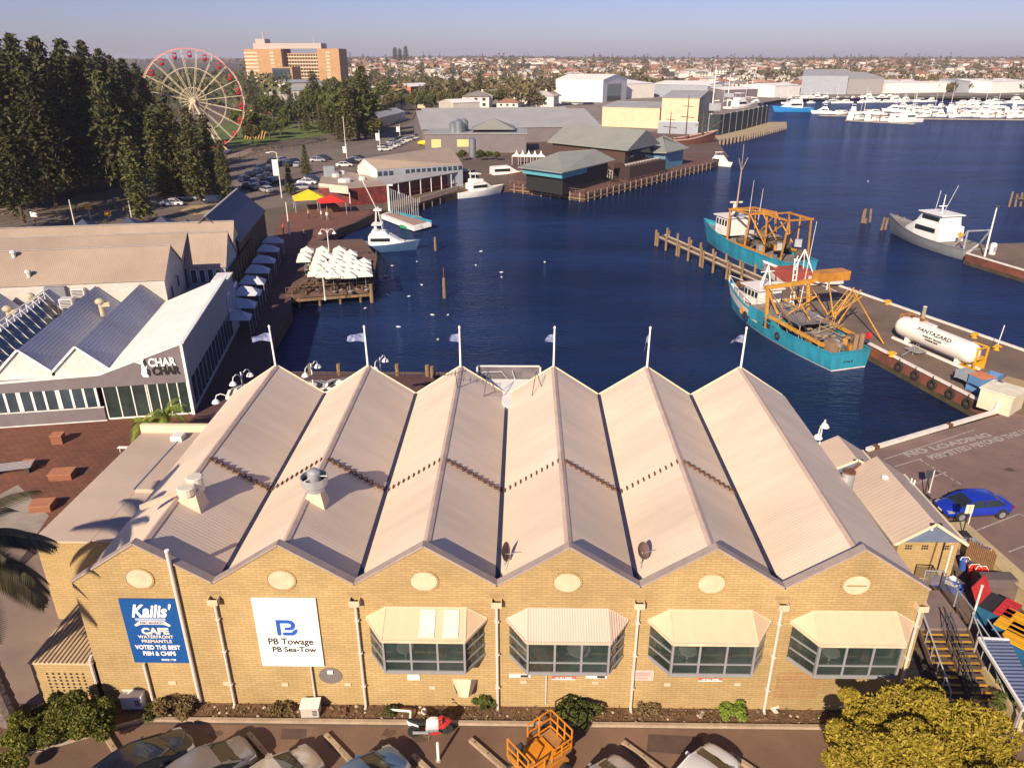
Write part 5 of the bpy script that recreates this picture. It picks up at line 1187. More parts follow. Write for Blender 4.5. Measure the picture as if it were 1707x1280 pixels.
for px_,py_,lb in ((1486,594,'yellow mooring bollard on the white kerb right behind the near trawler'),(1479,507,'yellow bollard on the far wharf kerb nearest the trawler gantry'),(1624,563,'yellow bollard on the far wharf kerb behind the yellow cage'),(1661,583,'yellow bollard with a thin pole on the far wharf kerb')):
    p = P(px_,py_,.05); e = E('bollard', p, lb, 'bollard', 'yellow wharf bollards'); MB().lathe([(.3,0),(.2,.1),(.16,.35),(.3,.42),(.3,.5),(.1,.55)],(0,0,0),12).tube((-.45,0,.3),(.45,0,.3),.08).build('body', yellow_m, e, world=False)
    if 'thin pole' in lb: MB().tube((0,0,.5),(.15,0,2.6),.04).build('pole', white, e, world=False)
# timber jetty with piles
j0, j1 = Vector((*P2(1101,393),0)), Vector((50.6,71.5,0)); jd_ = (j1-j0).normalized(); jn = Vector((-jd_.y,jd_.x,0))
je = E('jetty', (j0.x,j0.y,0), 'narrow timber jetty running out from the wharf with paired piles', 'jetty')
MB().prism([((j0-jn*.8).x,(j0-jn*.8).y),((j1-jn*.8).x,(j1-jn*.8).y),((j1+jn*.8).x,(j1+jn*.8).y),((j0+jn*.8).x,(j0+jn*.8).y)],-.2,.02).build('deck', timber, je)
mb = MB(); [mb.bar(j0+jn*s+Vector((0,0,.1)), j1+jn*s+Vector((0,0,.1)), .2, .16) for s in (-.8,.8)]; mb.build('edge_beam', mk('pale_timber',(.5,.42,.33),.8,dirt=.25), je)
for k in range(8):
    q = j0.lerp(j1,(k+.1)/8)
    for s in (-1.0,1.0):
        z = random.uniform(.8,1.5); p = q+jn*s; MB().tube((p.x,p.y,-3),(p.x,p.y,z),.2,.18,9).build('pile', pile_m, je)
        p2 = p+jd_*.7
        if k%2 == 0: MB().tube((p2.x,p2.y,-3),(p2.x,p2.y,z-.3),.18,.17,9).build('pile', pile_m, je)
def pilegroup(label, offs, px_, py_, h, group='mooring piles'):
    b = P(px_,py_,SEA); e = E('mooring_piles', (b.x,b.y,SEA), label, 'piles', group)
    for dx, dy, hh in offs: MB().tube((dx,dy,-1.5),(dx*.8,dy*.8,h*hh),.24,.2,9).build('pile', pile_m, e, world=False)
    return e
pilegroup('cluster of white banded mooring piles standing alone in the water left of the grey vessel', [(0,0,1),(.4,.3,1.1),(1.9,.8,1.05),(.6,-.3,.4)], 1437,372, 2.4)
pilegroup('mooring piles at the bow of the grey patrol vessel', [(-1.5,0,1),(-.5,.6,.9),(1.2,0,1.2),(3,.4,1)], 1482,384, 2.3)
pilegroup('pile row of a jetty end at the right edge of the picture', [(0,0,1.2),(1.5,.3,1),(2.8,.5,1.1),(4.0,.2,1)], 1682,345, 2.6)
pilegroup('single channel pile with a rod in the middle of the basin', [(0,0,1)], 741,497, 2.7); b = P(741,497,SEA)
e = pilegroup('single slim channel pile between the cafe jetty and the basin middle', [(0,0,1)], 726,418, 2.2)
MB().box(1.2,4.5,-.6,.9,1.6,1.85).build('deck', timber, bpy.data.objects['mooring_piles.002'], world=False)
MB().tube((0,0,2.6),(0,0,4.0),.06).build('rod', rust, bpy.data.objects['mooring_piles.003'], world=False)
# right wharf
V0, V1, V2_, V3 = (85.6,86.6),(87.4,75.2),(99,60),(112,70)
wf2 = wharf('wharf', [V0,(98,40),(116,40),(112,96),(91,93)], [(V0,(98,40)),((91,93),V0)], 'wharf with rusty side at the right edge behind the grey patrol vessel')
p = P(1641,428,0); e = E('light_pole', (p.x,p.y,0), 'tall white lamp pole on the right wharf', 'lamp post'); MB().tube((0,0,0),(0,0,hgt(1641,428,346)),.14,.08).build('pole', white, e, world=False); MB().box(-.3,.3,-.2,.2,hgt(1641,428,346),hgt(1641,428,346)+.3).build('lamp_head', steel_d, e, world=False)
p = P(1653,424,0); e = E('utility_cabinet', (p.x,p.y,0), 'small white round topped cabinet beside the lamp pole on the right wharf', 'cabinet'); MB().lathe([(.45,0),(.45,1.5),(.3,1.7),(.05,1.75)],(0,0,0),14).build('shell', white, e, world=False); MB().box(-.2,.2,-.47,-.43,.4,1.2).build('door', galv, e, world=False)
for k,(px_,py_) in enumerate(((1634,425),(1648,433),(1660,440),(1690,447))):
    p = P(px_,py_,-.5); fender(p.x-.35,p.y,-.5,R(-60),('nearest the lamp pole','second from the lamp pole','third from the lamp pole','farthest right')[k]+' tyre fender on the right wharf', 'tyre fenders on the right wharf')
# ---- things on the wharf
tk0, tk1 = P(1486,566,0), P(1602,617,0); tdir = (tk1-tk0).normalized(); ta = math.atan2(tdir.y,tdir.x)
te_ = E('gas_tank', (tk0.x,tk0.y,0), 'long white cylindrical gas tank with black lettering lying on the wharf', 'tank', rz=ta)
Lt = (tk1-tk0).length; Mx = Matrix.Rotation(R(90),3,'Y'); r_ = 1.02; cz = 1.55; tw = mk('tank_white',(.8,.74,.68),.35,var=.03,dirt=.1)
prof = [(.05,-.25),(.5,-.2),(.85,0),(1.0,.35),(1.02,.8),(1.02,Lt-.6),(1.0,Lt-.15),(.85,Lt+.2),(.5,Lt+.4),(.05,Lt+.45)]
MB().lathe(prof,(0,.9,cz),24,Mx).build('vessel', tw, te_, world=False, smooth=True)
MB().box(-.2,Lt+.6,.15,.4,.05,.25).box(-.2,Lt+.6,1.4,1.65,.05,.25).build('skid', tw, te_, world=False)
for x in (1.4,Lt-1.2): MB().extr([(x,.2,.25),(x,1.6,.25),(x,1.5,1.0),(x,.3,1.0)],(.3,0,0)).build('saddle', tw, te_, world=False)
MB().box(2.6,4.0,.5,1.3,2.56,2.72).box(1.4,1.9,.7,1.1,2.5,2.8).build('manway', tw, te_, world=False)
def tanktext(s, size, a_, x):
    n = Vector((0,-math.cos(a_),math.sin(a_))); o = text(s, size, (0,0,0), (0,0,0), bw, te_, 'lettering', .01, .01, xs=1.35)
    o.rotation_euler = (R(90)-a_,0,0); o.location = Vector((x,.9,cz))+n*1.045
tanktext('FANTAZARD', .52, R(38), Lt*.56); tanktext('FORKLIFT TRUCKS', .2, R(12), Lt*.56); tanktext('MARINE GAS', .2, R(-2), Lt*.56)
fr = MB(); [fr.tube((4.0+.5*math.cos(k*PI/2+.5),-.9+.5*math.sin(k*PI/2+.5),0),(4.0+.25*math.cos(k*PI/2+.5),-.9+.25*math.sin(k*PI/2+.5),1.0),.03) for k in range(4)]
fr.box(3.2,4.8,-1.4,-.2,.35,.42).tube((3.2,-1.3,.4),(4.8,-1.3,.4),.05).tube((4.0,-1.4,.4),(4.0,-2.4,0),.04); st_ = E('step_platform', (0,0,0), 'small metal step platform standing against the white gas tank', 'platform'); st_.location = te_.matrix_basis@Vector((0,0,0)) if 0 else tk0; st_.rotation_euler = (0,0,ta); fr.build('frame', galv, st_, world=False)
MB().box(3.3,4.7,-1.35,-.25,.43,.46).build('tread', mk('grating',(.3,.28,.27),.6,.3), st_, world=False)
p = P(1520,548,0); e = E('net_cage', (p.x,p.y,0), 'orange brown wire crate stacked with gear behind the gas tank', 'crate', rz=ta)
mb = MB()
for k in range(7): mb.bar((-1.3+k*.43,-.6,0),(-1.3+k*.43,-.6,1.3),.05,.05); mb.bar((-1.3+k*.43,.6,0),(-1.3+k*.43,.6,1.3),.05,.05)
for z in (.1,.5,.9,1.3): mb.bar((-1.3,-.6,z),(1.3,-.6,z),.05,.05); mb.bar((-1.3,.6,z),(1.3,.6,z),.05,.05); mb.bar((-1.3,-.6,z),(-1.3,.6,z),.05,.05); mb.bar((1.3,-.6,z),(1.3,.6,z),.05,.05)
mb.build('mesh_frame', orange, e, world=False); mb = MB(); [mb.cbox((random.uniform(-1,1),random.uniform(-.3,.3),random.uniform(.3,1.2)),(.7,.4,.3),random.random()*3) for _ in range(12)]; mb.build('gear', rust, e, world=False)
p = P(1538,531,0); e = E('post', (p.x,p.y,0), 'pale concrete post on the far wharf kerb behind the wire crate', 'post'); MB().tube((0,0,0),(0,0,1.4),.22,.2,10).mat(1).tube((0,0,1.4),(0,0,1.46),.24,.1,10).build('shaft', [concrete,kerb_w], e, world=False)
# yellow man cage
p = P(1618,612,0); e = E('lifting_cage', (p.x,p.y,0), 'bright yellow lifting cage standing at the right end of the gas tank', 'cage', rz=ta+.1)
mb = MB()
for x in (-.75,.75):
    for y in (-.7,.7): mb.bar((x,y,0),(x,y,2.2),.13,.13)
for z in (.12,1.1,2.2):
    for s in (-1,1): mb.bar((-.75,.7*s,z),(.75,.7*s,z),.1,.12); mb.bar((.75*s,-.7,z),(.75*s,.7,z),.1,.12)
mb.bar((-.75,-.7,.1),(.75,-.7,1.1),.07,.07).build('frame', yellow_m, e, world=False); MB().box(-.7,.7,-.65,.65,.05,.1).box(-.7,.7,.62,.68,.1,1.0).build('panels', yellow_m, e, world=False)
tub_b = mk('fish_bin_blue', (.1,.22,.42), .6, dirt=.15); tub_r = mk('fish_bin_red', (.42,.1,.08), .6, dirt=.2); tub_o = mk('fish_bin_orange',(.6,.22,.08),.6); tub_g = mk('fish_bin_grey',(.25,.28,.33),.6,dirt=.2)
def fbin(px_, py_, z, mat, lid, label, s=1.2, rz=0):
    p = P(px_,py_,z); e = E('fish_bin', (p.x,p.y,z), label, 'fish bin', 'fish bins on the wharf', ta+rz); h = s*.55
    mb = MB(); t = .07; mb.box(-s/2,s/2,-s/2,-s/2+t,0,h).box(-s/2,s/2,s/2-t,s/2,0,h).box(-s/2,-s/2+t,-s/2+t,s/2-t,0,h).box(s/2-t,s/2,-s/2+t,s/2-t,0,h).box(-s/2+t,s/2-t,-s/2+t,s/2-t,.05,.1)
    for x in (-s/2,s/2-.1): mb.box(x,x+.1,-s/2,s/2,-.08,-.001)
    mb.build('tub', mat, e, world=False, bev=.02)
    MB().box(-s/2-.03,s/2+.03,-s/2-.03,s/2+.03,h,h+.06) .build('rim', lid, e, world=False) if lid else None
    return e
fbin(1609,630,0.1,tub_g,None,'grey fish bin, lower one of the stack nearest the gas tank end',1.3); fbin(1609,630,.86,tub_g,None,'grey fish bin on top of the other grey one',1.25,.1)
fbin(1634,640,.1,tub_r,None,'red fish bin at the bottom of the colourful stack',1.5,.1); fbin(1634,640,1.0,tub_b,tub_o,'blue fish bin with orange rim topmost of the colourful stack',1.4)
fbin(1654,634,.1,tub_b,None,'blue fish bin behind the colourful stack',1.2,.3); fbin(1626,650,.1,tub_b,None,'blue fish bin in shade in front of the colourful stack',1.2,.2)
c0 = P(1640,682,0); e = E('wharf_cabin', (c0.x+1.2,c0.y+.6,0), 'white cabin with a flat roof hatch at the root of the wharf', 'cabin', rz=ta+.35)
MB().box(-.9,1.6,-1.3,1.3,0,1.7).build('wall', cream_trim, e, world=False); MB().box(-1.0,1.7,-1.4,1.4,1.703,1.8).build('roof', mk('cabin_roof',(.72,.66,.52),.6,dirt=.12), e, world=False); MB().box(-.6,-.1,.7,1.1,1.803,1.93).mat(1).box(-.5,-.2,.8,1.0,1.931,1.94).build('hatch', [galv,dark], e, world=False)
e = E('crate', (P(1690,665,0).x,P(1690,665,0).y,0), 'tan wooden container beside the white cabin at the right edge', 'container', rz=ta+.4); MB().box(-1.2,1.6,-1,1,.1,1.5).build('box', mk('ply_tan',(.4,.28,.15),.8,dirt=.2), e, world=False); mb = MB(); [mb.bar((-1.2+k*.56,-1.03,.1),(-1.2+k*.56,-1.03,1.5),.08,.06) for k in range(6)]; mb.build('battens', timber, e, world=False)
# near quay timber edge and posts
mb = MB(); q0, q1 = Vector((44.9,24.6,.12)), Vector((58.2,31.3,.12)); e = E('quay_kerb', q0, 'long white painted kerb beam along the near quay', 'kerb')
for a_, b_ in ((.0,.04),(.085,.6),(.64,1)): MB().bar(q0.lerp(q1,a_), q0.lerp(q1,b_), .3, .26).build('beam', kerb_w, e)
for t_ in (.06,.62): q = q0.lerp(q1,t_); MB().cbox(q,(.4,.4,.3),.46).build('cleat', rust, e)
q = q1; MB().tube((q.x,q.y,0),(q.x+.1,q.y,1.0),.16).build('end_post', kerb_w, e)

# ================================================================ BOATS
def hull_rings(L, B, H, D, bow_rise=1.0, transom=.82, n=13, rake=.10, full=.55):
    rings = []
    for k in range(n):
        t = k/(n-1); x = -L/2+L*t
        b = B/2*(transom+(1-transom)*math.sin(min(1,t/.35)*PI/2)) if t < .35 else B/2*max(.02,(1-((t-.35)/.65)**(2.0+full)))
        h = H+bow_rise*max(0,(t-.35)/.65)**1.8; xb = x+(rake*L*max(0,(t-.6)/.4)**2)
        xl = x-0.03*L*max(0,(t-.75)/.25)
        rings.append((x,xb,b,h,t))
    return rings
def hull(mbs, L, B, H, D, **k):
    """mbs = (bottom, stripe, side, top rail) builders; returns ring data"""
    rg = hull_rings(L,B,H,D,**k); lv = []
    for x, xb, b, h, t in rg:
        zs = [-D*(1-.75*t**6), -.05, .12, h*.55, h]; wf_ = [0, .86-.3*t**3, .9-.28*t**3, .97, 1.0]; xs_ = [x, x, x+(xb-x)*.15, x+(xb-x)*.6, xb]
        lv.append([(xs_[i], b*wf_[i], zs[i]) for i in range(5)])
    for i, mb in enumerate(mbs):
        for s in (-1,1):
            base = len(mb.v); m_ = len(lv)
            mb.add([ (p[i][0],s*p[i][1],p[i][2]) for p in lv]+[(p[i+1][0],s*p[i+1][1],p[i+1][2]) for p in lv], [(j,j+1,m_+j+1,m_+j) for j in range(m_-1)])
        a_ = lv[0]; mb.poly([(a_[i][0],-a_[i][1],a_[i][2]),(a_[i][0],a_[i][1],a_[i][2]),(a_[i+1][0],a_[i+1][1],a_[i+1][2]),(a_[i+1][0],-a_[i+1][1],a_[i+1][2])])
    return lv, rg
def deck_from(lv, dz, frac=.96, t0=0, t1=1):
    n = len(lv); mb = MB(); P_ = [p[4] for p in lv[int(t0*(n-1)):int(t1*(n-1))+1]]
    vs = [(p[0],-p[1]*frac,p[2]-dz) for p in P_]+[(p[0],p[1]*frac,p[2]-dz) for p in P_]; m_ = len(P_)
    return mb.add(vs, [(j,j+1,m_+j+1,m_+j) for j in range(m_-1)])
def gunwale(lv, w_=.18, h=.12):
    mb = MB()
    for s in (-1,1):
        for a_, b_ in zip(lv, lv[1:]): mb.bar((a_[4][0],s*a_[4][1],a_[4][2]),(b_[4][0],s*b_[4][1],b_[4][2]),w_,h)
    a_ = lv[0][4]; mb.bar((a_[0],-a_[1],a_[2]),(a_[0],a_[1],a_[2]),w_,h); return mb
def truss(mb, pts, r): 
    for a_, b_ in pts: mb.tube(a_, b_, r, n=7)
bottom_red = mk('antifoul_red', (.12,.035,.025), .8, c2=(.06,.03,.02), scale=1.5)
grey_deck = mk('boat_deck_grey', (.3,.27,.26), .85, c2=(.18,.16,.15), scale=1.4, dirt=.3); tarp = mk('grey_tarpaulin', (.22,.19,.19), .85, c2=(.15,.13,.135), scale=1, bump=.5, bscale=2)
net_m = mk('net_heap', (.13,.1,.07), .95, c2=(.05,.045,.04), scale=5, bump=1.0, bscale=10); wsup = mk('superstructure_white', (.72,.68,.64), .5, dirt=.2, var=.05); mast_y = mk('gantry_yellow', (.62,.33,.05), .55, c2=(.45,.2,.03), scale=1.5, dirt=.3)
gant_o = mk('gantry_orange', (.58,.27,.04), .55, c2=(.4,.17,.03), scale=1.5, dirt=.3)
def blob(mb, c, r, seed, n=7, sq=.6):
    rd = random.Random(seed); c = Vector(c)
    rings = [[c+Vector((r*math.sin(PI*(j+.5)/5)*math.cos(2*PI*i/n)*rd.uniform(.75,1.2), r*math.sin(PI*(j+.5)/5)*math.sin(2*PI*i/n)*rd.uniform(.75,1.2), r*sq*math.cos(PI*(j+.5)/5))) for i in range(n)] for j in range(5)]
    mb.loft(rings)
# near trawler -------------------------------------------------------
S = (P(1385,621,SEA)+P(1442,610,SEA))/2; Bw = P(1222,514,SEA); hd_ = (Bw-S); Lw = hd_.length; rz = math.atan2(hd_.y,hd_.x); C = (S+Bw)/2
t1 = E('fishing_trawler', (C.x,C.y,SEA), 'nearest turquoise fishing trawler with white bow and tangled orange gantries', 'trawler', 'turquoise trawlers', rz)
mbs = [MB(),MB(),MB(),MB()]; L1, B1 = Lw*1.0, 5.6
lv, rg = hull(mbs, L1, B1, 1.9, 1.4, bow_rise=1.1, rake=.07, full=.9)
hmb = MB(); 
mbs[0].build('keel_side', bottom_red, t1, world=False); mbs[1].build('boot_stripe', kerb_w, t1, world=False)
sd = MB(); sd.v, sd.f, sd.k = mbs[2].v[:], mbs[2].f[:], mbs[2].k[:]; n0 = len(sd.v); n3 = len(sd.f); sd.v += mbs[3].v; sd.f += [tuple(i+n0 for i in f) for f in mbs[3].f]
sd.k = []
for f in sd.f:
    cx_ = sum(sd.v[i][0] for i in f)/len(f); cz_ = sum(sd.v[i][2] for i in f)/len(f); sd.k.append(1 if cx_ > L1*.1 and len(sd.k) >= n3 else 0)
sd.build('hull', [teal_p,wsup], t1, world=False, smooth=True)
deck_from(lv, .75, .95, 0, .6).build('deck', grey_deck, t1, world=False); deck_from(lv, .3, .95, .5, 1).build('foredeck', mk('foredeck_pale',(.5,.46,.43),.8,dirt=.3), t1, world=False)
gunwale(lv, .2, .12).build('gunwale', teal_p, t1, world=False)
# bulwark blocks amidships and transom bulkhead
MB().box(-1.5,3.4,-2.72,2.72,1.5,2.75).mat(1).box(-1.45,-1.2,-2.0,2.0,1.2,2.4).build('shelter_deck', [teal_p,dark], t1, world=False)
MB().box(-1.4,3.3,-2.6,2.6,2.76,2.82).build('shelter_roof', grey_deck, t1, world=False)
MB().box(-.9,.4,-2.78,-2.721,1.35,2.3).box(-.9,.4,2.721,2.78,1.35,2.3).build('door_opening', dark, t1, world=False)
wh_ = MB().box(3.5,6.4,-1.5,1.5,2.4,4.3).mat(0).add([(6.401,-1.5,2.4),(6.401,1.5,2.4),(6.401,1.4,4.3),(6.401,-1.4,4.3),(6.8,-1.2,2.4),(6.8,1.2,2.4),(6.7,1.1,4.3),(6.7,-1.1,4.3)],[(0,1,2,3),(4,5,6,7),(3,2,6,7),(0,3,7,4),(1,5,6,2)]).build('wheelhouse', wsup, t1, world=False)
MB().box(3.2,7.0,-1.75,1.75,4.303,4.42).build('wheelhouse_roof', wsup, wh_, world=False)
mb = MB()
for k in range(4): mb.box(3.75+k*.68,4.25+k*.68,-1.53,-1.501,3.3,4.0); mb.box(3.75+k*.68,4.25+k*.68,1.501,1.53,3.3,4.0)
for k in range(3): mb.box(6.71,6.86,-1.0+k*.72,-.45+k*.72,3.3,4.0)
mb.build('windows', glass_d, wh_, world=False)
mb = MB(); truss(mb, [((4.5,-.6,4.4),(4.5,0,7.0)),((4.5,.6,4.4),(4.5,0,7.0)),((5.6,0,4.4),(4.5,0,7.0)),((4.5,-.9,6.2),(4.5,.9,6.2))], .07); mb.build('mast', white, t1, world=False)
mb = MB(); [truss(mb, [((2.0,y,2.8),(2.3,y,8.0))], .07) for y in (1.7,2.15)]; [mb.tube((2.0+.06*k,1.7,3.2+k*.6),(2.0+.06*k,2.15,3.2+k*.6),.05) for k in range(9)]; mb.tube((1.8,1.5,8.0),(2.8,2.4,8.2),.1); mb.build('ladder_mast', white, t1, world=False)
mb = MB(); mb.tube((1.0,2.2,2.8),(.6,2.4,12.5),.05,.02); mb.build('whip_antenna', white, t1, world=False)
# bow rail and bulwark scallops
mb = MB()
for s in (-1,1):
    pr = None
    for p in lv[8:]: 
        q = (p[4][0],s*p[4][1]*.94,p[4][2]); mb.tube(q,(q[0],q[1],q[2]+.8),.03); 
        if pr: mb.tube((pr[0],pr[1],pr[2]+.8),(q[0],q[1],q[2]+.8),.035)
        pr = q
mb.build('bow_rail', white, t1, world=False)
MB().tube((L1/2-1.5,-.8,3.6),(L1/2-1.5,.8,3.6),.35,n=12).cbox((L1/2-1.5,0,3.4),(.8,1.0,.4)).build('anchor_winch', rust, t1, world=False)
MB().box(L1/2-4.3,L1/2-3.5,-2.0,-1.2,3.2,3.8).build('deck_box', teal_p, t1, world=False)
# gantry and booms
mb = MB()
for s in (-1,1): mb.bar((-.2,s*2.7,1.2),(.6,s*2.6,5.6),.27,.27)
mb.bar((.6,-3.0,5.6),(.6,3.4,5.9),.4,.4).bar((.6,-2.6,5.4),(-1.2,-2.2,3.1),.16,.16); mb.build('main_gantry', mast_y, t1, world=False)
MB().box(-.4,1.2,3.4,7.2,5.9,6.9).build('gantry_box', gant_o, t1, world=False)
mb = MB(); truss(mb, [((.6,3.3,5.9),(.4,7.0,5.9)),((.6,2.6,5.7),(-2.5,3.3,2.9)),((.4,5,6.0),(-3.5,3.2,2.9)),((.6,0,5.8),(-3.8,0,3.0)),((.6,-2.5,5.5),(-4.2,-2.2,2.4)),((-1.6,-2.2,2.6),(-1.6,2.2,4.9)),((-1.6,2.2,2.6),(-1.6,-2.2,4.9)),((-1.6,-2.2,4.8),(-1.6,2.4,4.8)),((-3.4,3.1,2.4),(-2.8,5.8,5.8)),((-4.4,3.0,2.4),(-3.2,6.4,5.6)),((-3.2,3.3,3.1),(-4.1,5.9,5.2)),((-2.9,5.6,5.6),(-9.2,5.0,1.7))], .075); mb.build('rigging_booms', mast_y, t1, world=False)
mb = MB(); truss(mb, [((-3.5+.28*k,3.3,2.8),(-3.1+.28*k,6.0,5.6)) for k in (0,2,4)]+[((-3.6,3.6+.6*k,3.2+.6*k),(-2.3,3.6+.6*k,3.2+.6*k)) for k in range(4)], .05); mb.build('net_frame', mast_y, t1, world=False)
MB().bar((-.6,-2.75,2.7),(-9.2,-2.4,2.35),.26,.32).build('side_boom', mast_y, t1, world=False); MB().bar((-2.8,2.7,2.5),(-8.8,2.7,2.3),.26,.32).build('side_boom', mast_y, t1, world=False)
mb = MB(); truss(mb, [((.6,-2.6,5.6),(-5.2,-2.6,2.4)),((.6,-2.6,5.6),(-9.0,-2.5,2.3)),((.6,2.6,5.7),(-9.3,0,3.2)),((4.5,0,7.0),(.6,0,5.8)),((4.5,0,7.0),(L1/2-.5,0,4.3)),((-5.6,-1.8,2.2),(-.2,1.8,5.0)),((-7.0,1.8,2.2),(-1.6,-1.8,4.6))], .025); mb.build('wires', steel_d, t1, world=False)
# tarpaulin shelters: sagging sheets
def sheetg(mb, x0,x1,y0,y1,z, sag, seed, n=7):
    rd = random.Random(seed); vs = [(x0+(x1-x0)*i/n, y0+(y1-y0)*j/n, z-sag*math.sin(PI*i/n)*math.sin(PI*j/n)+rd.uniform(-.05,.05)) for i in range(n+1) for j in range(n+1)]
    mb.add(vs, [(i*(n+1)+j,i*(n+1)+j+1,(i+1)*(n+1)+j+1,(i+1)*(n+1)+j) for i in range(n) for j in range(n)])
    n_ = len(mb.v); return mb
mb = MB(); sheetg(mb,-5.2,-1.6,-2.3,1.5,3.1,.25,1); mb.build('tarpaulin', tarp, t1, world=False, smooth=True)
mb = MB(); sheetg(mb,-8.4,-5.7,-2.3,.4,2.55,.2,2); mb.build('tarpaulin', tarp, t1, world=False, smooth=True)
mb = MB(); [truss(mb, [((x,y,1.2),(x,y,z))], .05) for x,y,z in ((-5.2,-2.3,3.1),(-1.7,-2.3,3.1),(-5.2,1.5,3.1),(-8.4,-2.3,2.5),(-5.8,-2.3,2.5),(-8.4,.4,2.5))]; mb.build('tarp_posts', galv, t1, world=False)
mb = MB(); rd = random.Random(5)
for k in range(22): blob(mb, (rd.uniform(-9,-2),rd.uniform(-.5,2.5),1.4+rd.random()*.9), rd.uniform(.35,.8), k)
mb.build('net_heaps', net_m, t1, world=False)
mb = MB(); [blob(mb, (rd.uniform(-9,-4.5),rd.uniform(-2.2,2.5),2.0+rd.random()*.8), rd.uniform(.12,.3), k) for k in range(26)]; mb.build('floats', mk('float_mix',(.5,.2,.05),.6,c2=(.04,.2,.2),scale=2.5), t1, world=False)
mb = MB()
for k in range(16):
    x_, y_ = rd.uniform(-9,3), rd.uniform(-2.5,2.7); mb.path([(x_,y_,1.5),(x_+rd.uniform(-1,1),y_+rd.uniform(-.6,.6),2.5+rd.random()*1.5),(x_+rd.uniform(-2,2),rd.uniform(-2.6,2.6),1.6+rd.random()*2)],.03,5)
mb.build('ropes', mk('rope_tan',(.4,.3,.18),.9), t1, world=False)
mb = MB()
for k in range(12): mb.mat(k%3).cbox((rd.uniform(-9.5,-5.5),rd.uniform(-2.2,2.3),1.6+rd.random()*.9),(rd.uniform(.4,1),rd.uniform(.3,.8),rd.uniform(.4,.8)),rd.random()*3)
mb.build('deck_machinery', [timber,galv,gant_o], t1, world=False)
MB().box(-9.6,-8.6,-1.9,-1.0,1.5,2.7).tube((-9.8,.9,1.4),(-9.8,.9,3.4),.25).tube((-9.8,1.6,1.4),(-9.8,1.6,3.4),.25).build('stern_posts', mk('brown_box',(.25,.16,.1),.8), t1, world=False)
MB().tube((-9.8,2.1,3.1),(-9.8,2.5,3.1),.35,n=10).build('red_drum', red_p, t1, world=False)
mb = MB()
for (x,y,z) in ((6.0,-2.55,1.9),(5.2,-2.75,1.6),(-3.2,-2.95,.9)):
    pass
for k,(x,z) in enumerate(((4.2,1.9),(-2.6,1.2),(3.6,1.6))):
    q = Matrix.Rotation(rz,3,'Z')@Vector((x,-2.98 if k != 0 else -2.9,z)); 
    f_ = MB(); n = 12; rgs = []
    for i in range(n+1):
        a_ = 2*PI*i/n; c = Vector((x+math.cos(a_)*.3,-2.98,z+math.sin(a_)*.3)); rgs.append([c+Vector((math.cos(a_)*math.cos(b_)*.12,math.sin(b_)*.1,math.sin(a_)*math.cos(b_)*.12)) for b_ in [2*PI*j/7 for j in range(7)]])
    f_.loft(rgs, caps=False).build('tyre', black if k else orange, t1, world=False)
text('B.110', .5, (0,0,0), (0,0,0), wtxt, None, 'x') if 0 else None
o = text('A 416 B', .34, (0,0,0), (0,0,0), bw, t1, 'lettering', .01, .005); o.rotation_euler = (R(90),0,R(-90)); o.location = (-L1/2-.03,.2,.85)
for ch in t1.children:
    if ch.name.split('.')[0] in ('main_gantry','gantry_box','rigging_booms','net_frame','side_boom','wires','ladder_mast','whip_antenna','stern_posts','red_drum','tarpaulin','tarp_posts','net_heaps','deck_machinery','tyre','door_opening'):
        ch.data.transform(Matrix.Scale(-1,4,(0,1,0))); ch.data.flip_normals()
# far trawler ---------------------------------------------------------
t2 = E('fishing_trawler', (0,0,SEA), 'farther turquoise trawler with white wheelhouse beyond the jetty', 'trawler', 'turquoise trawlers', 0)
Bw2 = P(1180,402,SEA); S2 = Vector((58.2,78.6,SEA)); hd_ = Bw2-S2; L2 = hd_.length; t2.rotation_euler = (0,0,math.atan2(hd_.y,hd_.x)); t2.location = (S2+Bw2)/2
mbs = [MB(),MB(),MB(),MB()]; lv, rg = hull(mbs, L2, 6.2, 2.3, 1.4, bow_rise=1.2, rake=.07, full=.9)
mbs[0].build('keel_side', bottom_red, t2, world=False); mbs[1].build('boot_stripe', kerb_w, t2, world=False); sd = mbs[2]; n0 = len(sd.v); sd.v += mbs[3].v; sd.f += [tuple(i+n0 for i in f) for f in mbs[3].f]; sd.k += mbs[3].k
sd.build('hull', teal_p, t2, world=False, smooth=True); deck_from(lv,.6,.95).build('deck', grey_deck, t2, world=False); gunwale(lv,.2,.12).build('gunwale', teal_p, t2, world=False)
wh_ = MB().box(4.2,7.6,-1.8,1.8,2.6,5.4).build('wheelhouse', wsup, t2, world=False); MB().box(3.9,8.1,-2.1,2.1,5.403,5.55).build('wheelhouse_roof', wsup, wh_, world=False)
mb = MB(); [mb.box(4.5+k*.8,5.0+k*.8,s*1.8-.03,s*1.8+.03,4.1,5.0) for k in range(4) for s in (-1,1)]; [mb.box(7.58,7.65,-1.4+k*.8,-.9+k*.8,4.1,5.0) for k in range(4)]; mb.build('windows', glass_d, wh_, world=False)
mb = MB(); mb.bar((5.4,0,5.5),(5.4,0,7.6),.5,.5).bar((5.4,-1.2,7.6),(5.4,1.0,7.7),.2,.25).build('radar_mast', wsup, t2, world=False)
zt = 15.5
mb = MB(); mb.tube((4.8,.2,5.5),(4.6,.2,12.5),.16,.1).tube((4.6,.2,12.5),(4.6,-.7,zt-1),.05).tube((4.6,.2,12.5),(4.6,.3,zt+1),.05).tube((4.6,.2,12.5),(4.6,.9,zt-1),.05).build('main_mast', mk('mast_brown',(.35,.25,.2),.7), t2, world=False)
MB().tube((.5,-1,5),(.2,-1,10.5),.05,.02).tube((-.5,1.5,5),(-.9,1.6,12),.04,.02).build('whip_antennas', white, t2, world=False)
mb = MB()
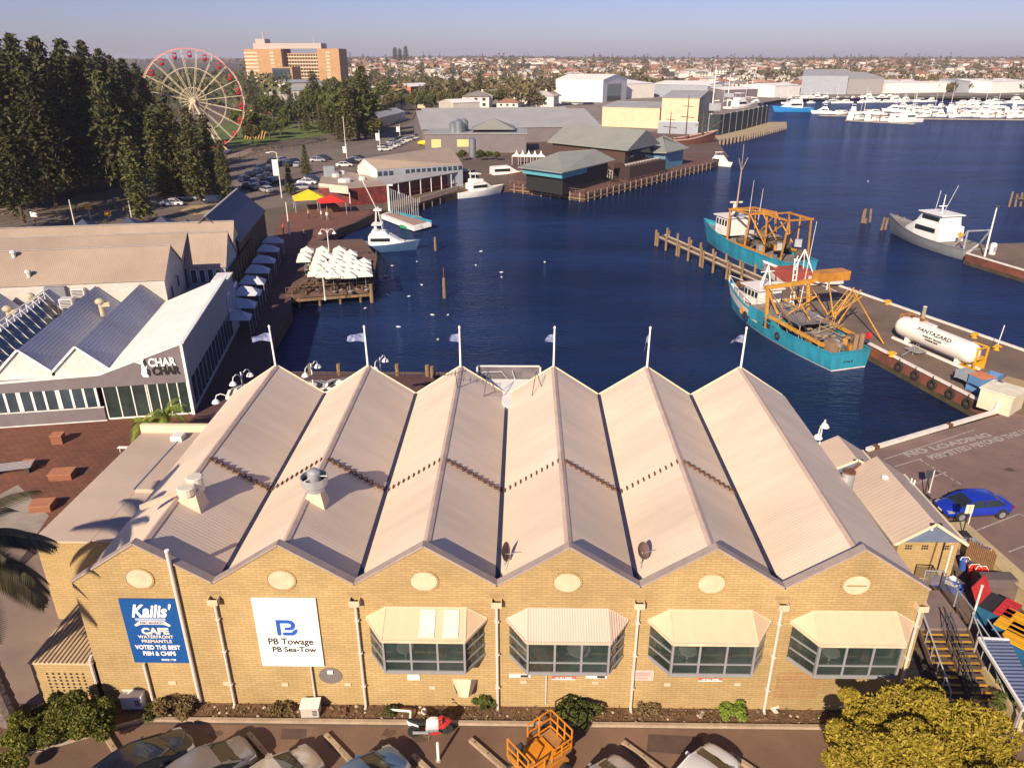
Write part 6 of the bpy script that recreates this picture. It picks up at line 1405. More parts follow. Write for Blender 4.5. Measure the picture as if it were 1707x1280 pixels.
for s in (-1,1): mb.bar((2.8,s*2.6,2.2),(3.4,s*2.2,7.0),.22,.22); mb.bar((-2.2,s*2.8,2.2),(-1.8,s*2.2,7.2),.22,.22); mb.bar((3.4,s*2.2,7.0),(-1.8,s*2.2,7.2),.25,.25); mb.bar((2.8,s*2.6,2.4),(-9,s*2.9,2.5),.28,.3)
mb.bar((3.4,-2.4,7.0),(3.4,2.4,7.0),.3,.3).bar((-1.8,-2.4,7.2),(-1.8,2.4,7.2),.3,.3).build('gantry', gant_o, t2, world=False)
mb = MB(); truss(mb, [((3.4,-2.2,7),(-1.8,2.2,7.2)),((3.4,2.2,7),(-1.8,-2.2,7.2)),((2.9,-2.5,2.4),(-1.9,-2.3,7)),((-1.8,-2.2,7.2),(-6.5,-2.4,3.6)),((-1.8,2.2,7.2),(-6.5,2.4,3.6)),((-1.8,0,7.2),(-5.8,0,4.0))], .1); mb.build('braces', mast_y, t2, world=False)
mb = MB()
for x,y in ((-6.2,-2.4),(-6.2,2.2),(-10.2,-2.4),(-10.2,2.2)): mb.bar((x,y,2.2),(x+(.9 if x > -8 else -.1),y*.8,7.8),.19,.19)
for s in (-1,1): mb.bar((-5.3,s*1.9,7.8),(-10.3,s*1.9,7.8),.24,.24); mb.tube((-5.8,s*2.1,4.5),(-10.2,s*2.0,7.6),.1)
mb.bar((-5.3,-2.3,7.8),(-5.3,2.3,7.8),.2,.2).bar((-10.3,-2.3,7.8),(-10.3,2.3,7.8),.24,.24).tube((-8,-1.9,7.7),(-9,-1.2,2.5),.12); mb.build('stern_gantry', gant_o, t2, world=False)
mb = MB(); rd = random.Random(15); [blob(mb, (rd.uniform(-10,1),rd.uniform(-2,2),2.6+rd.random()), rd.uniform(.6,1.1), k) for k in range(18)]; mb.build('net_heaps', net_m, t2, world=False)
mb = MB(); sheetg(mb,-5,-1,-1.9,1.9,4.2,.4,3); mb.build('tarpaulin', tarp, t2, world=False, smooth=True)
mb = MB(); [mb.mat(k%3).cbox((rd.uniform(-11,1),rd.uniform(-2.4,2.4),2.8+rd.random()*1.5),(rd.uniform(.6,1.4),rd.uniform(.4,1),rd.uniform(.5,1.3)),rd.random()*3) for k in range(14)]; mb.build('deck_machinery', [timber,galv,gant_o], t2, world=False)
MB().box(-.6,.3,-3.16,-3.0,1.0,1.9).build('hull_port', dark, t2, world=False)
# red decked workboat moored between the trawlers
t3 = E('workboat', (0,0,SEA), 'red decked workboat wedged between the near trawler and the wharf head', 'boat')
Bb, Sb = P(1260,470,SEA), P(1372,520,SEA); hd_ = Bb-Sb; t3.rotation_euler = (0,0,math.atan2(hd_.y,hd_.x)); t3.location = (Bb+Sb)/2+Vector((1.6,.6,0)); L3 = hd_.length
mbs = [MB(),MB(),MB(),MB()]; lv, rg = hull(mbs, L3, 4.2, 1.6, 1, bow_rise=1.0); [mbs[i].build(('keel_side','boot_stripe','hull','topsides')[i], (bottom_red,kerb_w,grey_deck,wsup)[i], t3, world=False) for i in range(4)]
deck_from(lv,.3).build('deck', mk('deck_red',(.3,.07,.05),.8,dirt=.3), t3, world=False)
MB().box(-.5,3.0,-1.7,1.7,1.3,3.2).build('deckhouse', mk('house_red',(.33,.07,.05),.7,dirt=.25), t3, world=False)
mb = MB(); truss(mb, [((-1,-1,3),(0,0,6)),((1,-1,3),(0,0,6)),((0,1.4,3),(0,0,6)),((-3.5,-1.4,1.4),(-3.5,-1.4,3)),((-3.5,1.4,1.4),(-3.5,1.4,3)),((-3.5,-1.4,3),(-3.5,1.4,3))], .08); mb.build('frames', white, t3, world=False)
tn = E('tender_boat', (0,0,0), 'grey upturned tender lying beyond the red workboat', 'dinghy'); tn.location = P(1374,470,.5); MB().loft([[(x,b*math.cos(t),h*math.sin(t)) for t in [PI*j/6 for j in range(7)]] for x,b,h in ((-2,.7,.6),(-1,.9,.8),(.6,.9,.8),(1.7,.6,.6),(2.3,.1,.3))],close=False).build('hull', mk('tender_grey',(.45,.42,.4),.6), tn, world=False, smooth=True); tn.rotation_euler = (0,0,-.3); MB().bar((-2,0,.62),(2.2,0,.5),.08,.08).build('keel', galv, tn, world=False)
# grey patrol vessel
gv = E('patrol_vessel', (0,0,SEA), 'grey hulled patrol vessel with white cabin moored at the right wharf', 'vessel'); Bw3, S3 = P(1486,388,SEA), P(1620,436,SEA)+Vector((1.0,1,0)); hd_ = Bw3-S3; L4 = hd_.length; gv.rotation_euler = (0,0,math.atan2(hd_.y,hd_.x)); gv.location = (Bw3+S3)/2
mbs = [MB(),MB(),MB(),MB()]; lv, rg = hull(mbs, L4, 5.8, 1.7, 1, bow_rise=1.4, rake=.07, full=.3); gh = mk('vessel_grey',(.22,.23,.24),.5,dirt=.2)
sd = mbs[0]
for q in mbs[1:]: n0 = len(sd.v); sd.v += q.v; sd.f += [tuple(i+n0 for i in f) for f in q.f]; sd.k += q.k
sd.build('hull', gh, gv, world=False, smooth=True); deck_from(lv,.3).build('deck', grey_deck, gv, world=False); gunwale(lv,.15,.1).build('gunwale', gh, gv, world=False)
cb = MB().loft([[(x,-b,1.5),(x,-b*.9,h),(x,b*.9,h),(x,b,1.5)] for x,b,h in ((-4,2.4,3.6),(-3.9,2.4,3.8),(2,2.3,3.9),(4.8,1.7,2.3),(5.2,1.5,1.7))]).build('cabin', white, gv, world=False)
MB().loft([[(x,-b,3.8),(x,-b*.85,h),(x,b*.85,h),(x,b,3.8)] for x,b,h in ((-3.4,2.0,5.4),(1.2,1.9,5.5),(2.6,1.5,3.9))]).build('flybridge', white, cb, world=False)
mb = MB(); [mb.box(-3.0,1.6,s*2.28-.05,s*2.28+.05,2.7,3.4) for s in (-1,1)]; [mb.box(-3.0,.9,s*1.83-.09,s*1.83+.09,4.5,5.1) for s in (-1,1)]; mb.build('windows', glass_d, cb, world=False)
MB().box(-3.8,1.8,-2.1,2.1,5.45,5.6).tube((-1,0,5.6),(-1,0,8.4),.12,.05).tube((-1,-.7,6.6),(-1,.7,6.6),.1).build('radar_arch', white, cb, world=False)
mb = MB(); truss(mb, [((-3,1.5,5.6),(-5.2,1.7,10.5)),((2,-1.2,5.4),(1.8,-1.3,8.6))], .035); mb.build('whip_antennas', white, gv, world=False)
mb = MB(); truss(mb, [((-7.5,s*2.2,1.5),(-9.5,s*2.0,4.4)) for s in (-1,1)]+[((-9.5,-2,4.4),(-9.5,2,4.4)),((-9.5,-2,1.5),(-9.5,-2,4.4)),((-9.5,2,1.5),(-9.5,2,4.4))], .13); mb.build('stern_frame', galv, gv, world=False)
MB().box(-8.3,-6.5,-2.96,-2.9,.9,1.4).build('hull_plate', mk('ochre_plate',(.6,.42,.05),.6), gv, world=False); MB().tube((-6,0,1.6),(-6,0,3.4),.2,.15).cbox((-6,0,3.0),(.6,.4,.5)).build('deck_crane', yellow_m, gv, world=False)
# small motor cruisers --------------------------------------------------
def cruiser(L, B, fly, hullm, seed, label, cat='motor boat', group=None, name='motor_cruiser', tower=False):
    e = E(name, (0,0,SEA), label, cat, group); mbs = [MB(),MB(),MB(),MB()]; lv, rg = hull(mbs, L, B, L*.11, .5, bow_rise=L*.05, rake=.08, full=.3)
    sd = mbs[0]
    for q in mbs[1:]: n0 = len(sd.v); sd.v += q.v; sd.f += [tuple(i+n0 for i in f) for f in q.f]; sd.k += q.k
    sd.build('hull', hullm, e, world=False, smooth=True); deck_from(lv,.1).build('deck', mk('boat_deck_cream',(.62,.56,.48),.7), e, world=False)
    z = L*.11; c_ = MB().loft([[(x*L,-b*B,z*.9),(x*L,-b*B*.85,z+h*L),(x*L,b*B*.85,z+h*L),(x*L,b*B,z*.9)] for x,b,h in ((-.2,.4,.13),(.12,.38,.14),(.27,.28,.05),(.34,.2,.03))]).build('cabin', white, e, world=False)
    mb = MB(); [mb.box(-.17*L,.12*L,s*.37*B-.06,s*.37*B+.06,z+.05*L,z+.1*L) for s in (-1,1)]; mb.build('windows', glass_d, c_, world=False)
    if fly: MB().loft([[(x*L,-b*B,z+.14*L),(x*L,-b*B*.9,z+h*L),(x*L,b*B*.9,z+h*L),(x*L,b*B,z+.14*L)] for x,b,h in ((-.15,.34,.2),(.06,.32,.2),(.1,.28,.15))]).box(-.14*L,.02*L,-.3*B,.3*B,z+.29*L,z+.305*L).tube((-.1*L,-.25*B,z+.2*L),(-.1*L,-.25*B,z+.29*L),.05).tube((-.1*L,.25*B,z+.2*L),(-.1*L,.25*B,z+.29*L),.05).build('flybridge', white, c_, world=False)
    if tower:
        mb = MB(); truss(mb, [((-.1*L,s*.3*B,z+.14*L),(-.06*L,s*.12*B,z+.55*L)) for s in (-1,1)]+[((.04*L,s*.3*B,z+.14*L),(-.04*L,s*.12*B,z+.55*L)) for s in (-1,1)]+[((-.05*L,0,z+.5*L),(-.3*L,0,z+1.1*L))], .06); mb.box(-.1*L,.02*L,-.15*B,.15*B,z+.5*L,z+.52*L).build('tuna_tower', white, c_, world=False)
    return e
b = P(632,418,SEA); c1 = cruiser(10.5,3.6,True,mk('navy_hull',(.05,.1,.2),.4),1,'white game fishing boat with tall tower moored behind the umbrella jetty', name='fishing_boat', cat='fishing boat', tower=True); c1.location = (b.x+.6,b.y+.4,SEA); c1.rotation_euler = (0,0,R(4))
b = P(797,326,SEA); c2 = cruiser(12,4,True,white,2,'white flybridge cruiser moored by the verandah restaurant'); c2.location = (b.x,b.y,SEA); c2.rotation_euler = (0,0,R(35))
b = P(1199,276,SEA); c3 = cruiser(9,3.4,True,white,3,'white launch heading out beside the piled deck corner'); c3.location = (b.x,b.y,SEA); c3.rotation_euler = (0,0,R(-60))
# replica sailing ship
sh_ = E('tall_ship', (0,0,SEA), 'brown wooden replica sailing ship with bare masts behind the deck', 'ship'); a_, b_ = P(1118,252,SEA), P(1190,252,SEA); hd_ = b_-a_; L5 = 23; sh_.location = (a_+b_)/2+Vector((-1,8,0)); sh_.rotation_euler = (0,0,R(28))
mbs = [MB(),MB(),MB(),MB()]; lv, rg = hull(mbs, L5, 6, 3.2, 1.5, bow_rise=2.2, rake=.1, full=.8); sw_m = mk('ship_planks',(.19,.07,.04),.7,c2=(.11,.045,.03),scale=1,stretch=(1,1,5)); sd = mbs[0]
for q in mbs[1:]: n0 = len(sd.v); sd.v += q.v; sd.f += [tuple(i+n0 for i in f) for f in q.f]; sd.k += q.k
sd.build('hull', sw_m, sh_, world=False, smooth=True); deck_from(lv,.8).build('deck', timber, sh_, world=False); gunwale(lv,.4,.35).build('gunwale', mk('ship_pink',(.5,.32,.28),.7), sh_, world=False)
for x,h in ((-7,12),(0,17),(7,12)):
    m_ = MB().tube((x,0,2),(x,0,h),.28,.12).build('mast', mk('mast_wood',(.12,.07,.05),.7), sh_, world=False); MB().tube((x,-3.5,h*.6),(x,3.5,h*.6),.12).tube((x,-2.5,h*.8),(x,2.5,h*.8),.1).build('yard', MATS['mast_wood'], m_, world=False)
MB().tube((L5/2,0,6.5),(L5/2+5,0,9),.2,.08).build('bowsprit', MATS['mast_wood'], sh_, world=False)
# old red boat hull next to the white cruiser
rb = cruiser(14,4,False,mk('old_red_hull',(.25,.05,.03),.7,dirt=.2),4,'old dark red boat moored behind the white flybridge cruiser', name='old_boat', cat='boat'); b = P(822,306,SEA); rb.location = (b.x+2,b.y+6,SEA); rb.rotation_euler = (0,0,R(20))
# marina -------------------------------------------------------------------
proto_m = [cruiser(13,4.2,True,white,10,'',group='m'), cruiser(10,3.5,False,white,11,'',group='m'), cruiser(16,4.8,True,white,12,'',group='m')]
ys = E('sailing_yacht', (0,0,SEA), '', 'yacht', 'm'); mbs = [MB(),MB(),MB(),MB()]; lv, rg = hull(mbs, 12, 3.6, 1.2, .6, bow_rise=.4, rake=.05, full=.2); sd = mbs[0]
for q in mbs[1:]: n0 = len(sd.v); sd.v += q.v; sd.f += [tuple(i+n0 for i in f) for f in q.f]; sd.k += q.k
sd.build('hull', white, ys, world=False, smooth=True); deck_from(lv,.05).build('deck', MATS['boat_deck_cream'], ys, world=False); MB().box(-2,2.2,-1,1,1.1,1.7).build('cabin', white, ys, world=False); MB().tube((1,0,1.2),(1,0,16),.14,.08).tube((1,0,2.6),(-4.5,0,2.5),.16).build('mast', mk('mast_white',(.75,.72,.7),.4), ys, world=False)
proto_m.append(ys); rnd = random.Random(5); spots = []
rows = [((1296,168),(1500,166),17,'row'),((1305,173),(1560,170),13,'row'),((1365,190),(1475,191),9,'row'),((1412,199),(1520,204),8,'row'),((1500,194),(1712,197),17,'row'),((1480,187),(1712,188),17,'row'),((1500,180),(1712,181),14,'row'),((1600,174),(1712,173),9,'row'),((1160,172),(1262,176),8,'row'),((1205,166),(1262,169),5,'row')]
k = 0
for a_, b_, n, _ in rows:
    for j in range(n):
        t = (j+.5+rnd.uniform(-.25,.25))/n; p = P(a_[0]+(b_[0]-a_[0])*t, a_[1]+(b_[1]-a_[1])*t+rnd.uniform(-.8,.8), SEA)
        q = proto_m[rnd.choice((0,0,1,1,2,3))]; o = dup(q, p, rnd.choice((0,PI,.4,-2.8,1.2,PI-.3))+rnd.uniform(-.15,.15), sc=rnd.uniform(.6,.98))
        yk = q is ys; o['label'] = 'white yacht with a bare mast moored among the far marina boats' if yk else 'white motor cruiser moored among the far marina boats'; o['group'] = 'yachts in the far marina' if yk else 'cruisers in the far marina'; o['category'] = 'yacht' if yk else 'motor boat'
for q in proto_m:
    for c in list(q.children_recursive): bpy.data.objects.remove(c)
    bpy.data.objects.remove(q)
bt = cruiser(22,6,True,mk('bright_blue_hull',(.02,.2,.5),.5),30,'bright blue hulled boat lying in front of the far marina', name='blue_boat'); bt.location = P(1322,187,SEA); bt.rotation_euler = (0,0,PI+.1)
for (a_,b_,lb) in (((1410,201),(1525,207),'pontoon walkway of the marina nearest the basin'),((1500,198),(1712,200),'long pontoon walkway at the right of the marina'),((1480,190),(1712,191),'middle pontoon walkway of the marina'),((1365,193),(1480,194),'short pontoon walkway left of the marina')):
    p, q = P(*a_,SEA+.3), P(*b_,SEA+.3); e = E('marina_pontoon', p, lb, 'pontoon', 'marina pontoons'); MB().bar(p,q,1.8,.5).build('walkway', concrete, e); piles([(p.x,p.y),(q.x,q.y)], SEA-1, 2.2, 22, .25, e, pile_m)
# gulls on the water
for k,(px_,py_) in enumerate(((654,444),(695,437),(802,420),(793,443),(642,461),(703,476),(682,495),(645,492),(609,515),(721,526),(747,526),(664,546),(730,567),(836,455),(836,463),(1447,303),(908,438))):
    p = P(px_,py_,SEA); mb = MB(); mb.loft([[(x,r*math.cos(t),.1+r*.8*math.sin(t)) for t in [2*PI*j/6 for j in range(6)]] for x,r in ((-.28,.01),(-.15,.09),(0,.13),(.14,.09),(.2,.06),(.26,.06),(.31,.015))])
    o = mb.build('gull', white, None, world=False); o.location = p; o.rotation_euler = (0,0,k*1.7); tag(o, 'tiny white gull floating on the dark basin water', 'gull', 'gulls on the basin')

# ================================================================ UMBRELLA JETTY AND BOARDWALK FURNITURE
uj = E('cafe_jetty', (-5,64,0), 'square timber jetty on piles carrying the white cafe umbrellas', 'jetty')
MB().prism([(-10.5,63.6),(-.4,66.6),(-2.6,83),(-7.2,95),(-15.5,93.5),(-11,68)],-.3,.25).build('deck', mk('jetty_planks',(.17,.1,.075),.9,c2=(.1,.06,.045),scale=1.2,stretch=(1,5,1),dirt=.3), uj)
piles([(-10.3,63.8),(-.6,66.7)], -3, -.3, 2.2, .16, uj, pile_m); piles([(-.5,66.9),(-2.7,83)], -3, -.3, 3, .16, uj, pile_m)
MB().tube((-.35,66.3,-3),(-.35,66.3,.9),.28,.26).build('corner_pile', pile_m, uj); rail(uj, [(-10.4,63.7),(-.5,66.65),(-2.7,82.9)], .25, .9, 2.0, timber); mb = MB().bar((-10.4,63.6,-.55),(-.4,66.55,-.55),.3,.3); mb.build('fascia_beam', pile_m, uj)
um = mk('umbrella_white', (.74,.68,.6), .75, var=.05); 
def umbrella(x, y, z0, s, zt, mat, label, group, name='umbrella', n=4, rz=0, stripe=None):
    e = E(name, (x,y,z0), label, 'umbrella', group, rz); mb = MB(); zc = zt-.6
    for k in range(n):
        a0, a1 = 2*PI*(k+.5)/n, 2*PI*(k+1.5)/n; c0, c1 = (s*math.cos(a0),s*math.sin(a0)), (s*math.cos(a1),s*math.sin(a1))
        fr_ = [0,.3,.55,.7,.85,1.0] if stripe else [0,.35,1.0]
        for j in range(len(fr_)-1):
            f0, f1 = fr_[j], fr_[j+1]; z0_, z1_ = zt-.6*(f0**.85), zt-.6*(f1**.85); mb.mat(1 if stripe and j%2 == 1 else 0)
            if j == 0: mb.poly([(0,0,zt),(c0[0]*f1,c0[1]*f1,z1_),(c1[0]*f1,c1[1]*f1,z1_)])
            else: mb.poly([(c0[0]*f0,c0[1]*f0,z0_),(c0[0]*f1,c0[1]*f1,z1_),(c1[0]*f1,c1[1]*f1,z1_),(c1[0]*f0,c1[1]*f0,z0_)])
        mb.mat(0).poly([(c0[0],c0[1],zc),(c0[0],c0[1],zc-.18),(c1[0],c1[1],zc-.18),(c1[0],c1[1],zc)])
    mb.build('canopy', [mat,stripe or mat], e, world=False); MB().tube((0,0,0),(0,0,zt+.1),.03).lathe([(.3,0),(.3,.08)],(0,0,0),10).build('pole', galv, e, world=False)
    return e
U = lambda x, y: (400+x*.2578, 330+y*.2578)
ups = [(430,305),(415,335),(408,362),(530,302),(522,330),(512,356),(503,385),(492,410),(482,450),(640,302),(632,330),(622,352),(614,376),(604,400),(594,428),(712,325),(707,350),(706,376),(703,402),(698,436),(800,378),(800,403),(802,432),(560,340),(578,438),(640,425),(652,395),(752,388),(752,415),(560,400),(535,455),(640,452),(745,446),(700,462),(598,462),(806,452)]
ord_ = ['farthest left','second','third','fourth','fifth','nearest']
colsn = {0:'leftmost column',1:'second column from the left',2:'third column from the left',3:'fourth column from the left',4:'rightmost column'}
for k,(ux,uy) in enumerate(ups):
    p = P(*U(ux,uy),3.1); c_ = min(range(5), key=lambda i: abs((430,505,620,705,800)[i]-ux+(uy-300)*(-.25)))
    umbrella(p.x, p.y, .25, 1.3, 2.7, um, 'white square cafe umbrella on the jetty, at %s of the cluster' % (('back left' if ux < 550 else 'back right') if uy < 345 else ('middle left' if ux < 600 else 'middle right') if uy < 400 else ('front left' if ux < 600 else 'front right')), 'white umbrellas on the cafe jetty, '+(('back left' if ux < 550 else 'back right') if uy < 345 else ('middle left' if ux < 600 else 'middle right') if uy < 400 else ('front left' if ux < 600 else 'front right')), rz=R(12))
def table_set(x, y, z, k):
    e = E('cafe_table', (x,y,z), 'dark cafe table with stools near the front rail of the umbrella jetty', 'table', 'cafe tables on the jetty', k*.7)
    MB().box(-.4,.4,-.4,.4,.7,.75).build('top', timber, e, world=False); mb = MB().tube((0,0,0),(0,0,.7),.04); mb.build('leg', steel_d, e, world=False)
    for a_ in range(3): MB().tube((.75*math.cos(a_*2.1),.75*math.sin(a_*2.1),0),(.75*math.cos(a_*2.1),.75*math.sin(a_*2.1),.45),.17,.17,8).build('stool', rust if a_ else steel_d, e, world=False)
k = 0
for i in range(8):
    for j in range(4):
        x, y = -9.3+i*1.1+.15*j, 64.6+i*.33+j*1.6; table_set(x, y, .25, k); k += 1
def lamp2(x, y, z0, h, label, group='double armed white lamps', drop=.35, rz=0, name='street_lamp'):
    e = E(name, (x,y,z0), label, 'lamp', group, rz); MB().tube((0,0,0),(0,0,h),.07,.05).lathe([(.14,0),(.14,.3),(.08,.4)],(0,0,0),8).build('pole', white, e, world=False)
    for s in (-1,1):
        pts = [(s*.75*math.sin(t),0,h-.45+.45*math.sin(t*1.0+.2) if 0 else h-.5+.5*math.sin(PI*(.5-t/PI/1.0)+0)) for t in (0,)]; pts = [(0,0,h-.6),(s*.25,0,h-.15),(s*.55,0,h-.02),(s*.85,0,h-.12),(s*.95,0,h-.4)]
        MB().path(pts,.035,6).build('arm', white, e, world=False); MB().lathe([(.06,h-.4),(.2,h-.5),(.3,h-.68),(.26,h-.72)],(s*.95,0,0),12).build('lamp_head', white, e, world=False)
    return e
for px_,pt,yb,h,lb in ((545,384,None,5.2,'twin armed white lamp rising behind the umbrella jetty'),(537,452,None,3.8,'twin armed white lamp on the front edge of the umbrella jetty')):
    p = P(px_,pt,h); lamp2(p.x,p.y,0.2,h,lb,rz=R(8))
for px_,py_,rz_,lb in ((401,620,1.2,'white twin lamp beside the first gable peak, upper one'),(381,655,.2,'white twin lamp at the left of the first gable, lower one'),(518,606,1.3,'white twin lamp behind the roof beside the striped umbrella'),(633,596,1.3,'white twin lamp standing at the rear deck edge between first two flags'),(1372,705,1.0,'white twin lamp behind the small cream roofs on the right')):
    p = P(px_,py_,5.2); lamp2(p.x,p.y,0,5.2,lb,'white twin lamps round the market hall',rz=rz_)
st_k = mk('umbrella_black', (.05,.05,.06), .7)
for px_,py_,lb in ((414,642,'black striped white umbrella at the left rear corner of the hall'),(517,637,'black striped white umbrella between the first and second roof peaks, left one'),(566,633,'black striped white umbrella between the first and second roof peaks, right one')):
    p = P(px_,py_,2.9); umbrella(p.x,p.y,0,1.9,2.9,um,lb,'striped umbrellas on the rear deck','umbrella',8,.2,st_k)
rd_e = E('deck_edge', (14,38,0), 'low rail of piles and beams along the rear boardwalk edge', 'rail'); rail(rd_e, [(14.1,23),(14.1,38.6),(-4.5,38.6)], 0, .35, 3, timber)
for px_,py_ in ((501,632),(555,625),(661,612),(712,612),(720,614)): p = P(px_,py_,.9); MB().tube((p.x,38.8 if px_<700 else p.y,-3),(p.x,38.8 if px_<700 else p.y,1.1),.2).build('pile', pile_m, rd_e)
# people on the boardwalk by the far end
def person(x, y, rz, top, leg, label, s=1.0):
    me = bpy.data.meshes.new('person'); V_ = [(0,0,.95),(0,0,1.2),(0,0,1.42),(0,0,1.52),(0,0,1.62),(0,.02,1.72),(0,.1,.9),(.05,.11,.5),(0,.12,.06),(.14,.12,.04),(0,-.1,.9),(-.05,-.11,.5),(-.1,-.12,.06),(.04,-.12,.04),(0,.2,1.4),(.02,.25,1.12),(.1,.24,.88),(0,-.2,1.4),(-.02,-.25,1.12),(.06,-.24,.88)]
    Ed = [(0,1),(1,2),(2,3),(3,4),(4,5),(0,6),(6,7),(7,8),(8,9),(0,10),(10,11),(11,12),(12,13),(2,14),(14,15),(15,16),(2,17),(17,18),(18,19)]
    me.from_pydata(V_, Ed, []); o = bpy.data.objects.new('person', me); col.objects.link(o); md = o.modifiers.new('k','SKIN'); md.use_smooth_shade = True; sv = me.skin_vertices[0].data
    for i, r_ in enumerate((.15,.14,.15,.06,.1,.09,.09,.065,.045,.04,.09,.065,.045,.04,.055,.045,.04,.055,.045,.04)): sv[i].radius = (r_,r_*1.0)
    sv[0].use_root = True; o.modifiers.new('s','SUBSURF').render_levels = 1; 
    m_ = bpy.data.materials.new('clothing'); m_.use_nodes = True; t = m_.node_tree; b_ = t.nodes['Principled BSDF']; b_.inputs['Roughness'].default_value = .85; tc = t.nodes.new('ShaderNodeTexCoord'); sp = t.nodes.new('ShaderNodeSeparateXYZ'); cr = t.nodes.new('ShaderNodeValToRGB'); mr = t.nodes.new('ShaderNodeMath'); mr.operation = 'DIVIDE'; mr.inputs[1].default_value = 1.8
    t.links.new(tc.outputs['Object'],sp.inputs[0]); t.links.new(sp.outputs[2],mr.inputs[0]); t.links.new(mr.outputs[0],cr.inputs[0]); t.links.new(cr.outputs[0],b_.inputs['Base Color']); cr.color_ramp.interpolation = 'CONSTANT'
    el = cr.color_ramp.elements; el[0].position = 0; el[0].color = (*leg,1); el[1].position = .53; el[1].color = (*top,1); q = el.new(.83); q.color = (.45,.25,.17,1); q = el.new(.93); q.color = (.06,.035,.02,1); me.materials.append(m_)
    o.location = (x,y,.02); o.rotation_euler = (0,0,rz); tag(o, label, 'person')
for px_,py_,tp,lg,lb in ((536,366,(.7,.65,.62),(.12,.12,.16),'person in a white top walking on the red paving, left of a pair'),(546,368,(.75,.7,.68),(.3,.25,.2),'person in a pale top walking on the red paving, right of a pair'),(515,365,(.6,.55,.55),(.05,.05,.07),'person in a light shirt alone near the water cove'),(508,400,(.03,.03,.04),(.03,.03,.04),'person in dark clothes standing where the boardwalk begins'),(473,392,(.5,.05,.04),(.05,.05,.06),'person in a red top beside the last awning')):
    p = P(px_,py_,0); person(p.x,p.y,random.random()*6,tp,lg,lb)
# ================================================================ ON AND ROUND THE MARKET HALL ROOF
def zroof(x, y):
    i = int(x//6); u = abs((x-i*6)-3)/3; zr = ZR0+(ZR1-ZR0)*y/LB; zv = ZV0+(ZV1-ZV0)*y/LB; return zr+(zv-zr)*u
flag_m = mk('flag_navy', (.32,.34,.45), .8, c2=(.02,.05,.2), scale=2.6); pole_m = MATS['white_paint']
for i in range(6):
    x, y = i*6+3, 19.3; e = E('flagpole', (x,y,8.75), 'white flagpole with ragged navy and white flag on the '+('first','second','third','fourth','fifth','sixth')[i]+' roof peak from the left', 'flagpole', 'flagpoles along the rear roof peaks')
    lean = (-.15,-.07,.0,.03,.06,.1)[i]; h = 2.75
    MB().tube((0,0,0),(lean*.5,0,h),.07,.05,8).build('pole', pole_m, e, world=False); MB().lathe([(.09,0),(.05,.1),(.01,.14)],(lean*.5,0,h),8).build('finial', pole_m, e, world=False)
    ll = (1.25,1.15,.6,.55,.25,.8)[i]; dr = (.45,.35,.3,.4,1.0,.35)[i]; mb = MB(); n = 8; vs = []
    for a_ in range(n+1):
        for b_ in range(5):
            t = a_/n; s = b_/4; x_ = lean*.4-.05-ll*t; wv = math.sin(t*7+i)*.12*t; zz = h-.4-s*(.6-.35*t)-dr*t*t*.9+math.sin(t*9+s*3+i)*.05*t; vs.append((x_,wv+.15*math.sin(s*3+i)*t,zz))
    mb.add(vs, [(a_*5+b_,a_*5+b_+1,(a_+1)*5+b_+1,(a_+1)*5+b_) for a_ in range(n) for b_ in range(4)]); mb.build('flag', flag_m, e, world=False, smooth=True)
# glass wind screen above the canopy
a_, b_ = PV(794,609,21.75), PV(902,609,21.75); zb_, zt_ = 6.9, a_.z
e = E('wind_screen', ((a_.x+b_.x)/2,21.75,6.9), 'clear glass screen in a thin white frame behind the flat canopy', 'screen')
MB().box(a_.x,a_.x+.1,21.7,21.8,5.5,zt_).box(b_.x-.1,b_.x,21.7,21.8,5.5,zt_).box(a_.x,b_.x,21.7,21.8,zt_-.08,zt_).build('frame', kerb_w, e)
gw = mk('screen_glass', (.3,.25,.24), .1, spec=.6, alpha=.35, var=.4, scale=.8); MB().box(a_.x+.1,b_.x-.1,21.74,21.76,6.0,zt_-.08).build('glass', gw, e)
mb = MB(); mb.path([(16.0,21.6,6.9),(16.3,21.6,7.5),(17.6,21.6,7.55),(18.0,21.6,7.0)],.04).path([(18.3,21.6,7.6),(18.5,21.6,7.0)],.05).build('tube_rack', galv, e)
def antenna(px_, py_, x, y, label, kind=0):
    z = zroof(x,y); e = E('tv_antenna', (x,y,z), label, 'antenna', 'antennas on the hall roof'); mb = MB(); 
    if kind == 0: mb.tube((0,0,0),(.25,.4,1.5),.025).tube((.7,.5,.1),(.25,.4,1.5),.025).tube((-.05,0,0),(.7,.5,.1),.02)
    else: mb.tube((0,0,0),(-.1,0,1.1),.025).tube((-.75,-.2,.9),(.6,.2,1.05),.02); [mb.tube((-.7+.2*k-.0,-.45,.92+.02*k),(-.7+.2*k,.4,.92+.02*k),.012) for k in range(7)]
    mb.build('mast', steel_d, e, world=False); return e
antenna(0,0,16.6,17.2,'thin tripod antenna mast at the left side of the flat canopy'); antenna(0,0,19.6,17.0,'thin leaning antenna mast at the right side of the flat canopy'); antenna(0,0,15.05,16.2,'many armed tv antenna on the third roof ridge near the canopy',1)
def vent_base(x, y, s, e):
    z = zroof(x,y); zl, zh_ = zroof(x+s,y)-.05, zroof(x-s,y)-.05; mb = MB()
    t = s*.62; top = max(zl,zh_)+.3; bs = [(x-s,y-s,zh_),(x+s,y-s,zl),(x+s,y+s,zl+.02),(x-s,y+s,zh_+.02)]; tp = [(x-t,y-t,top),(x+t,y-t,top),(x+t,y+t,top),(x-t,y+t,top)]
    mb.add(bs+tp, [(0,1,5,4),(1,2,6,5),(2,3,7,6),(3,0,4,7),(4,5,6,7)]).build('curb', mk('vent_curb',(.62,.5,.37),.6,dirt=.15), e); return top
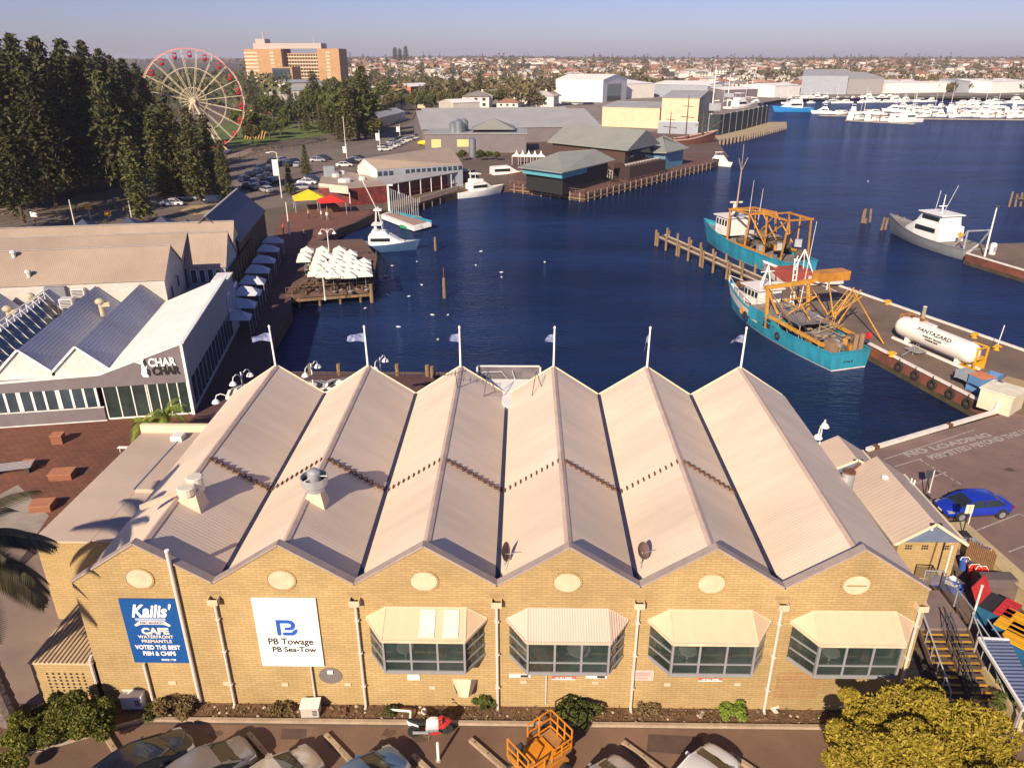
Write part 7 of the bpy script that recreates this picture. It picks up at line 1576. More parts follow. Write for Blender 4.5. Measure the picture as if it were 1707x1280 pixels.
e = E('roof_exhaust', (3.6,4.4,8.0), 'twin topped cream exhaust vent on the leftmost roof', 'roof vent', 'exhaust vents on the hall roof'); tp = vent_base(3.6,4.4,.5,e)
MB().tube((3.5,4.15,tp),(3.5,4.15,tp+.34),.4,.4,16).tube((3.5,4.15,tp+.34),(3.5,4.15,tp+.39),.43,.36,16).tube((3.65,4.8,tp-.2),(3.65,4.8,tp+.5),.38,.38,16).tube((3.65,4.8,tp+.5),(3.65,4.8,tp+.55),.41,.34,16).build('twin_stack', mk('vent_cream2',(.66,.6,.5),.5,dirt=.12), e)
MB().bar((3.3,4.3,tp+.1),(1.6,3.4,tp-.3),.22,.18).build('side_duct', MATS['vent_curb'], e)
e = E('roof_exhaust', (9.4,4.5,8.0), 'round dark rimmed exhaust cowl on the second roof from the left', 'roof vent', 'exhaust vents on the hall roof'); tp = vent_base(9.4,4.5,.47,e)
MB().lathe([(.4,0),(.42,.3),(.6,.35),(.64,.75),(.6,.76),(.56,.5),(.3,.5)],(9.4,4.5,tp),24).build('cowl', galv, e, smooth=True); MB().lathe([(.58,0),(.58,.01)],(9.4,4.5,tp+.55),24).build('throat', dark, e)
MB().lathe([(.3,0),(.3,.45),(.2,.55),(.05,.58)],(9.4,4.5,tp+.56),16).build('cap', galv, e, smooth=True); mb = MB(); [mb.bar((9.4,4.5,tp+.77),(9.4+.62*math.cos(a_),4.5+.62*math.sin(a_),tp+.77),.05,.03) for a_ in (0,2.1,4.2)]; mb.build('stay', white, e)
def dish(x, y, az, label, tilt=.9, rr=.42):
    z = zroof(x,y); e = E('satellite_dish', (x,y,z), label, 'satellite dish', 'satellite dishes on the hall roof', az); mb = MB(); rings = []
    Mx_ = Matrix.Rotation(tilt,3,'X')
    for j in range(5):
        r = rr*(j+.05)/4; rings.append([Mx_@Vector((r*math.cos(2*PI*i/20),r*math.sin(2*PI*i/20),-.16+.16*(r/rr)**2))+Vector((0,0,.72)) for i in range(20)])
    mb.loft(rings, caps=False); o = mb.build('reflector', mk('dish_brown',(.14,.085,.075),.5,var=.1), e, world=False, smooth=True)
    MB().tube((0,.1,-.05),(0,.05,.62),.025).tube((0,-.02,.6),Mx_@Vector((0,.05,.5))+Vector((0,0,.6)),.012).tube((-.35,-.1,0),(0,.05,.35),.015).tube((.35,-.1,.05),(0,.05,.35),.015).build('stand', galv, e, world=False)
dish(18.35,1.6,R(70),'folded brown satellite dish at the valley left of the fourth ridge',1.35); dish(24.35,1.75,R(48),'round brown satellite dish at the valley left of the fifth ridge',1.05,.38)
MB().tube((36.3,9.3,5.6),(36.3,9.3,7.0),.32,.32,16).build('flue_body', galv, (fe2 := E('flue', (36.3,9.3,5.2), 'squat galvanised flue with rusty rim between the hall roof and the cream roofs', 'flue'))); MB().tube((36.3,9.3,7.0),(36.3,9.3,7.08),.34,.34,16).tube((36.4,9.5,6.9),(37.1,9.9,7.2),.08).build('rusty_rim', rust, fe2); MB().box(36.0,36.6,9.0,9.6,4.6,5.7).build('base_box', galv, fe2)

# ================================================================ RIGHT: SMALL ROOFS, YARD, STAIRS
cr_s = sheet('small_roof_cream', (.56,.44,.35), 1, .3, .15, dirt=.12)
sb = gable_b('cream_outbuilding', (43.2,9.3), (43.2,9.3), 1, 1, 1, cream_trim, cr_s, 'x') if 0 else None
def outb(name, x0, x1, y0, y1, ze, zr, xr, label, gabcol):
    e = E(name, ((x0+x1)/2,y0,0), label, 'building'); mb = MB(); o_ = .35
    MB().box(x0,x1,y0+.25,y1,0,ze).build('wall', brick, e)
    A_ = [(x0-o_,y0,ze-.05),(xr,y0,zr),(x1+o_,y0,ze-.05)]; B_ = [(p[0]+(-.0),y1+.2,p[2]) for p in A_]
    MB().extr([A_[0],A_[1],B_[1],B_[0]],(0,0,-.08)).extr([A_[1],A_[2],B_[2],B_[1]],(0,0,-.08)).build('roof', cr_s, e)
    MB().extr([(x0,y0+.2,ze),(xr,y0+.2,zr-.15),(x1,y0+.2,ze)],(0,.1,0)).build('gable', gabcol, e)
    mb = MB(); [mb.bar(A_[a_],A_[b_],.08,.16) for a_,b_ in ((0,1),(1,2))]; mb.bar(A_[0],B_[0],.12,.12).bar(A_[2],B_[2],.12,.12).build('trim', cream_trim, e); MB().box(xr-.3,xr+.3,y0-.02,y0+.1,zr-.12,zr+.02).build('ridge_end', dark, e); return e
gb_m = mk('gable_blue', (.13,.17,.26), .7, dirt=.1)
ob = outb('brick_outbuilding', 39.9, 43.2, 9.2, 16.6, 2.55, 3.85, 41.55, 'small brick outbuilding with cream roof and blue front gable beside the hall', gb_m)
mb = MB()
for x in (40.3,41.2,42.35):
    for i in range(3):
        for j in range(2): mb.box(x+i*.13,x+i*.13+.09,9.42,9.449,2.05+j*.16,2.05+j*.16+.1)
mb.build('vent_holes', dark, ob); MB().tube((41.85,9.4,.2),(41.95,9.4,2.6),.04).build('downpipe', rust, ob); MB().lathe([(.2,0),(.2,.12),(.1,.2)],(41.1,14.5,3.6),12).build('roof_cap', white, ob)
disc(mb := MB(), 41.45, 9.38, 3.4, .07, .07, .05, 12); mb.build('lamp', white, ob)
ob2 = outb('brick_outbuilding', 38.5, 42.0, 16.9, 20.1, 2.4, 3.5, 40.5, 'smaller cream roof partly hidden behind the other outbuilding roof', gb_m)
for px_,py_ in ((1519,803),(1524,806)): p = P(px_,py_,2.6); MB().tube((p.x,p.y,2.5),(p.x,p.y,2.85),.05).build('roof_vent', white, ob)
# retaining wall with wide cap, fence, yard floor
yard_m = mk('yard_brown', (.15,.075,.04), .9, c2=(.09,.045,.03), scale=.8, dirt=.35)
struct('yard', MB().poly([(36.2,4,.02),(46.2,4,.02),(45.4,9.3,.02),(36.2,9.3,.02)]), yard_m)
wl = E('yard_wall', (45,9,0), 'cream retaining wall with a wide path along its top beside the yard', 'wall'); c0, c1 = Vector((*P2(1583,872,1.0),0)), Vector((*P2(1707,985,1.0),0)); dd = (c1-c0).normalized(); nn = Vector((-dd.y,dd.x,0)); c1 = c0+dd*16
MB().prism([((c0).x,(c0).y),((c1).x,(c1).y),((c1+nn*.9).x,(c1+nn*.9).y),((c0+nn*.9).x,(c0+nn*.9).y)],0,1.0).build('wall', mk('wall_cream_render',(.5,.39,.22),.85,dirt=.2), wl); MB().prism([((c0-nn*.06).x,(c0-nn*.06).y),((c1-nn*.06).x,(c1-nn*.06).y),((c1+nn*1.0).x,(c1+nn*1.0).y),((c0+nn*1.0).x,(c0+nn*1.0).y)],1.003,1.08).build('cap', mk('cap_yellow',(.48,.37,.2),.85,dirt=.15), wl)
Z9 = lambda x, y: (1480+x*.1562, 860+y*.1562)
fe3 = E('paling_fence', (*P2(*Z9(930,500)),0), 'brown paling fence panel leaning by the yard wall', 'fence'); a_, b_ = Vector((*P2(*Z9(800,540)),0)), Vector((*P2(*Z9(1080,690)),0))
for k in range(16): q = a_.lerp(b_,k/15); MB().bar((q.x,q.y,.1),(q.x+.1,q.y+.2,1.75+.1*math.sin(k*2)),.13,.03).build('paling', mk('paling_brown',(.3,.17,.08),.85,c2=(.2,.11,.055),scale=4), fe3)
def bucket(px_, py_, mat, label, s=.3, name='bucket', z=0.02):
    p = P(px_,py_,.3); e = E(name, (p.x,p.y,z), label, name.replace('_',' ')); MB().lathe([(s*.75,0),(s,s*2),(s*1.08,s*2.05),(s*.9,s*2.0),(s*.7,.1)],(0,0,0),16).build('shell', mat, e, world=False, smooth=True); MB().path([(-s,0,s*2),(-s*.6,.1,s*2.5),(s*.6,.1,s*2.5),(s,0,s*2)],.02).build('handle', white, e, world=False)
rb_m = mk('tub_red',(.65,.04,.02),.45,var=.08); bb_m = mk('tub_blue',(.04,.1,.38),.5)
bucket(*Z9(915,620),rb_m,'bright red tub in the yard, left one of the two',.36); bucket(*Z9(985,640),rb_m,'bright red tub in the yard, right one of the two',.36); bucket(*Z9(815,520),bb_m,'blue bucket left of the red tubs in the yard',.3)
bucket(*Z9(865,510),white,'small white bucket between the blue one and the red tubs',.2)
def crate(px_, py_, mat, label, sx=.7, sy=.5, h=.45, rz=.5, z=.02):
    p = P(px_,py_,z+h*.5); e = E('crate', (p.x,p.y,z), label, 'crate', None, rz); mb = MB(); t = .04; mb.box(-sx,sx,-sy,-sy+t,0,h).box(-sx,sx,sy-t,sy,0,h).box(-sx,-sx+t,-sy+t,sy-t,0,h).box(sx-t,sx,-sy+t,sy-t,0,h).box(-sx+t,sx-t,-sy+t,sy-t,.01,.05).build('tub', mat, e, world=False); MB().box(-sx-.03,sx+.03,-sy-.03,-sy-.001,h-.08,h).box(-sx-.03,sx+.03,sy+.001,sy+.03,h-.08,h).build('rim', mat, e, world=False)
crate(*Z9(640,740),bb_m,'long blue crate on the deck edge behind the glass rail',.75,.3,.4,-.75,.0); crate(*Z9(705,715),white,'white polystyrene box beside the long blue crate',.35,.35,.35,.4); crate(*Z9(905,290),tub_g,'grey bag like tub on top of the paling fence corner',.35,.3,.3,.2,1.1); crate(*Z9(1000,355),bb_m,'blue folded tub on the yard wall cap',.4,.25,.2,-.6,1.1)
p = P(*Z9(1140,740),.5); e = E('grey_bin', (p.x,p.y,0), 'round topped dark grey bin behind the red lidded skip', 'bin'); MB().loft([[(x,-.7,0),(x,-.7,.9),(x,-.35,1.15),(x,.35,1.15),(x,.7,.9),(x,.7,0)] for x in (-.9,.9)]).build('body', mk('bin_grey',(.12,.09,.085),.7), e, world=False)
def skip(px_, py_, lidm, label, sx, sy, h, rz, open_=False, z=0):
    p = P(px_,py_,h); e = E('skip_bin', (p.x,p.y,z), label, 'skip bin', 'skip bins at the right edge', rz)
    MB().loft([[(-sx*f,-sy*f,zz),(sx*f,-sy*f,zz),(sx*f,sy*f,zz),(-sx*f,sy*f,zz)] for f,zz in ((.85,.1),(1,h*.6),(1,h))]).build('body', mk('skip_blue',(.02,.1,.2),.5,dirt=.2), e, world=False)
    if open_:
        mb = MB(); mb.box(-sx,sx,-sy,sy,h+.0,h+.02); mb.build('rubbish', dark, e, world=False); M_ = Matrix.Translation((0,sy,h))@Matrix.Rotation(R(-70),4,'X')
        l_ = MB().box(-sx,sx,-.0,1.0,0,.06,Matrix.Translation((0,sy,h))@Matrix.Rotation(R(62),4,'X')).build('lid', lidm, e, world=False)
    mb = MB(); y0 = -sy; y1 = 0 if open_ else sy; mb.box(-sx,sx,y0,y1,h+.021,h+.1); [mb.box(-sx*.9+k*sx*.45,-sx*.9+k*sx*.45+.06,y0+.05,y1-.05,h+.103,h+.125) for k in range(5)]; mb.build('lid', lidm, e, world=False)
    for x in (-sx*.7,sx*.7): MB().tube((x,-sy*.8,.1),(x+.08,-sy*.8,.1),.1,n=10).build('wheel', black, e, world=False)
    MB().box(-sx*.4,sx*.4,-sy-.02,-sy-.001,h*.55,h*.85).build('sticker', mk('sticker_pale',(.5,.5,.4),.6), e, world=False)
skip(*Z9(1190,960),red_p,'blue skip bin with one red lid open and rubbish inside',.85,.75,1.2,R(40),True)
skip(*Z9(1370,1150),mk('lid_yellow',(.68,.33,.01),.5,dirt=.1),'blue skip bin with ribbed yellow lid behind the red lidded one',.95,.7,1.2,R(40)); skip(1705,1062,MATS['lid_yellow'],'second yellow lidded skip bin cut by the right edge',.95,.7,1.2,R(40))
# lean-to shelter with blue ribbed roof
sh2 = E('bin_shelter', (41.6,2,0), 'lean-to shelter with blue grey ribbed roof and white edge beside the stairs', 'shelter')
q = [P(1631,1063,1.9),P(1682,1066,1.9),P(1740,1180,1.9),P(1706,1175,1.9)]; MB().extr(q,(0,0,-.06)).build('roof', sheet('blue_rib_roof',(.14,.17,.27),1,.22,.9), sh2)
MB().bar(q[0],P(1707,1183,1.9),.1,.14).bar(q[0],q[1],.1,.1).build('edge_trim', white, sh2); mb = MB(); [mb.tube((p.x,p.y,0),(p.x,p.y,1.85),.05) for p in (q[0],q[1],q[3])]; mb.build('posts', galv, sh2)
a_, b_ = P(1640,1110,.9), P(1704,1200,.9); MB().bar((a_.x,a_.y,.45),(b_.x,b_.y,.45),.15,.9).build('side_wall', MATS['wall_cream_render'], sh2)
# deck and stairs
HD = 1.7; st = E('stairs', (38.6,4,0), 'double flight outdoor stairs with yellow nosings and steel handrails beside the hall', 'stairs')
d0, d1, d2, d3, d4 = P(*Z9(350,1195),HD), P(*Z9(850,1195),HD), P(*Z9(545,790),HD), P(*Z9(420,790),HD), P(*Z9(320,1100),HD)
MB().extr([d0,d1,d2,d3,d4],(0,0,-.15)).build('landing', mk('landing_grey',(.2,.145,.13),.85,dirt=.2), st)
MB().extr([(36.05,.3,0),(36.05,3.6,0),(36.05,3.6,1.5),(36.05,.3,.1)],(1.6,0,0)).build('side_block', brick, st)
N = 11; x0, x1 = d0.x+.05, d1.x-.05; y_ = d0.y; run, ris = .30, HD/N; xm = (x0+x1)/2
wt = mk('stair_timber', (.13,.085,.07), .85, c2=(.09,.06,.05), scale=2); ny = mk('nosing_yellow', (.6,.33,.03), .6, dirt=.4, scale=3)
for k in range(N-1):
    z = HD-(k+1)*ris; y = y_-(k+1)*run
    for (a_, b_) in ((x0,xm-.16),(xm+.16,x1)): MB().box(a_,b_,y,y+run+.02,z-.05,z).mat(1).box(a_,b_,y-.02,y+.09,z+.001,z+.012).build('tread', [wt,ny], st)
for x in (x0-.08,xm,x1+.08):
    MB().bar((x,y_+.1,HD-.12),(x,y_-N*run,-.05),.08,.3).build('stringer', wt, st)
hr = galv
for x in (x0-.1,xm-.12,xm+.12,x1+.1):
    mb = MB(); a_, b_ = Vector((x,y_+.9,HD+.95)), Vector((x,y_-N*run,.95)); mb.tube((x,y_+.1,HD+.9),b_,.035); [mb.tube((x,y_-k*run*2.2,HD-k*ris*2.2),(x,y_-k*run*2.2,HD-k*ris*2.2+.92),.025) for k in range(6)]; mb.build('handrail', steel_d if abs(x-xm) < .3 else hr, st)
gl = [P(*Z9(360,745),HD),P(*Z9(545,755),HD),P(*Z9(870,1185),HD)]
mb = MB(); gmb = MB()
for a_, b_ in zip(gl, gl[1:]):
    n = max(1,int((b_-a_).length/1.1)); [mb.bar(a_.lerp(b_,k/n), a_.lerp(b_,k/n)+Vector((0,0,1.0)), .05,.05) for k in range(n+1)]; mb.bar(a_+Vector((0,0,1)),b_+Vector((0,0,1)),.06,.05); gmb.extr([a_+Vector((0,0,.1)),b_+Vector((0,0,.1)),b_+Vector((0,0,.9)),a_+Vector((0,0,.9))],(.01,.01,0))
gr_ = mb.build('balustrade', galv, st); gmb.build('glass', gw, gr_)
a_ = gl[2]; mb = MB()
for off in (.25,.75): mb.tube((a_.x+off,a_.y,HD+.5),(a_.x+off+.9,y_-N*run-2.2,.6),.035)
mb.tube((a_.x,a_.y,HD+1),(a_.x,a_.y,0),.05); mb.build('ramp_rail', galv, st)
for (zx0,zy0,zx1,zy1,lb) in ((600,640,680,405,'pale slanting post at the corner of the glass rail'),(905,1080,992,855,'pale slanting post at the head of the stairs')):
    b = P(*Z9(zx0,zy0),HD); e = E('deck_post', b, lb, 'post', 'posts along the stair deck'); hh = 1.9; MB().tube((0,0,0),(0,0,hh),.05).lathe([(.07,0),(.07,.05)],(0,0,hh),8).build('pole', kerb_w, e, world=False)
# sign posts by the blue car
for px_,pb,pt,lb,arm in ((1540,828,793,'black sign post at the corner of the small cream roof',1),(1604,890,843,'black footed sign post in front of the blue car',0)):
    b = P(px_,pb,1.08 if not arm else 0); e = E('sign_post', b, lb, 'sign'); h = 2.0; MB().tube((0,0,0),(0,0,h),.035).box(-.4,.4,-.3,.3,0,.05).build('post', black, e, world=False); MB().box(-.22,.22,-.03,-.005,h-.55,h+.05).build('plate', steel_d if arm else cream_trim, e, world=False)
for px_,pb,lb in ((1549,820,'thin pale post beside the black sign post'),(1612,880,'thin pale post in front of the blue car')):
    b = P(px_,pb,0); e = E('bollard_post', b, lb, 'post', 'thin pale posts by the parking bays'); MB().tube((0,0,0),(0,0,1.7),.035).lathe([(.1,0),(.1,.03)],(0,0,0),8).build('pole', kerb_w, e, world=False)

# ================================================================ CARS
def car_mesh(L, W, H, kind):
    """stations along the car: x, bottom z, belt z, top-of-body z, half width"""
    st = {'sedan': [(-.5,.38,.72,.80,.74),(-.47,.26,.82,.93,.86),(-.38,.22,.86,.98,.93),(-.25,.2,.88,.99,.96),(0,.2,.86,.96,.97),(.16,.2,.84,.93,.96),(.30,.2,.78,.86,.95),(.42,.22,.66,.76,.90),(.475,.25,.58,.68,.82),(.5,.34,.5,.56,.68)],
          'hatch': [(-.5,.38,.80,.92,.80),(-.475,.26,.86,1.0,.88),(-.38,.22,.88,1.0,.94),(-.2,.2,.88,1.0,.97),(.05,.2,.87,.98,.97),(.2,.2,.85,.95,.96),(.32,.2,.80,.9,.95),(.43,.22,.7,.80,.9),(.48,.25,.6,.72,.82),(.5,.34,.5,.58,.68)]}[kind]
    return st
def car(kind, L, W, H, paint, label, group=None, name='parked_car'):
    e = E(name, (0,0,0), label, 'car', group); st = car_mesh(L,W,H,kind); mb = MB(); rings = []
    for x,z0,zb,zt,hw in st:
        w_ = hw*W/2; x = x*L; c_ = .035*w_*w_; rings.append([(x,-w_*.86,z0),(x,-w_,z0+.14),(x,-w_*1.0,(z0+zb)/2+.05),(x,-w_*.95,zb),(x,-w_*.78,zt-.01),(x,-w_*.4,zt+.03),(x,0,zt+.045),(x,w_*.4,zt+.03),(x,w_*.78,zt-.01),(x,w_*.95,zb),(x,w_,(z0+zb)/2+.05),(x,w_,z0+.14),(x,w_*.86,z0)])
    body = mb.loft(rings).build('body', paint, e, world=False, smooth=True, subd=1)
    if kind == 'sedan': g = [(-.40,.93,.0),(-.24,H-.09,.74),(-.10,H-.01,.80),(.06,H-.02,.80),(.15,H-.14,.77),(.31,.88,.0)]
    else: g = [(-.47,1.0,.0),(-.38,H-.14,.74),(-.15,H-.01,.80),(.08,H-.02,.80),(.17,H-.16,.77),(.33,.9,.0)]
    # glasshouse
    gr = []
    for i,(x,z,hw) in enumerate(g):
        if i in (0,len(g)-1): w_ = .78*W/2; gr.append([(x*L,-w_,z-.06),(x*L,-w_*.98,z-.03),(x*L,0,z+.02),(x*L,w_*.98,z-.03),(x*L,w_,z-.06)])
        else: w_ = .88*W/2; tw_ = hw*W/2*.9; gr.append([(x*L,-w_,.88),(x*L,-tw_,z-.06),(x*L,0,z),(x*L,tw_,z-.06),(x*L,w_,.88)])
    cab = MB().loft(gr, close=True).build('windows', glass_d, e, world=False, smooth=True)
    # painted roof skin and pillars over the glass
    mb = MB(); i0, i1 = 1, 4; o_ = .012; rr = []
    rs = []
    for i in (1,2,3,4):
        x,z,hw = g[i]; tw_ = hw*W/2*.9; xo = 0.02 if i == 1 else (-.03 if i == 4 else 0); rs.append([(x*L+xo,-tw_-.02,z-.06+o_),(x*L+xo,-tw_*.6,z-.018+o_),(x*L+xo,0,z+.005+o_),(x*L+xo,tw_*.6,z-.018+o_),(x*L+xo,tw_+.02,z-.06+o_)])
    mb.loft(rs, close=False, caps=False)
    for s in (-1,1):
        for a_, b_ in ((0,1),(5,4)):
            xa, za, _ = g[a_]; xb, zb_, hb = g[b_]; mb.bar((xa*L,s*.80*W/2,za-.02),(xb*L,s*hb*W/2*.91,zb_-.05),.07,.05)
        mb.bar((-.04*L,s*.89*W/2,.9),(-.05*L,s*.80*W/2*.91,H-.07),.03,.07)
        mb.bar((g[1][0]*L,s*g[1][2]*W/2*.92,g[1][1]-.05),(g[2][0]*L,s*g[2][2]*W/2*.92,g[2][1]-.05),.05,.04).bar((g[2][0]*L,s*g[2][2]*W/2*.92,g[2][1]-.05),(g[3][0]*L,s*g[3][2]*W/2*.92,g[3][1]-.05),.05,.04).bar((g[3][0]*L,s*g[3][2]*W/2*.92,g[3][1]-.05),(g[4][0]*L,s*g[4][2]*W/2*.92,g[4][1]-.05),.05,.04)
    mb.build('roof', paint, e, world=False, smooth=True)
    for s in (-1,1):
        for x in (-.305,.30):
            y = s*W/2*.9; w_ = MB(); w_.lathe([(.2,-.1),(.31,-.1),(.325,-.05),(.325,.08),(.3,.11),(.2,.11)],(x*L,y,.325),20,Matrix.Rotation(R(90)*-s,3,'X')); wo = w_.build('wheel', black, e, world=False)
            mb = MB(); Mr = Matrix.Rotation(R(90)*-s,3,'X'); mb.lathe([(.2,.07),(.21,.115),(.19,.115)],(x*L,y,.325),20,Mr); mb.mat(0)
            for k in range(6): a_ = k*PI/3; c_ = Vector((x*L,y,.325)); mb.bar(c_+Mr@Vector((0,0,.1)), c_+Mr@Vector((.2*math.cos(a_),.2*math.sin(a_),.1)), .045,.03)
            mb.build('rim', alu, wo, world=False)
            MB().lathe([(.37,-.02),(.37,.0)],(x*L,s*(W/2*.955),.35),20,Mr).build('wheel_arch', dark, e, world=False)
        z = .66; MB().loft([[(.405*L,s*W*.36,.72),(.405*L,s*W*.44,.70),(.405*L,s*W*.44,.60),(.405*L,s*W*.36,.62)],[(.475*L,s*W*.27,.66),(.472*L,s*W*.405,.64),(.475*L,s*W*.405,.54),(.482*L,s*W*.27,.54)]]).build('headlight', mk('lamp_lens',(.3,.3,.32),.15,spec=.8), e, world=False)
        MB().cbox((-.487*L,s*W*.34,.74),(.08,.3,.14)).build('tail_light', mk('tail_red',(.3,.01,.01),.3), e, world=False)
        MB().loft([[(.165*L+dx,s*(W/2*.93+dy),.93+dz) for dx,dz in ((-.06,-.05),(.06,-.05),(.05,.06),(-.05,.06))] for dy in (0,.18)]).build('mirror', paint, e, world=False)
    MB().cbox((.492*L,0,.42),(.05,.9,.16)).build('grille', black, e, world=False); MB().cbox((.5*L+.0,0,.46),(.02,.36,.1)).build('number_plate', kerb_w, e, world=False)
    mb = MB(); mb.bar((.325*L,-.5,.905),(.27*L,.05,.955),.02,.02).bar((.325*L,.1,.905),(.27*L,.6,.955),.02,.02).build('wiper', black, e, world=False)
    MB().box(-.45*L,.45*L,-W*.4,W*.4,.18,.5).build('underbody', black, e, world=False)
    return e
def paint(name, c, met=.0, r=.22):
    m_ = mk(name, c, r, met, .04, 2); b_ = m_.node_tree.nodes['Principled BSDF']; b_.inputs['Coat Weight'].default_value = .6; b_.inputs['Coat Roughness'].default_value = .06; return m_
pb_ = paint('paint_royal_blue', (.01,.03,.36)); pk_ = paint('paint_black', (.012,.013,.02)); pg_ = paint('paint_grey', (.2,.19,.19),.4,.3); ps_ = paint('paint_silver', (.5,.5,.52),.4,.28); pw_ = paint('paint_white', (.72,.7,.68)); pl_ = paint('paint_light_blue', (.09,.17,.3),.3,.28); pdb = paint('paint_dark_blue',(.02,.03,.07)); pcream = paint('paint_champagne',(.42,.38,.33),.4,.3)
c_ = car('sedan',4.55,1.85,1.42,pb_,'royal blue saloon car parked behind the small cream roofs'); a_, b_ = P(1575,858,0), P(1672,852,0); mc = (P(1572,858,.3)+P(1672,846,.3))/2; c_.location = (mc.x+.1,mc.y+.3,0); c_.rotation_euler = (0,0,PI+.12)
AN = R(46.3); fw2 = Vector((math.cos(AN),math.sin(AN),0))
def place(c_, px_, py_, L=4.5, ang=AN, z=.3):
    n_ = P(px_,py_,z); f = Vector((math.cos(ang),math.sin(ang),0)); p = n_-f*(L/2-.1); c_.location = (p.x,p.y,0); c_.rotation_euler = (0,0,ang)
place(car('sedan',4.7,1.82,1.42,pk_,'black saloon parked nearest the hedge in the front row','cars in the front row'),316,1236,4.7)
place(car('hatch',4.4,1.8,1.48,pg_,'grey hatchback second in the front row','cars in the front row'),416,1251,4.4)
place(car('sedan',4.6,1.8,1.42,pcream,'pale champagne saloon third in the front row','cars in the front row'),527,1265,4.6)
place(car('sedan',4.6,1.82,1.42,pl_,'metallic light blue saloon nearest the motorbike','cars in the front row'),668,1266,4.6)
place(car('hatch',4.3,1.8,1.46,ps_,'silver hatchback right of the scissor lift','cars in the front row'),1048,1283,4.3)
place(car('hatch',4.4,1.82,1.47,pw_,'white hatchback rightmost in the front row','cars in the front row'),1207,1263,4.4)
for px_,py_,lb in ((173,1221,'timber wheel stop in front of the black saloon'),(414,1222,'timber wheel stop in front of the grey hatchback'),(543,1224,'timber wheel stop in front of the champagne saloon'),(688,1258,'timber wheel stop in front of the light blue saloon'),(784,1232,'long timber wheel stop beside the scissor lift'),(1038,1236,'timber wheel stop in front of the silver hatchback'),(1216,1256,'timber wheel stop in front of the white hatchback')):
    p = P(px_,py_,.08); e = E('wheel_stop', (p.x,p.y,0), lb, 'wheel stop', 'wheel stops in the front row', R(-43.6)); MB().box(0,2.3 if px_ != 173 else 1.4,-.11,.11,0,.16).build('beam', mk('stop_concrete',(.42,.31,.2),.9,c2=(.3,.22,.15),scale=3,dirt=.3), e, world=False, bev=.02); MB().tube((.3,0,.16),(.3,0,.18),.04).tube((1.1,0,.16),(1.1,0,.18),.04).build('bolts', rust, e, world=False)
# white post
b = P(731,1267,0); e = E('white_post', b, 'white bollard post standing beside the motorbike', 'post'); MB().tube((0,0,0),(0,0,1.0),.065,.065,12).lathe([(.065,0),(.04,.05),(.01,.06)],(0,0,1.0),12).build('post', white, e, world=False); MB().lathe([(.13,0),(.1,.05)],(0,0,0),12).build('base', concrete, e, world=False)
# motorbike
p = P(718,1224,0); mbk = E('motorbike', (p.x,p.y,0), 'red and white sports motorbike parked by the kerb', 'motorbike', rz=R(8)); Mw = Matrix.Rotation(R(90),3,'X')
for x in (-.68,.70):
    w_ = MB().lathe([(.2,-.06),(.29,-.07),(.31,0),(.29,.07),(.2,.06)],(x,0,.31),20,Mw).build('wheel', black, mbk, world=False); mb = MB(); [mb.bar((x,0,.31),(x+.22*math.cos(k*PI/3),0,.31+.22*math.sin(k*PI/3)),.04,.04) for k in range(6)]; mb.build('rim', galv, w_, world=False)
MB().loft([[(x,-w_,z0),(x,-w_*1.1,(z0+z1)/2),(x,-w_*.5,z1),(x,w_*.5,z1),(x,w_*1.1,(z0+z1)/2),(x,w_,z0)] for x,w_,z0,z1 in ((-.15,.12,.62,.84),(.05,.19,.62,.95),(.3,.17,.64,.93),(.42,.1,.7,.86))]).build('fuel_tank', white, mbk, world=False, smooth=True)
MB().loft([[(x,-w_,z0),(x,-w_*1.1,(z0+z1)/2),(x,-w_*.4,z1),(x,w_*.4,z1),(x,w_*1.1,(z0+z1)/2),(x,w_,z0)] for x,w_,z0,z1 in ((.35,.2,.5,.92),(.55,.22,.5,.98),(.78,.14,.6,.86),(.92,.04,.68,.76))]).build('front_fairing', red_p, mbk, world=False, smooth=True)
MB().loft([[(x,-.16,.3),(x,-.2,.5),(x,-.14,.62),(x,.14,.62),(x,.2,.5),(x,.16,.3)] for x in (-.2,.35)]).build('engine', galv, mbk, world=False); MB().loft([[(x,-w_,z),(x,-w_*.6,z+.1),(x,w_*.6,z+.1),(x,w_,z)] for x,w_,z in ((-.2,.15,.74),(-.5,.15,.78),(-.82,.1,.92),(-.95,.03,.97))]).build('seat', black, mbk, world=False, smooth=True)
MB().loft([[(x,-w_,z),(x,-w_*.6,z+.08),(x,w_*.6,z+.08),(x,w_,z)] for x,w_,z in ((-.5,.16,.68),(-.8,.12,.82),(-.98,.05,.9))]).build('tail', white, mbk, world=False); MB().tube((.55,-.36,.95),(.5,.36,.95),.02).tube((.5,-.3,.95),(.42,-.42,.93),.025).tube((.5,.3,.95),(.42,.42,.93),.025).tube((.58,-.1,.92),(.7,-.1,.31),.03).tube((.58,.1,.92),(.7,.1,.31),.03).build('handlebar', steel_d, mbk, world=False)
MB().tube((-.1,-.2,.35),(-.75,-.24,.5),.06,.07).build('exhaust', galv, mbk, world=False); MB().box(.0,.4,-.23,-.2,.22,.34).build('belly_panel', red_p, mbk, world=False); MB().tube((-.05,-.1,.3),(-.1,-.34,0),.015).build('side_stand', steel_d, mbk, world=False)
for s in (-1,1): MB().tube((.5,s*.15,.98),(.42,s*.36,1.12),.012).cbox((.42,s*.38,1.13),(.04,.13,.08)).build('mirror', black, mbk, world=False)
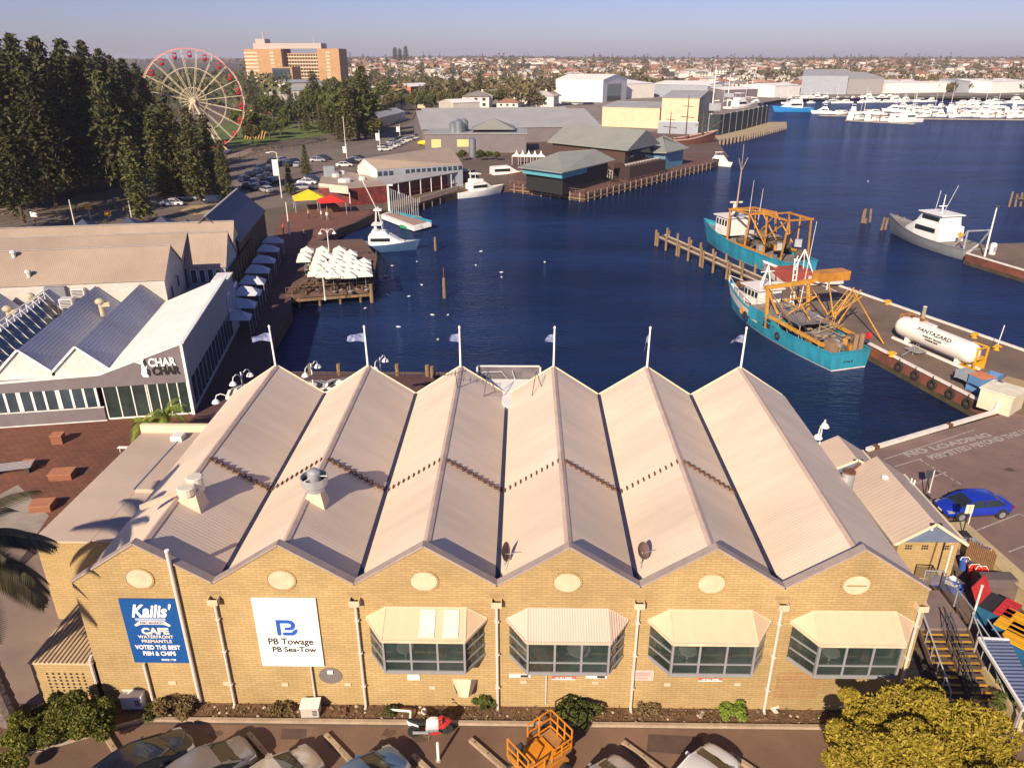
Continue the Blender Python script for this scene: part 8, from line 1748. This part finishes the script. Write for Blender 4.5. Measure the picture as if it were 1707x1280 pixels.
# scissor lift
q0, q1, q2 = P(916,1186,2.15), P(953,1219,2.15), P(847,1231,2.15); ax = (q0-q2).normalized(); ang = math.atan2(ax.y,ax.x); Lp = (q0-q2).length+.1; Wp = (q1-q0).length; cc = (q1+q2)/2
sl_ = E('scissor_lift', (cc.x,cc.y,0), 'orange scissor lift with folded guard rails parked between the cars', 'scissor lift', rz=ang); lo = mk('lift_orange',(.75,.30,.02),.5,c2=(.6,.21,.015),scale=1.5,dirt=.25)
MB().box(-Lp/2,Lp/2,-Wp/2,Wp/2,1.05,1.17).build('platform', mk('lift_floor',(.5,.22,.06),.8,c2=(.32,.16,.06),scale=2,dirt=.3), sl_, world=False)
MB().box(-.5,.55,-Wp/2+.15,Wp/2-.15,1.171,1.24).mat(1).box(-.95,-.55,-.15,Wp/2-.2,1.171,1.2).build('deck_plates', [lo,dark], sl_, world=False)
def railp(x0,y0,x1,y1,n,h=1.05,full=True):
    mb = MB(); a_, b_ = Vector((x0,y0,1.17)), Vector((x1,y1,1.17)); [mb.bar(a_.lerp(b_,k/n), a_.lerp(b_,k/n)+Vector((0,0,h)), .05,.05) for k in range(n+1)]
    for z in ((.15,h*.55,h) if full else (h*.55,h)): mb.bar(a_+Vector((0,0,z)), b_+Vector((0,0,z)), .045,.05)
    mb.build('guard_rail', lo, sl_, world=False)
railp(Lp/2,-Wp/2,Lp/2,Wp/2,3); railp(-Lp/2,-Wp/2,-Lp/2,Wp/2,2,1.0); railp(Lp/2,-Wp/2,0.1,-Wp/2,2,.6); railp(Lp/2,Wp/2,-.1,Wp/2,2); railp(-Lp/2,-Wp/2,-.3,-Wp/2,1,.5)
mb = MB()
for s in (-1,1):
    for k in range(2): z = .55+k*.25; mb.bar((-Lp/2+.2,s*(Wp/2-.2),z),(Lp/2-.2,s*(Wp/2-.2),z+.2),.06,.08); mb.bar((Lp/2-.2,s*(Wp/2-.28),z),(-Lp/2+.2,s*(Wp/2-.28),z+.2),.06,.08)
mb.build('scissor_arms', lo, sl_, world=False); MB().box(-Lp/2+.05,Lp/2-.05,-Wp/2+.05,Wp/2-.05,.28,.55).build('chassis', mk('lift_chassis',(.4,.17,.04),.6,dirt=.3), sl_, world=False)
for x in (-Lp/2+.4,Lp/2-.4):
    for s in (-1,1): MB().tube((x,s*(Wp/2-.05),.3),(x,s*(Wp/2+.14),.3),.3,n=18).mat(1).tube((x,s*(Wp/2+.141),.3),(x,s*(Wp/2+.15),.3),.14,n=12).build('wheel', [black,galv], sl_, world=False)
MB().cbox((-Lp/2+.35,Wp/2-.35,1.6),(.3,.25,.5)).build('control_box', steel_d, sl_, world=False)
# cabinets, gas meter boxes and litter along the wall
for px_,py_,s,lb in ((226,1160,.95,'white metal cabinet standing by the wall under the cafe sign'),(519,1176,.8,'grey white box unit by the wall under the towage board')):
    p = P(px_,py_,.4); e = E('meter_cabinet', (p.x,p.y-.1,.05), lb, 'cabinet', None, R(4)); MB().box(-.5*s,.5*s,-.35*s,.35*s,0,.75*s).build('casing', white if s > .9 else mk('box_offwhite',(.5,.46,.42),.7,dirt=.3), e, world=False, bev=.02); MB().box(-.54*s,.54*s,-.39*s,.39*s,.751*s,.79*s).build('lid', white, e, world=False); mb = MB(); [mb.box(.15*s,.4*s,-.352*s-.01,-.352*s,(.2+.1*k)*s,(.25+.1*k)*s) for k in range(4)]; mb.build('louvre', dark, e, world=False)
def pipes(px_, py_, label):
    p = P(px_,py_,.3); e = E('standpipe', (p.x,p.y,0), label, 'pipe', 'white standpipes in the garden bed'); MB().path([(-.9,.2,.35),(0,.1,.38),(.05,0,.35),(.05,-.25,.3),(.05,-.25,.05)],.05,8).build('pipe', white, e, world=False); MB().lathe([(.12,0),(.12,.14),(.08,.14)],(.05,-.25,.0),10).build('collar', white, e, world=False)
pipes(683,1190,'bent white standpipe in the soil above the motorbike'); p = P(707,1186,.1); e = E('drain_cap', (p.x,p.y,.05), 'small round drain pipe end in the soil right of the standpipe', 'pipe'); MB().lathe([(.13,0),(.13,.14),(.09,.14),(.09,.02)],(0,0,0),12).build('ring', kerb_w, e, world=False)
rd = random.Random(9); stone_m = [mk('stone_pale',(.45,.36,.26),.9), mk('stone_dark',(.2,.13,.09),.9)]
mb = MB()
for k in range(150): x = rd.uniform(3,36); mb.mat(rd.randrange(2)); blob(mb, (x,rd.uniform(-.85,-.1),.07), rd.uniform(.03,.1), k, 5, .5)
o = mb.build('gravel', stone_m); tag(o, 'loose stones and chips littering the garden bed soil', 'gravel'); o['kind'] = 'stuff'
mb = MB()
for k in range(1500): x = rd.uniform(2.5,36); leaf(mb, (x,rd.uniform(-.88,-.05),rd.uniform(.06,.16)), rd.uniform(.02,.06), rd)
o = mb.build('leaf_litter', brown_l); tag(o, 'dry leaf litter and weeds over the garden bed', 'litter'); o['kind'] = 'stuff'
for k,(px_,py_,s,lb) in enumerate(((570,1190,.28,'rusty broken bracket lying in the soil left of the second downpipe base'),(1170,1190,.3,'pale timber offcut in the garden bed'),(1290,1183,.3,'crumpled pale sheet in the garden bed near the last downpipe'))):
    p = P(px_,py_,.1); e = E('debris', (p.x,p.y,.05), lb, 'debris'); MB().cbox((0,0,.06),(s*1.3,s*.5,.08),k).cbox((.1,.1,.14),(s*.5,s,.05),k*2+.5,.4).build('pieces', (rust,concrete,kerb_w)[k], e, world=False)
# ================================================================ LEFT PLAZA THINGS
def planter(px_, py_, sx, sy, h, mat, label, rz=.15): p = P(px_,py_,h); e = E('brick_plinth', (p.x,p.y,0), label, 'plinth', 'brick plinths on the plaza', rz); MB().box(-sx,sx,-sy,sy,0,h).build('block', mat, e, world=False); MB().box(-sx-.04,sx+.04,-sy-.04,sy+.04,h+.003,h+.06).build('cap', mk('plinth_cap',(.4,.17,.09),.85,dirt=.15), e, world=False)
pl_m = bricks('plinth_brick',(.33,.11,.05),(.25,.09,.045),(.2,.12,.08),.3,.1,'XZ',.015,.5)
planter(103,786,.75,.5,.45,pl_m,'orange brick plinth in the middle of the plaza'); planter(70,838,.65,.5,.45,pl_m,'orange brick plinth nearest the footpath'); planter(95,724,.4,.35,.7,pl_m,'small brick pillar nearest the restaurant wall'); planter(46,770,.4,.35,.5,pl_m,'dark brick plinth beside the leaning sculpture')
p = P(20,778,.5); e = E('bench_sculpture', (p.x,p.y,0), 'grey metal slatted bench like sculpture at the left edge of the plaza', 'sculpture', rz=.3); mb = MB(); [mb.bar((-1.6,-.4+.16*k,.5+.03*k),(1.3,-.5+.2*k,.55),.07,.05) for k in range(6)]; mb.build('slats', galv, e, world=False); MB().box(-1.4,-1.2,-.4,.4,0,.5).box(.9,1.1,-.4,.4,0,.5).build('legs', steel_d, e, world=False)
p = P(210,746,.4); e = E('metal_seat', (p.x,p.y,0), 'small white metal seat by the plaza edge near the annex', 'seat'); MB().box(-.6,.6,-.15,.15,.4,.45).tube((-.5,0,0),(-.5,0,.4),.03).tube((.5,0,0),(.5,0,.4),.03).build('frame', white, e, world=False)
struct('pale_slab', MB().poly([(*P2(-10,830),.02),(*P2(30,808),.02),(*P2(82,860),.02),(*P2(60,893),.02),(*P2(-10,920),.02)]), concrete)
struct('dark_strip', MB().poly([(*P2(78,905),.03),(*P2(60,900),.03),(*P2(0,975),.03),(*P2(0,980),.03)]), mk('dark_strip_tone',(.06,.04,.035),.9))  # one thin dark strip laid over the paving

# ================================================================ FAR PARKED CARS, ROAD FURNITURE
fc = [car('sedan',4.6,1.8,1.45,pw_,'x','f'),car('hatch',4.3,1.8,1.6,pdb,'x','f'),car('hatch',4.4,1.8,1.5,ps_,'x','f'),car('sedan',4.6,1.8,1.45,pk_,'x','f')]
cn = ['white','dark blue','silver','black']
def simple(c_):   # far copies keep body, windows, roof and wheels
    for ch in list(c_.children):
        if ch.name.split('.')[0] not in ('body','windows','roof','wheel','underbody'): bpy.data.objects.remove(ch)
        elif ch.name.startswith('wheel'): [bpy.data.objects.remove(g_) for g_ in list(ch.children)]
        elif ch.name.startswith('body'): ch.modifiers.clear()
for c_ in fc: simple(c_)
carpos = [(287,340,0,.1),(313,331,2,.15),(338,324,0,.1),(357,335,1,.2),(360,315,1,.2),(378,322,3,.3),(408,300,1,.4),(418,292,3,.4),(432,288,1,.4),(425,305,2,.5),(436,299,1,.4),(447,295,1,.4),(448,284,3,.4),(412,311,3,.6),(428,314,1,.5),(442,310,3,.5),(455,303,1,.4),(436,281,1,.3),(444,318,2,1.2),(455,270,3,.3),(463,276,1,.2),(470,268,2,.1),(482,275,1,.2),(490,270,3,.2),(497,276,2,.5),(530,268,2,.1),(540,265,1,.1),(512,305,0,.1),(520,300,1,.1),(506,313,2,.2),(574,276,0,.3),(585,271,3,.3),(593,268,2,.3),(600,266,1,.3),
          (642,250,0,.6),(649,247,0,.6),(656,244,0,.6),(663,241,2,.6),(669,238,0,.6),(676,235,0,.6),(683,233,2,.6),(690,231,0,.7),(697,228,3,.7),(708,215,1,.8),(712,222,1,.5),(722,225,1,.3),(640,245,2,.6),(655,238,2,.6),(668,232,3,.6),(500,178,2,.2),(508,179,3,.2),(470,190,1,.2),(455,193,2,.2),(640,198,0,.4),(652,196,2,.3),(668,192,0,.4),(680,190,3,.4),(662,200,2,.4)]+[(850+k*9,178-k*.3,(0,2,3,1)[k%4],.5) for k in range(16)]+[(1130+k*9,160,(0,2,1)[k%3],.5) for k in range(8)]
for k,(px_,py_,ci,a_) in enumerate(carpos):
    p = P(px_,py_,.4); o = dup(fc[ci], (p.x,p.y,.02), a_+rd.uniform(-.1,.1)+(R(60) if px_ > 395 and px_ < 500 else 0))
    zone = 'roadside bays near the brown bush' if px_ < 390 else 'crowded car park below the wheel' if px_ < 500 else 'lot behind the seafood restaurant' if px_ < 620 else 'row by the brewery road' if px_ < 760 and py_ > 205 else 'distant streets and yards'
    tag(o, cn[ci]+' car parked in the '+zone, 'car', cn[ci]+' cars in the '+zone)
for c_ in fc:
    for q in list(c_.children_recursive): bpy.data.objects.remove(q)
    bpy.data.objects.remove(c_)
e = E('parked_vehicle', (*P2(708,243),0), 'bright yellow rounded vehicle parked beside the white car row', 'vehicle', rz=.1); MB().loft([[(x,w_*math.cos(t),.9+h*math.sin(t)) for t in [2*PI*j/10 for j in range(10)]] for x,w_,h in ((-2.4,.2,.2),(-1.6,.9,.7),(0,1.1,.95),(1.4,.9,.7),(2.2,.3,.3),(4.5,.12,.12))]).build('body', mk('bright_yellow',(.75,.5,.01),.4), e, world=False, smooth=True); MB().tube((-1.3,-1,.3),(-1.3,1,.3),.35).tube((1.2,-1,.3),(1.2,1,.3),.35).build('wheels', black, e, world=False)
def street_pole(px_, pb, pt, label, banner=None, head=1, grp='lamp posts along the road'):
    b = P(px_,pb,0); h = hgt(px_,pb,pt); e = E('lamp_post', b, label, 'lamp post', grp); MB().tube((0,0,0),(0,0,h),.13,.08).build('pole', kerb_w, e, world=False)
    if head: MB().path([(0,0,h),(-.8,0,h+.25),(-1.6,0,h+.1)],.06).cbox((-1.8,0,h+.05),(.8,.3,.15)).build('lamp_head', kerb_w, e, world=False)
    if banner: MB().box(-.1,banner,-.03,.03,h*.5,h*.85).build('banner', white, e, world=False)
street_pole(470,330,255,'road lamp post with an arm beside the sparse small pine',-1.2); street_pole(577,255,195,'tall post with a white banner box left of the grey car rows',.0,0); street_pole(579,270,240,'post with a small white banner near the salmon road',-1.0,0); street_pole(634,252,217,'post with a white banner left of the white car row',-1.2,0); street_pole(667,232,208,'post with a white banner behind the white car row',-1.2,0)
street_pole(707,215,190,'post with a white banner at the far end of the road',-1.1,0); street_pole(483,392,337,'slim lamp post on the red paving near the awnings',None,0); street_pole(585,351,321,'slim lamp post in front of the red tent',None,0)
street_pole(55,385,347,'white leaning post behind the tan warehouse roofs, leftmost one',None,0); street_pole(127,385,333,'white leaning post behind the tan warehouse roofs, middle one',None,0); street_pole(222,375,335,'white post just left of the lone columnar pine',None,0); street_pole(388,388,344,'white mast at the left of the dark timber hall',None,0)
for px_,pb,pt,m_,lb in ((60,372,353,white,'small white sign board beside the road at far left'),(152,368,341,yellow_m,'yellow road sign left of the lone pine'),(182,366,352,yellow_m,'small yellow road sign close to the lone pine')):
    b = P(px_,pb,0); h = hgt(px_,pb,pt); e = E('road_sign', b, lb, 'sign'); MB().tube((0,0,0),(0,0,h),.06).build('post', kerb_w, e, world=False); MB().box(-.6,.6,-.09,-.065,h-.9,h).build('plate', m_, e, world=False)
# low roadside fence with piers and railway style rail
mb = MB(); fe4 = E('roadside_fence', (*P2(150,352),0), 'low brown roadside fence with posts running beside the dark park', 'fence'); fpts = [P2(-20,392),P2(60,373),P2(185,350),P2(300,318),P2(400,262),P2(470,246)]
rail(fe4, fpts, 0, 1.1, 3.5, mk('fence_tan',(.36,.24,.15),.85)); 
fe5 = E('path_railing', (*P2(520,225),0), 'pale brown wall and railing along the far side of the park road', 'fence'); rail(fe5, [P2(400,268),P2(470,254),P2(560,236),P2(640,214),P2(735,180)], 0, 1.3, 5, MATS['fence_tan'])
e = E('play_frame', (*P2(425,232),0), 'orange timber slatted play structure on the park lawn', 'play structure'); p0 = P(408,232,0); mb = MB(); [mb.bar((p0.x+k*1.0,p0.y,0),(p0.x+k*1.0+1.2,p0.y,3),.4,.3) for k in range(8)]; mb.build('slats', mk('play_orange',(.55,.27,.08),.7), e); 
e = E('carousel_ride', (*P2(436,200),0), 'red and white fairground ride at the foot of the ferris wheel', 'ride'); c = P(436,204,0); MB().lathe([(5,0),(5,.6),(4.6,.6)],(c.x,c.y,0),16).build('base', red_p, e); MB().tube((c.x,c.y,0),(c.x,c.y,9),.4).build('mast', white, e); mb = MB(); [mb.bar((c.x,c.y,8),(c.x+4.5*math.cos(a_),c.y+4.5*math.sin(a_),5),.25,.25) for a_ in [k*PI/4 for k in range(8)]]; mb.build('arm', white, e)
for a_ in [k*PI/4 for k in range(8)]: MB().cbox((c.x+4.5*math.cos(a_),c.y+4.5*math.sin(a_),4.3),(1.3,1.3,1.4),a_).build('seat', red_p, e)
# slipped boats and tall crane mast in the yard behind the fence
for px_,py_,h,lb in ((1184,215,24,'tall white mast of the vessel standing behind the slipway fence'),(1252,160,14,'short mast beyond the slipway'),(1212,178,18,'thin mast left of the blue boat basin')):
    b = P(px_,py_,0); e = E('ship_mast', b, lb, 'mast', 'masts beyond the slipway fence'); MB().tube((0,0,0),(0,0,h),.35,.15).tube((-3,0,h*.7),(3,0,h*.7),.15).tube((-2,0,h*.85),(2,0,h*.85),.12).build('pole', white, e, world=False); MB().box(-3,3,-2,2,h*.3,h*.42).build('platform', galv, e, world=False)
p = P(1232,185,SEA); o = cruiser(24,7,True,wsup,44,'grey white vessel moored behind the dark slipway fence',name='moored_vessel'); o.location = p; o.rotation_euler = (0,0,.7)
sb_ = E('spit_edge', (*P2(1260,225),0), 'row of pale piles along the sandy spit', 'piles'); piles([P2(1197,236.5),P2(1240,228.5),P2(1312,209.5)], -2.5, .6, 3, .4, sb_, MATS['grey_pile'])
# haze round everything
hz = bpy.data.materials.new('haze_air'); hz.use_nodes = True; t = hz.node_tree; t.nodes.clear(); pv = t.nodes.new('ShaderNodeVolumePrincipled'); pv.inputs['Color'].default_value = (.82,.82,1,1); pv.inputs['Density'].default_value = HAZE; pv.inputs['Anisotropy'].default_value = .1
ho = t.nodes.new('ShaderNodeOutputMaterial'); t.links.new(pv.outputs[0], ho.inputs['Volume'])
o = MB().box(-6500,7500,-900,9800,-5,62).build('haze', hz); o['label'] = 'thin blue air haze over the harbour and the far suburbs'; o['category'] = 'haze'; o['kind'] = 'stuff'
